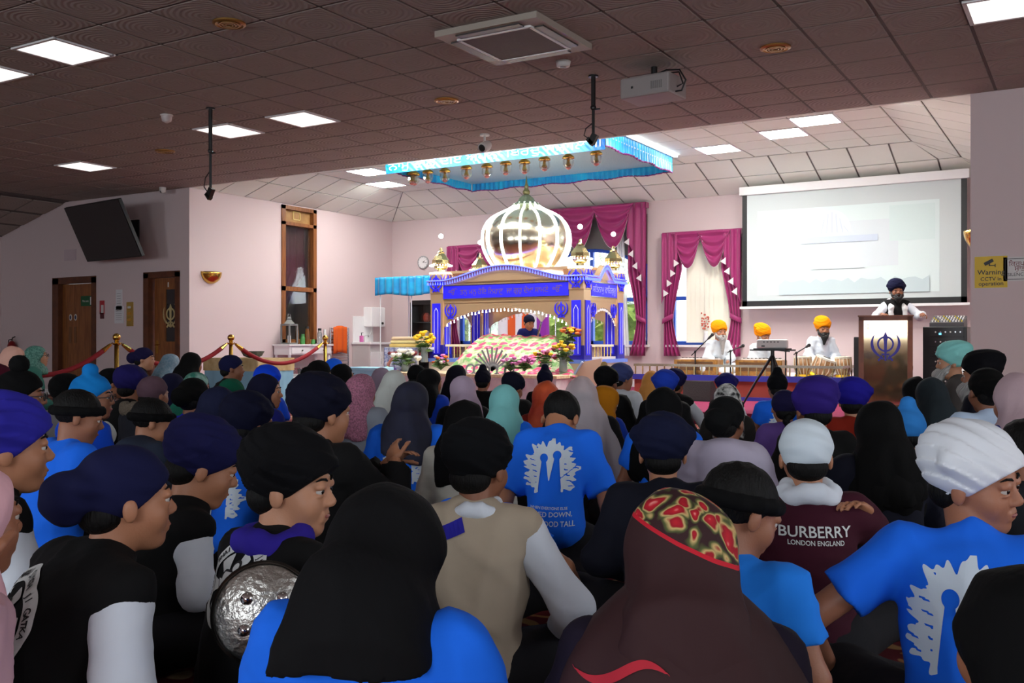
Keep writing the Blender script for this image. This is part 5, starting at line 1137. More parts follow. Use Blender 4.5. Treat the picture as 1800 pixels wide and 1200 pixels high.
def hand(f, w, dirv, pn, s=1.0, curl=.5, left=False):
    """palm and five unequal bent fingers: w wrist, dirv along the hand, pn palm normal (towards the palm side)"""
    w = np.array(w, float); d = np.array(dirv, float); d /= np.linalg.norm(d); n = np.array(pn, float); n -= d*(n@d); n /= np.linalg.norm(n); x = np.cross(d, n)*(1 if left else -1)
    P = lambda a, b, c: w+(x*a+d*b+n*c)*s
    f.cap(P(-.022, .03, 0), P(-.024, .075, 0), .017*s, .015*s, .012); f.cap(P(.0, .02, 0), P(.0, .078, 0), .019*s, .016*s, .014); f.cap(P(.022, .03, 0), P(.026, .072, 0), .017*s, .014*s, .012)
    for i, (a, L, r) in enumerate(((-.031, .072, .0088), (-.011, .080, .0092), (.010, .074, .0088), (.030, .058, .0078))):
        q = P(a, .078, 0); ang = 0.; seg = (L*.45, L*.32, L*.25)
        for j in range(3):
            ang += curl*(.5, .9, .6)[j]; q2 = q+(d*math.cos(ang)+n*math.sin(ang)+x*(a*.9)*(1-curl)*.6)*seg[j]*s; f.cap(q, q2, r*s, r*s*.92, .003); q = q2; r *= .94
    q = P(-.030, .025, .006); ang = .75
    for j, L in enumerate((.035, .030, .024)): q2 = q+(d*math.cos(ang)-x*math.sin(ang)+n*(.35+.5*curl*j))*L*s; f.cap(q, q2, .0105*s, .0095*s, .005); q = q2; ang -= .3*(1+curl)
def person(label, x, y, d, turn=None, top=None, tops='turban', tc=(20, 24, 60), outfit='tee', oc=(24, 92, 214), under=(215, 222, 232), lean=12, yaw=0, pitch=0, roll=0,
           sk=0, arms='lap', legs=(26, 26, 30), s=None, hs=None, wide=1.0, base=0.0, sleeve=None, beard=None, glasses=False, sc=None, emblem=None, prints=None, extra=None, fine=1.0, stand=False, z_top=None, hip=None, sl=.27, drop=0.0):
    """x,y: pixel of the headwear's top centre; d: depth from the camera along its view; turn: degrees the body faces right of the view direction"""
    P = pd(x, y, d); ztop = P.z-base if z_top is None else z_top
    hd_h = {'turban': .150, 'dome': .140, 'knot': .20, 'bun': .135, 'scarf': .135, 'hood': .15, 'hair': .125, 'cap': .135, 'pagg': .165, 'none': .12}[tops]
    hs = hs or (1.0 if ztop > .80 else .93)
    wide *= .82; hip = hip or (.92 if stand else .105)
    # torso scale from the height that is left below the head
    la = math.radians(lean)
    sT = s or max(.55, (ztop-hip-hd_h*hs-(.118*math.cos(la*.6)-drop)*hs)/(.445*math.cos(la)))
    if turn is None:
        tv = V((-2.2, 12.4, 0))-V((P.x, P.y, 0)); turn = math.degrees(math.atan2(tv.dot(RT), tv.dot(FW)))*.85
    rz = TH-math.radians(turn)
    pv = np.array((0, 0, hip)); ca, sa = math.cos(la), math.sin(la)
    def U(q):
        qx, qy, qz = np.array(q, float)*sT; return pv+np.array((qx*wide, qy*ca+qz*sa, -qy*sa+qz*ca))
    neck = U((0, -.012, .445)); hR = rotm(yaw, pitch, roll)
    nk = neck+np.array((0, .03+.10*math.sin(la*.6)+drop*.8, .118*math.cos(la*.6)-drop))*hs
    H = HT(nk, hR, hs)
    off = Vector((nk[0], nk[1], 0)); off.rotate(Matrix.Rotation(rz, 3, 'Z'))
    root = thing('person', label, 'person', (P.x-off.x, P.y-off.y, base), rz)
    hb = min(.024, max(.009, d*.0034))*fine; hh = min(.015, max(.0048, d*.0021))*fine
    K = sT
    S = {q: U((q*.158, -.012, .395)) for q in (-1, 1)}
    # arms
    AR = {}
    for q in (-1, 1):
        a = arms if isinstance(arms, str) else arms.get(q, 'lap')
        if isinstance(a, tuple): AR[q] = (np.array(a[0], float), np.array(a[1], float)); continue
        if a == 'lap': el, wr = (q*.205*K*wide/.82, .09*K+.06*sa, hip+.175*K), (q*.085*K, .25*K, hip+.10*K)
        elif a == 'knee': el, wr = (q*.25*K, .12*K, hip+.17*K), (q*.27*K, .31*K, hip+.07)
        elif a == 'lectern': el, wr = (q*.27, .12, hip+.24), (q*.25, .34, hip+.26)
        elif a == 'up': el, wr = (q*.2*K, .16*K, hip+.24*K), (q*.06*K, .28*K, hip+.36*K)
        AR[q] = (np.array(el), np.array(wr))
    # ---- skin body: head, neck, arms, hands, trunk, legs
    fh = Field(); head_field(fh, H, hs, ears=tops not in ('scarf', 'hood')); fh.cap(H((0, -.02, -.05)), neck-np.array((0, 0, .03)), .049*hs, .050*hs, .02)
    parts = [fh.mesh(hh)]
    fb = Field(); fb.cap(neck-np.array((0, 0, .01)), neck-np.array((0, 0, .08*K)), .045*hs, .06*K, .04); fb.ell(U((0, 0, .30)), (.12*K*wide, .075*K, .13*K), None, .05); fb.ell(pv+np.array((0, 0, .03)), (.13*K*wide, .09*K, .10*K), None, .05)
    for q in (-1, 1):
        el, wr = AR[q]; fb.cap(S[q], el, .043*K, .036*K, .03); fb.cap(el, wr, .036*K, .024*K, .02)
    if stand:
        for q in (-1, 1): fb.cap((q*.09, 0, hip), (q*.10, .02, .48), .085, .06, .04); fb.cap((q*.10, .02, .48), (q*.10, -.02, .08), .055, .04, .03); fb.cap((q*.10, -.02, .05), (q*.12, .14, .03), .035, .03, .02)
    else:
        for q in (-1, 1): fb.cap((q*.02*K, .34*K, .05), (-q*.10*K, .37*K, .04), .035, .026, .02)
    parts.append(fb.mesh(max(hb, .011)))
    fx = Field()
    for q in (-1, 1):
        el, wr = AR[q]; dv = wr-el; dv /= np.linalg.norm(dv); hand(fx, wr-dv*.01, dv+np.array((-q*.25, 0, -.12)), (0, -.2, -1) if abs(dv[2]) < .8 else (0, 1, 0), .9*max(K, .8), .55, left=q > 0)
    if d < 7 or stand or arms != 'lap': parts.append(fx.mesh(min(.010, max(.0045, d*.0022))))
    np_obj('body', join_mesh(parts), skin(SK[sk] if isinstance(sk, int) else sk), root)
    # ---- trousers
    ft = Field()
    if stand:
        for q in (-1, 1): ft.cap((q*.09, 0, hip+.03), (q*.10, .02, .48), .12, .10, .05); ft.cap((q*.10, .02, .48), (q*.10, -.01, .1), .10, .10, .04)
    else:
        for q in (-1, 1): ft.cap((q*.09*K, .02, max(.105, hip-.05)), (q*.31*K, .27*K, .115), .10*K, .072*K, .05); ft.cap((q*.31*K, .27*K, .11), (q*.03*K, .36*K, .065), .07*K, .05*K, .04)
        ft.ell((0, -.01, .10), (.17*K, .14*K, .10), None, .05)
    np_obj('trousers', ft.mesh(max(hb*1.2, .013), cuts=[((0, 0, .004), (0, 0, -1))]), cloth(legs, 'cotton'), root)
    # ---- top: shirt, then vest, hoodie or jacket over it
    def torso(f, g, slv, gs=None):
        gs = g if gs is None else gs
        f.ell(U((0, -.005, .285)), ((.152*K+g)*wide, .102*K+g, .150*K), None, .06); f.ell(U((0, -.01, .15)), ((.140*K+g)*wide, .105*K+g, .15*K), None, .07)
        f.ell(pv+np.array((0, 0, .01)), ((.165*K+g)*wide, .135*K+g, .11*K), None, .06); f.cap(U((-.08, -.018, .362)), U((.08, -.018, .362)), .064*K+g*.7, .064*K+g*.7, .04)
        f.cap(neck-np.array((0, 0, .05*K)), neck+np.array((0, .006, -.012)), .066*K+g*.5, .056*hs+g*.4, .025)
        for q in (-1, 1):
            f.cap(U((q*.05, -.016, .415)), S[q], .040*K+g*.7, .046*K+g*.9, .03)
            if slv <= 0: continue
            el, wr = AR[q]
            if slv < 1: e2 = S[q]+(el-S[q])*slv; nn = (el-S[q])/np.linalg.norm(el-S[q]); f.cap(S[q], S[q]+(el-S[q])*(slv+.25), .056*K+gs, .058*K+gs, .035, cut=(e2, nn))
            else:
                f.cap(S[q], el, (.045 if outfit == 'vest' and gs > g else .054)*K+gs, .048*K+gs, .035)
                nn = (wr-el)/np.linalg.norm(wr-el); e2 = el+(wr-el)*(.4+.55*min(1, slv-1)); f.cap(el, wr+nn*.03, .047*K+gs, .036*K+gs, .03, cut=(e2, nn))
    ph = (x*.37) % 6.28; cut0 = [((0, 0, .004 if not stand else hip-.12), (0, 0, -1))]
    shirt_o = None
    if outfit == 'tee':
        f = Field(); torso(f, .012, sleeve if sleeve is not None else .62); shirt_o = np_obj('shirt', f.mesh(hb, wrinkle(.0042, 1, ph), cut0), cloth(oc), root)
    elif outfit in ('long', 'kurta'):
        f = Field(); torso(f, .016, sleeve if sleeve is not None else 1.85); 
        if outfit == 'kurta' and not stand: f.ell((0, .10*K, .09), (.27*K, .24*K, .075), None, .06)
        shirt_o = np_obj('shirt', f.mesh(hb, wrinkle(.005, 1, ph), cut0), cloth(oc), root)
        if outfit == 'kurta': pass
    elif outfit in ('vest', 'hoodie', 'jacket'):
        f = Field(); torso(f, -.004, 1.8 if outfit == 'vest' else .5, .012 if outfit == 'vest' else 0)
        np_obj('shirt', f.mesh(hb, wrinkle(.0028, 1.2, ph), cut0), cloth(under), root)
        f = Field(); torso(f, .026, 0 if outfit == 'vest' else 1.85)
        f.cap(neck+np.array((-.028, -.010, -.008)), neck+np.array((.028, -.010, -.008)), .050*hs, .050*hs, .015)
        if outfit == 'hoodie': f.ell(neck+np.array((0, -.075, -.035))*1.0, (.125*K, .065, .085), None, .04); f.ell(neck+np.array((0, -.03, .0)), (.085, .07, .05), None, .03)
        nm = {'vest': 'vest', 'hoodie': 'hoodie', 'jacket': 'jacket'}[outfit]
        shirt_o = np_obj(nm, f.mesh(hb, wrinkle(.0042, 1, ph), cut0), cloth(oc), root)
    # ---- beard, glasses, eyes
    if beard:
        f = Field(); L = beard[1]; f.cap(H((-.045, .05, -.05)), H((0, .085, -.085)), .028*hs, .034*hs, .03); f.cap(H((.045, .05, -.05)), H((0, .085, -.085)), .028*hs, .034*hs, .03); f.cap(H((0, .085, -.085)), H((0, .075, -.085-L)), .042*hs, .016*hs, .03)
        f.cap(H((-.03, .092, -.046)), H((.03, .092, -.046)), .010*hs, .010*hs, .01); f.ell(H((0, .108, -.058)), np.array((.018, .02, .007))*hs, hR, .006, sub=True)
        for q in (-1, 1): f.cap(H((q*.068, .02, -.01)), H((q*.05, .05, -.06)), .014*hs, .022*hs, .02)
        np_obj('beard', f.mesh(hh*1.1, lambda X, Y, Z: .002*np.sin(90*X+30*Z)), beard[0], root)
    if abs(((turn+yaw) % 360)-0) > 20 and (turn+yaw) % 360 < 340 and tops != 'none2':
        for q in (-1, 1):
            eb = MB(); c = H((q*.030, .0775, .006)); eb.sph(c, .0125*hs, 12, 8); e_ = eb.build('eye', EYEW, root, smooth=True)
            gz = H.R @ np.array((0, 1, 0)); ib = MB(); ib.sph(c+gz*.0066*hs, .0080*hs, 10, 8); ib.build('iris', IRIS, e_, smooth=True)
            MB().tube([H((q*.013, .092, .029)), H((q*.024, .0915, .034)), H((q*.036, .086, .035)), H((q*.048, .076, .030))], [.002*hs, .0034*hs, .003*hs, .0012*hs], 6).build('eyebrow', HAIR, root)
        MB().tube([H((-.023, .085, -.0535)), H((-.009, .0925, -.056)), H((0, .0935, -.057)), H((.009, .0925, -.056)), H((.023, .085, -.0535))], [.001, .0045*hs, .0045*hs, .0045*hs, .001], 6).build('lips', LIP, root)
    if glasses:
        g = MB()
        for q in (-1, 1):
            g.tube([H((q*.032+.024*math.cos(a*.5236), .102, .004+.018*math.sin(a*.5236))) for a in range(12)], .0022, 5, closed=True); g.tube([H((q*.056, .100, .008)), H((q*.078, .03, .008)), H((q*.08, -.01, .0))], .002, 5)
        g.tube([H((-.008, .106, .008)), H((.008, .106, .008))], .002, 5); g.build('glasses', BLACK, root)
    # ---- headwear
    tm = sc or cloth(tc, 'turban' if tops not in ('scarf', 'hood') else 'scarf'); f = Field(); E = lambda c, r, k=.02, **q: f.ell(H(c), np.array(r)*hs, hR, k, **q)
    facecut = lambda zz=.020, tilt=.55: (H((0, .055, zz)), hR @ np.array((0, .62, -.78)) if tilt else hR @ np.array((0, 0, -1)))
    nm = 'turban'
    if tops in ('turban', 'pagg'):
        E((0, -.012, .055), (.100, .118, .092)); E((0, -.03, .085), (.085, .095, .068), .03)
        if tops == 'pagg': E((0, -.045, .11), (.092, .105, .062), .03); E((0, .03, .10), (.07, .06, .055), .03)
        for q in (-1, 1): f.cap(H((q*.02, .095, .035)), H((q*.095, -.02, .075)), .022*hs, .026*hs, .02)
        v = f.mesh(hh*1.25, lambda X, Y, Z: .0060*(lambda t: (t-np.floor(t))**1.4)(((Z-nk[2])+(.42 if math.sin(ph*7) > 0 else -.42)*(X-nk[0])+.25*(Y-nk[1])+.010*np.sin(22*X+ph)+.006*np.sin(35*Y))/.034)-.002, [facecut()])
    elif tops in ('dome', 'knot', 'bun', 'cap'):
        E((0, -.012, .042), (.086, .106, .090)); cut = [facecut(.026)]
        if tops == 'knot': E((0, -.012, .145), (.040, .042, .042), .014); f.cap(H((-.03, -.012, .118)), H((.03, -.012, .118)), .020*hs, .020*hs, .015)
        if tops == 'bun': E((0, -.125, .02), (.062, .058, .062), .014); f.cap(H((-.05, -.095, .045)), H((.05, -.095, .045)), .026*hs, .026*hs, .02)
        v = f.mesh(hh*1.2, lambda X, Y, Z: .0014*np.sin((Z-nk[2])*120+40*np.abs(X-nk[0])), cut); nm = 'patka' if tops != 'cap' else 'cap'
    elif tops == 'hair':
        E((0, -.014, .038), (.080, .100, .086)); v = f.mesh(hh*1.1, lambda X, Y, Z: .0022*np.sin(160*X+60*Z)*np.sin(120*Y), [facecut(.035)]); nm = 'hair'; tm = sc or HAIR
    elif tops in ('scarf', 'hood'):
        E((0, -.016, .036), (.090, .108, .094)); f.cap(H((0, -.03, .0)), neck+np.array((0, -.045, .03)), .088*hs, .112*hs, .05)
        sh = neck-np.array((0, .02, .035)); f.ell(sh, (.150*K*wide, .124*K, .080*K), None, .07)
        bk = U((0, -.10, .31)); f.ell(bk, (.150*K*wide, .056*K, .13*K), rotm(0, lean), .06)
        E((0, .112, -.028), (.058, .070, .088), .012, sub=True)
        zc = nk[2]+.13*hs-sl-.06; v = f.mesh(hh*1.3, (lambda a_, b_: (lambda X, Y, Z: a_(X, Y, Z)+b_(X, Y, Z)))(fold_disp(nk, .0062, 8, ph), wrinkle(.0042, .7, ph)), [lambda X, Y, Z: zc+.02*np.sin(14*X+ph)+.25*(Y-nk[1])+.10*np.sin(ph)*X-Z]); nm = 'scarf' if tops == 'scarf' else 'hood'
    if tops != 'none': np_obj(nm, v, tm, root)
    if tops in ('turban', 'dome', 'knot', 'bun', 'cap', 'pagg') and beard is None:       # hair at the nape
        f = Field(); f.ell(H((0, -.05, -.02)), np.array((.066, .056, .05))*hs, hR, .01); np_obj('nape_hair', f.mesh(max(hh, .008)*1.2), HAIR, root)
    info = dict(root=root, H=H, U=U, K=K, hs=hs, neck=neck, S=S, AR=AR, shirt=shirt_o, hip=hip, lean=lean, hR=hR)
    if emblem: back_emblem(info, emblem)
    if prints: prints(info)
    if extra: extra(info)
    return info
# ---- flat prints laid onto the back of a garment
def project(info, pts2, z0, x0=0.0, off=.004, front=False):
    """pts2 (u right, v up as read from behind) -> points on the garment's back"""
    me = info['shirt'].data
    if 'bvh' not in info: info['bvh'] = BVHTree.FromPolygons([v.co[:] for v in me.vertices], [p.vertices[:] for p in me.polygons])
    out = []; last = None
    la = math.radians(info['lean'])
    for u, v in pts2:
        c = info['U']((0, 0, z0)); o = Vector((x0+u, c[1]+v*math.sin(la)-.8, c[2]+v*math.cos(la))); h = info['bvh'].ray_cast(o, Vector((0, 1, 0)))
        if h[0] is None: out.append(Vector((x0+u, (last.y if last else c[1]-.1), o.z)))
        else: last = h[0]-Vector((0, off, 0)); out.append(last)
    return out
def mask_patch(fn, w, h, n):
    """filled contour fn>0 on a w x h patch by clipping the cells of a grid"""
    nx, ny = n, max(2, int(n*h/w)); xs = [-w/2+w*i/nx for i in range(nx+1)]; ys = [-h/2+h*j/ny for j in range(ny+1)]
    val = [[fn(x, y) for x in xs] for y in ys]; vs, fs, cache = [], [], {}
    def vid(p):
        k = (round(p[0], 5), round(p[1], 5))
        if k not in cache: cache[k] = len(vs); vs.append(p)
        return cache[k]
    for j in range(ny):
        for i in range(nx):
            c = [(xs[i], ys[j], val[j][i]), (xs[i+1], ys[j], val[j][i+1]), (xs[i+1], ys[j+1], val[j+1][i+1]), (xs[i], ys[j+1], val[j+1][i])]
            if all(q[2] <= 0 for q in c): continue
            poly = []
            for a in range(4):
                p, q = c[a], c[(a+1) % 4]
                if p[2] > 0: poly.append((p[0], p[1]))
                if (p[2] > 0) != (q[2] > 0): t = p[2]/(p[2]-q[2]); poly.append((p[0]+(q[0]-p[0])*t, p[1]+(q[1]-p[1])*t))
            ids = []
            for p in poly:
                k = vid(p)
                if k not in ids: ids.append(k)
            if len(ids) >= 3: fs.append(ids)
    return vs, fs
def put_print(info, name, vs, fs, m, z0, x0=0.0, off=.004, parent=None):
    P = project(info, [(v[0], v[1]) for v in vs], z0, x0, off); b = MB(); b.v = [tuple(p) for p in P]; b.f = [list(f) for f in fs]; b.mi = [0]*len(fs)
    return b.build(name, m, parent or info['shirt'])
PRW = mat('white shirt print', (206, 220, 232), .75)
def tree_mask(x, y, w=.24, h=.27):
    u, v = x/(w/2), y/(h/2); r = math.hypot(u*.98, v*.95); a = math.atan2(v, u)
    f = .86+.07*math.sin(9*a+1)+.06*math.sin(17*a+.6)+.05*math.sin(31*a)-r
    if v < -.55: f -= (abs(v)-.55)*.8
    st = math.sin(38*v+6*u)*math.sin(9*u+3*v)
    if abs(u) > .45 and st > .62: f = min(f, -.05)
    for cx, hd, wd in ((-.22, .30, .17), (.22, .40, .18)):                     # two standing figures left blank
        dv = hd-v; body = wd*(.45+.75*min(1, max(0, dv)/.9))-abs(u-cx+.05*dv*(1 if cx > 0 else -1)); hx = math.hypot(u-cx, (v-hd-.08))
        if -.05 < dv < 1.25: f = min(f, -body)
        f = min(f, hx-.14)
    if abs(v+.35-.75*(u-.2)) < .022 and u > .1: f = min(f, -.02)
    return f
def tree_print(text=True, sc=1.0, dz=0.0, n=64, x0=0.0):
    def go(info):
        k = info['K']*sc; vs, fs = mask_patch(lambda x, y: tree_mask(x, y), .24, .27, n)
        put_print(info, 'tree_print', [(a*k, b*k) for a, b in vs], fs, PRW, .26+dz, x0)
        if text:
            for txt, v, w, h in (('WHEN EVERYONE ELSE', -.155, .15, .011), ('BOWED DOWN,', -.180, .185, .022), ('THEY STOOD TALL', -.215, .21, .022)):
                tv, tf = text_geo(txt, 1.0, bold=.012); tv = fit(tv, w*k, h*k); put_print(info, 'lettering', [(a, b+v*k) for a, b, _ in tv], tf, PRW, .26+dz, x0, .005)
    return go
def lettering(lines, m):
    def go(info):
        k = info['K']
        for txt, v, w, h in lines:
            tv, tf = text_geo(txt, 1.0, bold=.015); tv = fit(tv, w*k, h*k); put_print(info, 'lettering', [(a, b+v*k) for a, b, _ in tv], tf, m, .26, 0, .005)
    return go
EMB_W = mat('emblem white', (206, 208, 206), .7); EMB_B = mat('emblem black', (16, 16, 18), .7)
def back_emblem(info, spec):
    """round club emblem: white ring with lettering on a circle, rays and a figure inside"""
    R, z0, x0, detail = spec; k = info['K']; R *= k
    n = 48 if detail else 20
    def ringf(r0, r1): return lambda x, y: min(math.hypot(x, y)-r0, r1-math.hypot(x, y))
    vs, fs = mask_patch(ringf(R*.74, R), R*2.1, R*2.1, n); e = put_print(info, 'emblem_ring', vs, fs, EMB_W, z0, x0, .0035)
    vs, fs = mask_patch(lambda x, y: min(R*.68-math.hypot(x, y), math.sin(6*math.atan2(y, x)+.5)*.02), R*2.1, R*2.1, n); put_print(info, 'emblem_rays', vs, fs, EMB_W, z0, x0, .0035, e)
    fig = lambda x, y: max(R*.13-math.hypot(x-.05*R, y-.38*R), min(R*(.20+.10*math.sin(y*9/R))-abs(x+.02*R-.12*y), R*.30-y, y+R*.62), R*.09-abs(x+y*.8+.25*R) if abs(x) < R*.45 and y < .1*R and y > -R*.6 else -1)
    vs, fs = mask_patch(fig, R*1.4, R*1.4, n); put_print(info, 'emblem_figure', vs, fs, EMB_B, z0, x0, .005, e)
    vs, fs = mask_patch(lambda x, y: fig(x*1.12, y*1.05)-R*.035, R*1.4, R*1.4, n); put_print(info, 'emblem_highlight', vs, fs, EMB_W, z0, x0, .006, e)
    if detail:
        txt = 'SHAHEED BHAI MANI SINGH JI GATKA AKHARA'; 
        V_, F_ = [], []
        for i, ch in enumerate(txt):
            if ch == ' ': continue
            a = math.radians(205-250*i/(len(txt)-1)); tv, tf = text_geo(ch, 1.0, bold=.02); xs = [q[0] for q in tv]; 
            s_ = R*.17; cx = (min(xs)+max(xs))/2; o = len(V_)
            for q in tv:
                lx, ly = (q[0]-cx)*s_, q[1]*s_; rr = R*.87+ly; V_.append((rr*math.cos(a)+lx*math.sin(a), rr*math.sin(a)-lx*math.cos(a)))
            F_ += [[j+o for j in g_] for g_ in tf]
        put_print(info, 'emblem_lettering', V_, F_, EMB_B, z0, x0, .0055, e)

# ================================================================ EVERY PERSON IN THE HALL
NAVY, BLK, BLU, WHT, SLATE = (21, 23, 58), (15, 15, 18), (26, 110, 240), (214, 221, 230), (42, 48, 66)
EM = (.105, .24, -.02, False); EMF = (.115, .24, -.035, True)
# extras ------------------------------------------------------------
def strap(color, a, b, w=.022):
    """flat band laid over the back from a to b (u, v) in back coordinates"""
    def go(info):
        k = info['K']; n = 16; pts = []
        dx, dy = b[0]-a[0], b[1]-a[1]; l = math.hypot(dx, dy); px, py = -dy/l*w, dx/l*w
        vs = [((a[0]+dx*i/n+s*px)*k, (a[1]+dy*i/n+s*py)*k) for i in range(n+1) for s in (-1, 1)]
        put_print(info, 'strap', vs, [(2*i, 2*i+1, 2*i+3, 2*i+2) for i in range(n)], color, .26, 0, .006)
    return go
def collar(color, r=.062, tr=.021, zo=.008):
    def go(info):
        f = Field(); nk = info['neck']; hs = info['hs']
        for i in range(10):
            a0, a1 = 2*math.pi*i/10, 2*math.pi*(i+1)/10; f.cap(nk+np.array((r*math.cos(a0), r*.85*math.sin(a0)-.01, zo+.010*math.sin(3*a0))), nk+np.array((r*math.cos(a1), r*.85*math.sin(a1)-.01, zo+.010*math.sin(3*a1))), tr*hs, tr*hs, .015)
        np_obj('collar', f.mesh(.008, wrinkle(.002, 2)), color, info['root'])
    return go
def shawl(i):
    f = Field(); n = i['neck']
    for q in (-1, 1): f.cap(n+np.array((q*.075, -.03, .0)), n+np.array((q*.085, .10, -.09)), .032, .032, .03); f.cap(n+np.array((q*.085, .10, -.09)), n+np.array((q*.095, .115, -.40)), .034, .040, .03)
    f.cap(n+np.array((-.075, -.03, 0)), n+np.array((0, -.065, .005)), .034, .036, .03); f.cap(n+np.array((.075, -.03, 0)), n+np.array((0, -.065, .005)), .034, .036, .03)
    np_obj('shawl', f.mesh(.010, wrinkle(.003, 1.5, 2)), cloth((226, 228, 228)), i['root'])
def many(*fs):
    def go(i):
        for q in fs: q(i)
    return go
def bandana(color, knot=True):
    def go(i):
        f = Field(); H = i['H']; hs = i['hs']
        for q in range(14):
            a0, a1 = 2*math.pi*q/14, 2*math.pi*(q+1)/14; g = lambda a: H((.077*math.cos(a), -.012+.097*math.sin(a), .030+.018*math.sin(a))); f.cap(g(a0), g(a1), .017*hs, .017*hs, .02)
        np_obj('bandana', f.mesh(.009), cloth(color, 'turban'), i['root'])
    return go
def fur_trim(i):
    f = Field(); nk = i['neck']; rnd = random.Random(3)
    for q in range(46):
        a = math.pi*(.02+.96*q/45)+math.pi; f.ell(nk+np.array((.135*math.cos(a)+rnd.uniform(-.008, .008), -.03+.10*math.sin(a), .035+rnd.uniform(-.012, .02))), (.026, .026, .03), None, .012)
    np_obj('fur_trim', f.mesh(.010, lambda X, Y, Z: .004*np.sin(300*X)*np.sin(280*Z)*np.sin(290*Y)), mat('grey brown fur', (120, 108, 92), .95, bump='noise', bs=120, bd=1.0), i['root'])
def pompom(i):
    f = Field(); f.ell(i['H']((0, -.01, .155)), (.045, .045, .045), None, .01); np_obj('pompom', f.mesh(.008, lambda X, Y, Z: .003*np.sin(260*X)*np.sin(240*Z)), cloth(BLK, 'turban'), i['root'])
def braid(i):
    f = Field(); a = i['H']((0, -.09, -.04))
    for q in range(9): f.ell(a+np.array((.008*(-1)**q, -.012-.006*q*.4, -.028*q)), (.022, .02, .022), None, .008)
    np_obj('braid', f.mesh(.009), HAIR, i['root'])
def longhair(i):
    f = Field(); H = i['H']; f.ell(H((0, -.06, -.02)), np.array((.075, .06, .09))*i['hs'], i['hR'], .02); f.cap(H((0, -.085, -.06)), H((0, -.105, -.20)), .06, .035, .03); np_obj('hair', f.mesh(.012, lambda X, Y, Z: .002*np.sin(140*X)), HAIR, i['root'])
def back_text(lines, m, z0=.26):
    def go(info):
        k = info['K']
        for txt, v, w, h in lines:
            tv, tf = text_geo(txt, 1.0, bold=.012); tv = fit(tv, w*k, h*k); put_print(info, 'lettering', [(a, b+v*k) for a, b, _ in tv], tf, m, z0, 0, .005)
    return go
def lens_scarf(nm, base, flo, border, zt):
    """brown scarf with a printed rose band over the crown and a red border line"""
    m = mat(nm, base, .75, bump='noise', bs=10, bd=.3, spec=.25); N, L, Pp = nodes(m); tc = N.new('ShaderNodeTexCoord'); sx = N.new('ShaderNodeSeparateXYZ'); L.new(tc.outputs['Object'], sx.inputs[0])
    v = N.new('ShaderNodeTexVoronoi'); v.inputs['Scale'].default_value = 30; nz = N.new('ShaderNodeTexNoise'); nz.inputs['Scale'].default_value = 16; L.new(tc.outputs['Object'], nz.inputs['Vector']); mv = N.new('ShaderNodeMix'); mv.data_type = 'VECTOR'; mv.inputs[0].default_value = .07; L.new(tc.outputs['Object'], mv.inputs[4]); L.new(nz.outputs['Color'], mv.inputs[5]); L.new(mv.outputs[1], v.inputs['Vector'])
    rm = N.new('ShaderNodeValToRGB'); e = rm.color_ramp.elements; e[0].position = .0; e[1].position = .62; e[0].color = (*lin((236, 150, 140)), 1); e[1].color = (*lin(base), 1)
    for pos, c in ((.16, (190, 30, 44)), (.36, (150, 20, 36)), (.42, (196, 168, 110)), (.52, (84, 92, 50))):
        q = e.new(pos); q.color = (*lin(c), 1)
    L.new(v.outputs['Distance'], rm.inputs[0])
    ht = N.new('ShaderNodeMath'); ht.operation = 'MULTIPLY_ADD'; ht.inputs[1].default_value = .45; L.new(sx.outputs['X'], ht.inputs[0]); L.new(sx.outputs['Z'], ht.inputs[2])
    r1 = N.new('ShaderNodeMath'); r1.operation = 'GREATER_THAN'; r1.inputs[1].default_value = zt; L.new(ht.outputs[0], r1.inputs[0])
    a = N.new('ShaderNodeMix'); a.data_type = 'RGBA'; a.inputs[6].default_value = (*lin(base), 1); L.new(r1.outputs[0], a.inputs[0]); L.new(rm.outputs[0], a.inputs[7])
    c = N.new('ShaderNodeMath'); c.operation = 'COMPARE'; c.inputs[1].default_value = zt; c.inputs[2].default_value = .0035; L.new(ht.outputs[0], c.inputs[0])
    b = N.new('ShaderNodeMix'); b.data_type = 'RGBA'; b.inputs[7].default_value = (*lin(border), 1); L.new(c.outputs[0], b.inputs[0]); L.new(a.outputs[2], b.inputs[6]); L.new(b.outputs[2], Pp.inputs['Base Color'])
    return m
def cape(color, r=(.24, .17, .20), dz=-.10, fold=.010):
    """scarf end spreading over shoulders and back"""
    def go(i):
        f = Field(); n = i['neck']; K = i['K']; f.ell(n+np.array((0, -.02, dz)), np.array(r)*K, None, .05); f.ell(n+np.array((0, -.02, dz-.12)), np.array((r[0]*1.1, r[1]*1.05, r[2]))*K, None, .08)
        f.cap(n+np.array((0, -.02, .02)), n+np.array((0, -.03, -.1)), .09, .15*K, .05)
        i['cape'] = np_obj('scarf_drape', f.mesh(.013, fold_disp(n, fold, 7, 1.3), [(n+np.array((0, 0, dz-.22)), (0, .25, -1))]), color, i['root'])
    return go
QUEUE = []
def P_(label, x, y, d, **k): QUEUE.append([label, x, y, d, k])
def rose_ribbons(i):
    j = dict(i, shirt=i['cape']); j.pop('bvh', None)
    for x0, z0, col, dy in ((.02, .36, (190, 28, 44), 0), (.03, .36, (122, 140, 92), .016), (-.10, .42, (176, 24, 44), 0), (.16, .20, (184, 28, 50), 0)):
        vs, fs = mask_patch(lambda x, y: .0075*(1-(x/.075)**2)-abs(y-dy-.018*math.sin(x*38)), .15, .09, 44); put_print(j, 'printed_ribbon', vs, fs, mat('ribbon print %d' % col[1], col, .8), z0, x0, .004)
BROWN = lens_scarf('brown rose scarf', (52, 28, 30), None, (190, 26, 44), .665)
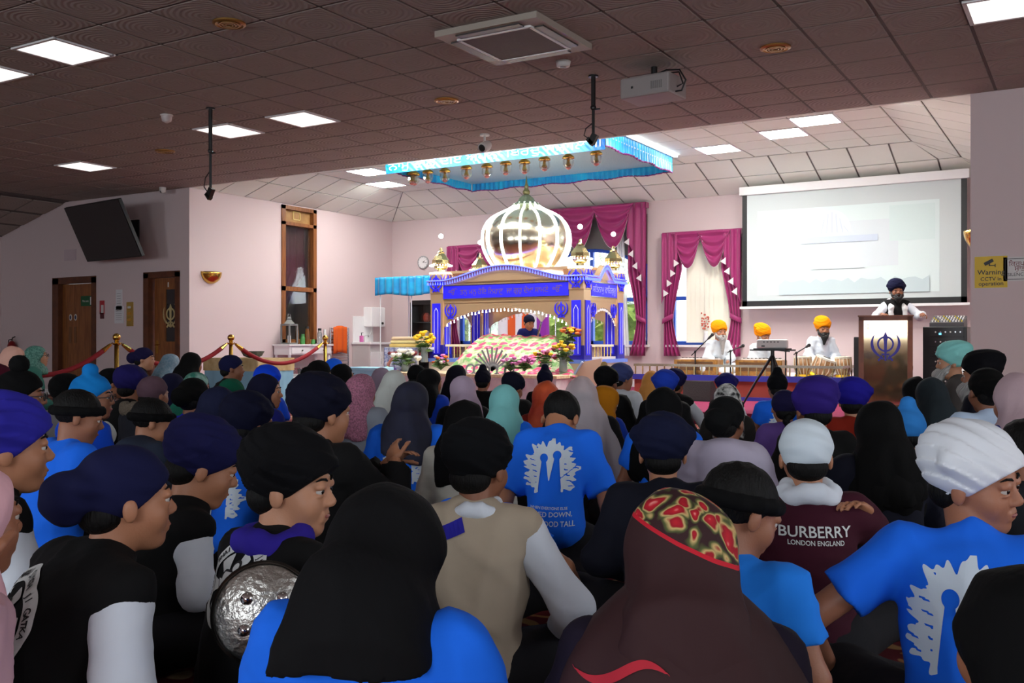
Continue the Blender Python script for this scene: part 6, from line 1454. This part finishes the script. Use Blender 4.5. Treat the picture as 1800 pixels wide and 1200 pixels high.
# foreground ---------------------------------------------------------
P_('boy in a black club vest, tight navy turban with a big bun behind', 222, 783, 2.05, turn=46, yaw=12, tops='bun', tc=NAVY, outfit='vest', oc=BLK, under=WHT, emblem=(.115, .33, -.03, True), lean=24, sk=1, wide=1.15)
P_('person under a pale pink scarf with one hand at it', -62, 800, 1.75, turn=35, tops='scarf', tc=(222, 172, 180), outfit='long', oc=(222, 178, 186), sk=0, arms={1: ((.21, .02, .42), (.165, .05, .565))}, wide=.95)
P_('boy in a purple-blue turban, black vest and white sleeves', 12, 690, 2.6, turn=42, yaw=18, tops='turban', tc=(44, 40, 150), outfit='vest', oc=BLK, under=WHT, sk=1, hs=1.05)
P_('boy in a wide navy turban bowing in black vest', 356, 735, 3.0, turn=50, yaw=18, pitch=18, tops='turban', tc=(24, 24, 66), outfit='vest', oc=BLK, under=WHT, lean=22, sk=1, hs=1.05)
P_('smiling child in a black turban with a purple neckerchief', 512, 750, 2.35, turn=40, yaw=58, pitch=4, tops='turban', tc=(17, 18, 22), outfit='vest', oc=BLK, under=WHT, emblem=(.11, .36, .0, True), extra=collar(cloth((44, 30, 140)), .075, .030, .004), sk=3, hs=1.02, lean=14, fine=.85)
P_('person in black headscarf and plain bright blue shirt', 684, 850, 1.66, turn=14, drop=.05, pitch=14, tops='scarf', tc=(20, 20, 24), outfit='tee', oc=BLU, sl=.15, lean=10, wide=1.12, hs=1.02, prints=tree_print(False, 1.0, -.14))
P_('boy in a black turban and beige vest with a blue strap', 842, 738, 2.7, turn=8, yaw=22, tops='turban', tc=(16, 17, 22), outfit='vest', oc=(176, 162, 142), under=WHT, prints=strap(cloth((40, 36, 150)), (-.19, .09), (-.02, .165), .02), extra=collar(cloth(WHT), .060, .022, .006), sk=2, wide=1.08, arms={1: ((.27, .02, .27), (.22, .22, .14)), -1: 'lap'})
P_('man in a folded navy turban and navy jumper', 1165, 728, 3.25, turn=4, yaw=4, tops='turban', tc=(20, 24, 50), outfit='long', oc=(15, 17, 30), sk=1, lean=22, wide=1.1)
P_('person under a brown scarf printed with red roses', 1192, 850, 1.6, turn=5, tops='scarf', sc=BROWN, sl=.40, outfit='long', oc=(26, 18, 36), extra=many(cape(BROWN, (.21, .16, .20), -.10, .012), rose_ribbons), lean=10, wide=1.1)
P_('boy with black hair under a black bandana, sky-blue shirt', 1300, 815, 2.2, turn=30, yaw=40, pitch=22, tops='hair', outfit='tee', oc=(28, 122, 224), extra=bandana(BLK), lean=18, sk=0)
P_('boy in a white head wrap and burgundy lettered shirt', 1416, 732, 2.95, turn=6, yaw=4, tops='dome', tc=(208, 220, 228), outfit='tee', oc=(58, 12, 30), extra=collar(cloth(WHT), .066, .032, .012), prints=back_text([('BURBERRY', .085, .22, .034), ('LONDON ENGLAND', .052, .17, .015)], EMB_W, .27), sk=1, wide=1.05, arms={1: ((.25, .16, .36), (.165, .05, .475)), -1: 'lap'})
P_('child in a white turban glancing back over a blue printed shirt', 1712, 745, 2.3, turn=30, yaw=106, pitch=4, roll=6, tops='turban', tc=(220, 224, 230), outfit='tee', oc=BLU, prints=tree_print(True, 1.15, .01, 90), lean=20, sk=(158, 104, 78), wide=1.12, hs=.99, fine=.8, arms={-1: ((-.36, .03, .30), (-.34, .22, .14)), 1: ((.25, .15, .38), (.10, .24, .45))})
P_('person in black draped headscarf hiding part of the printed blue shirt', 1800, 985, 1.3, turn=-10, tops='scarf', tc=(12, 12, 14), outfit='long', oc=(12, 12, 14), extra=cape(cloth((12, 12, 14), 'scarf'), (.20, .16, .2), -.10, .012), wide=1.15, lean=12)
# middle rows ----------------------------------------------------------
P_('person leaning forward in a blue shirt lettered with a slogan', 985, 705, 4.0, turn=8, yaw=15, pitch=48, tops='hair', outfit='tee', oc=BLU, prints=tree_print(True, 1.12, .03, 80, -.015), lean=28, drop=.06, wide=1.0, sleeve=.85, arms={1: ((.2, .06, .36), (.2, .2, .12)), -1: ((-.2, .06, .36), (-.2, .2, .12))}, s=.86, hip=.27, sk=1)
P_('person in a black headscarf and cream jumper', 818, 700, 4.3, turn=12, tops='scarf', tc=(20, 20, 22), outfit='long', oc=(206, 204, 192))
P_('child in a blue shirt resting an arm beside bare feet', 846, 764, 3.3, turn=10, tops='dome', tc=BLK, outfit='tee', oc=BLU, wide=1.05, arms={1: ((.30, .02, .24), (.34, .2, .10)), -1: 'lap'}, sk=1)
P_('man in a tall navy turban and black coat, hands raised', 566, 655, 3.9, turn=30, yaw=18, tops='turban', tc=(15, 16, 34), outfit='jacket', oc=(20, 20, 23), hs=1.12, sk=1, wide=1.15, lean=8, arms={1: ((.26, .22, .31), (.185, .33, .49)), -1: ((-.02, .30, .32), (.12, .38, .48))})
P_('girl with a braid under a navy scarf with pale flowers', 722, 668, 4.8, turn=5, tops='scarf', sc=mat('navy flower scarf', (18, 20, 40), .8, c2=(26, 28, 54), cs=9), outfit='tee', oc=BLU, prints=tree_print(False, .95, .02, 40), extra=longhair)
P_('person in a pink lace scarf and grey hooded top', 636, 655, 6.2, turn=22, tops='scarf', sc=cloth((190, 120, 146), 'lace'), outfit='hoodie', oc=(128, 134, 144))
P_('person in a navy turban and printed blue shirt behind the bowing navy turban', 438, 688, 4.5, turn=26, yaw=14, tops='turban', tc=(16, 18, 40), outfit='tee', oc=BLU, prints=tree_print(False, 1.0, -.02, 40), hs=1.02)
P_('girl in a navy scarf looking aside with lips parted', 468, 655, 5.9, turn=40, yaw=48, tops='scarf', tc=(18, 18, 42), outfit='long', oc=(26, 30, 110), sk=1, fine=.8)
P_('child in a bright blue turban and blue shirt', 472, 642, 7.6, turn=30, tops='turban', tc=(14, 66, 214), outfit='tee', oc=(14, 70, 200))
P_('child in a black turban with low bun near the console', 562, 632, 8.0, turn=38, tops='bun', tc=BLK, outfit='long', oc=BLK)
P_('child in a bright blue patka before the towel radiator', 588, 628, 9.6, turn=30, tops='dome', tc=(24, 96, 226), outfit='long', oc=(22, 22, 28))
P_('girl in a black scarf looking towards the altar', 604, 638, 8.2, turn=40, yaw=30, tops='scarf', tc=(16, 16, 18), outfit='long', oc=(16, 16, 18), sk=2)
P_('person in a lavender scarf and blue shirt', 672, 644, 8.6, turn=22, tops='scarf', tc=(146, 128, 146), outfit='tee', oc=BLU)
P_('person in a white scarf and printed blue shirt', 694, 648, 7.4, turn=20, tops='scarf', tc=(196, 200, 194), outfit='tee', oc=BLU, prints=tree_print(False, .9, .02, 28))
P_('child in a cream hooded top with bobble', 712, 672, 6.3, turn=16, tops='knot', tc=(190, 190, 182), outfit='hoodie', oc=(196, 198, 190))
P_('child in a black fur hat before the white lilies', 733, 640, 8.4, turn=12, tops='cap', tc=BLK, outfit='long', oc=(20, 22, 30))
P_('girl in a black scarf and blue top beside the fur hat', 757, 646, 8.0, turn=28, yaw=30, tops='scarf', tc=(18, 18, 20), outfit='tee', oc=(18, 62, 180))
P_('person in a black scarf before the rose cloth', 803, 640, 8.6, turn=14, tops='scarf', tc=(18, 16, 30), outfit='long', oc=(190, 190, 190))
P_('girl with brown hair under a lilac scarf', 812, 659, 6.4, turn=-20, tops='scarf', tc=(180, 160, 180), outfit='long', oc=(20, 20, 22))
P_('child in a black patka with square topknot before the cloth', 849, 637, 9.3, turn=10, tops='knot', tc=(17, 17, 32), outfit='long', oc=(16, 16, 18))
P_('man in a black turban and black jacket bowing', 902, 655, 8.0, turn=14, yaw=22, pitch=15, tops='turban', tc=(18, 20, 34), outfit='jacket', oc=(16, 16, 18))
P_('person in a pale aqua scarf and blue shirt', 888, 675, 6.0, turn=8, tops='scarf', tc=(126, 196, 194), outfit='tee', oc=BLU)
P_('child in a navy patka with topknot before the flowers', 958, 637, 9.3, turn=6, tops='knot', tc=(17, 18, 40), outfit='long', oc=(20, 20, 26))
P_('person in a sheer red and orange scarf', 960, 668, 6.2, turn=4, tops='scarf', sc=mat('red orange gauze', (160, 32, 14), .7, c2=(206, 84, 40), cs=5, alpha=.9), outfit='long', oc=(120, 30, 20))
P_('woman in a long sheer white scarf with pearls', 1022, 660, 5.2, turn=4, tops='scarf', sc=cloth((206, 196, 202), 'sheer'), outfit='long', oc=(13, 13, 15), extra=lambda i: (longhair(i), cape(cloth((206, 196, 202), 'sheer'), (.18, .15, .26), -.16, .01)(i)))
P_('girl in a mustard headscarf looking down', 1064, 676, 6.5, turn=30, yaw=40, pitch=20, tops='scarf', tc=(172, 108, 14), outfit='long', oc=(22, 60, 170), sk=2)
P_('man in a black turban and glasses beside the mustard scarf', 1067, 644, 8.0, turn=22, yaw=18, tops='turban', tc=(15, 15, 17), outfit='jacket', oc=(14, 14, 16), glasses=True)
P_('child in a tan patka with topknot before the throne', 1062, 633, 10.0, turn=10, tops='knot', tc=(176, 146, 94), outfit='long', oc=(30, 90, 200))
P_('child in a grey-blue turban and white belted tunic', 1094, 639, 8.2, turn=30, yaw=34, tops='turban', tc=(58, 66, 110), outfit='long', oc=(206, 210, 214), legs=(206, 210, 214))
P_('person in a shiny golden scarf before the stage rail', 1146, 650, 9.4, turn=20, tops='scarf', tc=(196, 136, 70), outfit='long', oc=(150, 100, 50))
P_('person in a blue turban beside the golden scarf', 1170, 650, 7.4, turn=18, tops='turban', tc=(30, 60, 170), outfit='long', oc=(20, 20, 24))
P_('boy in a dark navy turban, black vest and white sleeves', 1187, 648, 8.4, turn=24, tops='turban', tc=(22, 22, 66), outfit='vest', oc=BLK, under=(190, 196, 200), arms={1: ((.26, .12, .26), (.32, .34, .2))})
P_('person in a broad black scarf over a blue shirt', 1165, 678, 4.7, turn=4, tops='scarf', tc=(14, 14, 15), outfit='tee', oc=BLU, extra=cape(cloth((14, 14, 15), 'scarf'), (.17, .13, .10), -.05))
P_('child in a navy turban low before the stage edge', 1277, 656, 8.7, turn=10, tops='turban', tc=(28, 26, 96), outfit='vest', oc=BLK, emblem=EM)
P_('person in a black and white dotted scarf', 1278, 672, 6.5, turn=8, tops='scarf', sc=cloth((20, 20, 22), 'dots'), outfit='long', oc=(40, 38, 36))
P_('boy in a black patka with bun and pale lilac hoodie', 1277, 695, 4.5, turn=18, yaw=14, tops='bun', tc=(24, 26, 28), outfit='hoodie', oc=(190, 182, 202), prints=back_text([('E N T T', -.0, .20, .03), ('00', -.09, .16, .09)], EMB_B, .24), sk=2)
P_('boy in a black topknot and printed blue shirt by the tripod', 1366, 641, 7.6, turn=4, tops='knot', tc=(16, 16, 22), outfit='tee', oc=BLU, prints=tree_print(False, .9, .0, 28))
P_('girl in a navy cap and purple jacket with a braid', 1379, 684, 5.8, turn=6, tops='cap', tc=(26, 22, 58), outfit='jacket', oc=(98, 70, 140), extra=braid)
P_('man in a large purple turban and black coat', 1431, 662, 4.65, turn=2, yaw=-6, tops='pagg', tc=(52, 34, 122), outfit='jacket', oc=(24, 24, 24), hs=1.08, wide=1.1)
P_('child in a royal blue turban and rust red jacket', 1500, 664, 5.3, turn=8, yaw=20, tops='turban', tc=(34, 28, 144), outfit='jacket', oc=(134, 32, 14), sk=3)
P_('person in a long black headscarf and navy top', 1542, 701, 3.8, turn=0, tops='scarf', tc=(15, 15, 16), outfit='long', oc=(17, 19, 34), extra=cape(cloth((15, 15, 16), 'scarf'), (.14, .12, .12), -.05), wide=1.15)
P_('child in a sky-blue knotted patka and denim jacket', 1596, 692, 4.6, turn=14, yaw=8, tops='knot', tc=(52, 132, 210), outfit='jacket', oc=(66, 86, 132), sk=1)
P_('person in a dark grey-green headscarf and matching top', 1636, 661, 5.3, turn=6, tops='scarf', tc=(38, 46, 50), outfit='long', oc=(50, 58, 60))
P_('person in black headscarf partly behind the grey-green scarf', 1607, 661, 6.8, turn=2, tops='scarf', tc=(14, 14, 16), outfit='long', oc=(14, 14, 16))
P_('old man in a mint turban with long white beard', 1672, 600, 7.4, turn=-62, yaw=-14, tops='pagg', tc=(134, 206, 200), outfit='jacket', oc=(74, 70, 68), beard=(GREYH, .10), hs=1.05, sk=3)
P_('man in a black turban and navy jacket with grey beard', 1722, 616, 6.3, turn=-40, yaw=-20, tops='pagg', tc=(16, 15, 24), outfit='jacket', oc=(20, 20, 34), beard=(GREYH, .10), hs=1.05)
P_('boy in a black patka and pale blue collared shirt', 1733, 645, 5.3, turn=0, tops='bun', tc=(14, 14, 14), outfit='long', oc=(186, 206, 230), sk=2)
P_('girl in a dusty pink scarf and blue jacket', 1788, 652, 4.4, turn=-6, tops='scarf', sl=.24, tc=(186, 160, 166), outfit='jacket', oc=(24, 40, 124), prints=many(strap(cloth(BLK), (-.10, .14), (-.10, -.1), .015), strap(cloth(BLK), (.10, .14), (.10, -.1), .015)))
P_('person with black hair behind the white turban', 1800, 735, 3.1, turn=0, tops='hair', outfit='long', oc=(22, 24, 30))
# left side ----------------------------------------------------------
P_('woman in a peach scarf watching from beyond the ropes', 26, 607, 9.4, turn=62, yaw=14, tops='scarf', tc=(214, 166, 150), outfit='long', oc=(206, 206, 200), sk=3, fine=.8)
P_('woman in a green glittering scarf and glasses', 66, 606, 10.4, turn=62, yaw=16, pitch=-8, tops='scarf', sc=mat('green sparkle scarf', (48, 104, 92), .6, c2=(96, 146, 132), cs=60), outfit='long', oc=(54, 110, 98), sk=3, glasses=True, fine=.8)
P_('person in a maroon turban behind the pompom hat', -6, 640, 5.6, turn=50, tops='turban', tc=(74, 16, 34), outfit='long', oc=(60, 16, 30), sk=1)
P_('boy in a black knitted hat with pompom and glasses', 38, 647, 4.6, turn=45, yaw=28, tops='dome', tc=(13, 13, 14), outfit='long', oc=(16, 16, 18), glasses=True, extra=pompom, sk=2)
P_('boy in a sky-blue patka with topknot and glasses', 163, 634, 5.0, turn=40, yaw=42, tops='knot', tc=(20, 120, 196), outfit='tee', oc=(14, 74, 204), glasses=True, sk=2, fine=.85)
P_('boy in black cap bowing his head, blue shirt', 138, 685, 4.1, turn=42, yaw=24, pitch=14, tops='hair', outfit='tee', oc=BLU, extra=bandana(BLK), sk=0, lean=14)
P_('child in a black turban behind the sky-blue topknot', 121, 658, 6.6, turn=35, tops='turban', tc=(14, 14, 15), outfit='long', oc=(120, 118, 120))
P_('boy in a black patka beside the first brass post', 197, 645, 7.0, turn=46, yaw=20, tops='dome', tc=(13, 13, 14), outfit='long', oc=(130, 90, 80))
P_('boy in a purple-navy turban and emblem vest', 232, 642, 6.6, turn=30, tops='turban', tc=(30, 24, 84), outfit='vest', oc=BLK, under=WHT, emblem=EM)
P_('child in a mauve knit hat and fur-trimmed parka', 270, 660, 5.6, turn=28, tops='cap', tc=(96, 72, 82), outfit='hoodie', oc=(34, 36, 44), extra=fur_trim)
P_('boy in a black bandana and slate blue hoodie', 268, 700, 4.5, turn=36, yaw=30, pitch=14, tops='hair', outfit='hoodie', oc=(38, 46, 62), extra=bandana(BLK), sk=1)
P_('boy in a navy patka and black vest before the doors', 254, 610, 10.2, turn=66, yaw=20, tops='bun', tc=(26, 22, 58), outfit='vest', oc=BLK, under=WHT, sk=3)
P_('woman in a shimmering pale blue scarf behind the rope', 302, 620, 10.5, turn=40, tops='scarf', sc=mat('pale blue shimmer', (104, 142, 160), .5, c2=(136, 160, 176), cs=50), outfit='long', oc=(104, 142, 160))
P_('person in a black hooded top with small white logo', 338, 615, 9.7, turn=30, tops='hood', tc=(14, 14, 16), outfit='hoodie', oc=(14, 14, 16))
P_('boy in a navy patka with white band and emblem vest', 408, 622, 8.6, turn=62, yaw=14, tops='dome', tc=(22, 24, 60), outfit='vest', oc=BLK, under=WHT, emblem=EM, sk=2)
P_('child in a navy hood beside the green striped patka', 306, 650, 7.6, turn=28, tops='hood', tc=(24, 24, 52), outfit='hoodie', oc=(24, 24, 52))
P_('boy in a green and white striped patka', 346, 652, 6.9, turn=30, tops='dome', sc=mat('green striped cloth', (40, 120, 100), .8, c2=(150, 190, 176), cs=14), outfit='long', oc=(26, 110, 90))
P_('boy in a black patka and violet-blue shirt', 341, 663, 5.5, turn=18, tops='bun', tc=(12, 12, 13), outfit='tee', oc=(34, 40, 196))
P_('child in a navy hood and slate jacket looking down', 388, 675, 4.9, turn=36, yaw=20, pitch=18, tops='hood', tc=(24, 28, 54), outfit='jacket', oc=(34, 42, 62), sk=0)
P_('child in a dark green patka behind the navy hood', 408, 663, 6.6, turn=30, tops='dome', tc=(18, 84, 62), outfit='long', oc=(20, 60, 50))
# on the alcove floor and stage ------------------------------------------
sp_ = pd(1576, 487, 12.45); P_('bearded speaker in navy turban standing at the lectern', 1576, 487, 12.8, turn=188, tops='pagg', tc=(14, 16, 44), outfit='vest', oc=(16, 16, 19), under=WHT, beard=(DARKB, .05), stand=True, base=ZF, lean=2, arms='lectern', hs=1.06, s=1.0, sk=2, fine=.6, extra=shawl)
P_('grey-bearded musician in an orange turban and white kurta', 1265, 563, 14.6, turn=172, yaw=-8, tops='pagg', tc=(232, 142, 8), outfit='kurta', oc=(216, 224, 230), legs=(216, 224, 230), beard=(GREYH, .20), base=SZ, hs=1.12, sk=1, fine=.5)
P_('musician in an orange turban hidden behind the projector', 1340, 569, 14.3, turn=165, yaw=-20, pitch=14, tops='pagg', tc=(232, 142, 8), outfit='kurta', oc=(216, 222, 228), legs=(216, 224, 230), beard=(GREYH, .06), base=SZ, hs=1.1, sk=1, fine=.5)
P_('black-bearded drummer in an orange turban and white kurta', 1446, 556, 14.1, turn=176, pitch=8, tops='pagg', tc=(232, 142, 8), outfit='kurta', oc=(214, 222, 232), legs=(216, 224, 230), beard=(DARKB, .10), base=SZ, hs=1.12, sk=1, fine=.5, arms='lap')
P_('seated reader in navy turban inside the throne', 930, 552, 15.2, turn=176, yaw=-20, pitch=18, tops='dome', tc=(22, 28, 58), outfit='jacket', oc=(26, 34, 110), base=.70, hs=1.0, sk=3, fine=.5)
P_('man in a white patterned shawl stooping behind the mint turban', 1676, 588, 12.8, turn=-60, tops='pagg', tc=(34, 30, 92), outfit='long', oc=(204, 204, 204), base=ZF, s=1.0, lean=40)
# keep neighbours clear of one another: slide them a little along their own line of sight
def settle():
    D0 = [q[3] for q in QUEUE]
    free = [q[3] > 3.4 and 'base' not in q[4] for q in QUEUE]
    pos = lambda i: pd(QUEUE[i][1], QUEUE[i][2], QUEUE[i][3])
    for it in range(120):
        moved = False
        for i in range(len(QUEUE)):
            for j in range(i):
                if not (free[i] or free[j]): continue
                a, b = pos(i), pos(j); g = math.hypot(a.x-b.x, a.y-b.y); want = .56
                if g >= want: continue
                s_ = 1 if QUEUE[i][3] >= QUEUE[j][3] else -1; st = (want-g)*.25+.004
                for k_, sg in ((i, s_), (j, -s_)):
                    if free[k_]: QUEUE[k_][3] = min(max(QUEUE[k_][3]+sg*st, D0[k_]*.88), D0[k_]*1.15)
                moved = True
        if not moved: break
settle()
for q in QUEUE: person(q[0], q[1], q[2], q[3], **q[4])
# things people hold --------------------------------------------------------
t = thing('fly_whisk', 'white hair fly whisk raised beside the seated reader', 'whisk', pY(944, 594, 13.0)); t.scale = (1.35, 1.35, 1.15)
MB().cyl((0, 0, 0), (.06, 0, .22), .012).build('handle', CHROME, t)
w = MB(); rnd = random.Random(5)
for k in range(90):
    a = rnd.uniform(-1.2, .9); L = rnd.uniform(.2, .36); w.tube([(.06, 0, .22), (.06+.45*L*math.sin(a), rnd.uniform(-.05, .05), .22+L*.6), (.06+L*math.sin(a)*1.2, rnd.uniform(-.07, .07), .22+L*(.8-.25*abs(a)))], .009, 4)
w.build('hair', mat('white whisk hair', (230, 228, 222), .8), t, kind='stuff')
# round steel shield on the smiling child's back
c = pd(464, 1077, 2.0); t = thing('round_shield', 'round engraved steel shield with studs on the child\'s back', 'shield', c); t.rotation_euler = (math.radians(82), 0, TH+math.radians(14))
SH = mat('engraved steel', (186, 184, 178), .36, 1.0, bump='noise', bs=70, bd=.25)
Ms = Matrix.Rotation(math.pi, 4, 'X')
MB().lathe([(.001, .034), (.03, .033), (.065, .024), (.09, .010), (.104, 0), (.104, -.006), (.09, .002), (.03, .026), (.001, .027)], None, 48, caps=False).build('dish', SH, t, smooth=True)
MB().lathe([(.100, -.004), (.107, 0), (.100, .005)], None, 48, caps=False).build('rim', mat('dark steel rim', (90, 86, 82), .4, 1.0), t, smooth=True)
for a in (135, 215, 310, 40): MB().lathe([(.013, 0), (.013, .006), (.010, .012), (.001, .015)], Mt(.048*math.cos(math.radians(a)), .048*math.sin(math.radians(a)), .026), 14).build('stud', CHROME, t, smooth=True)

for x, y, lab in ((1502, 1000, 'folded blue lettered shirt lying on the carpet'), (1490, 1075, 'small blue bundle on the carpet beside the burgundy shirt')):
    q = pZ(x, y, 0.0); t = thing('folded_shirt', lab, 'shirt', (q.x, q.y, 0), TH)
    b = MB(); b.box((-.10, -.05, 0), (.10, .05, .05) if y < 1050 else (-.02, .05, .06), bev=.018); b.build('cloth', cloth((24, 70, 190)), t, smooth=True)
    if y < 1050: flat_text('lettering', 'THEY STOOD TALL', frame((0, -.052, .028), (1, 0, 0), (0, 0, 1)), PRW, t, w=.17)
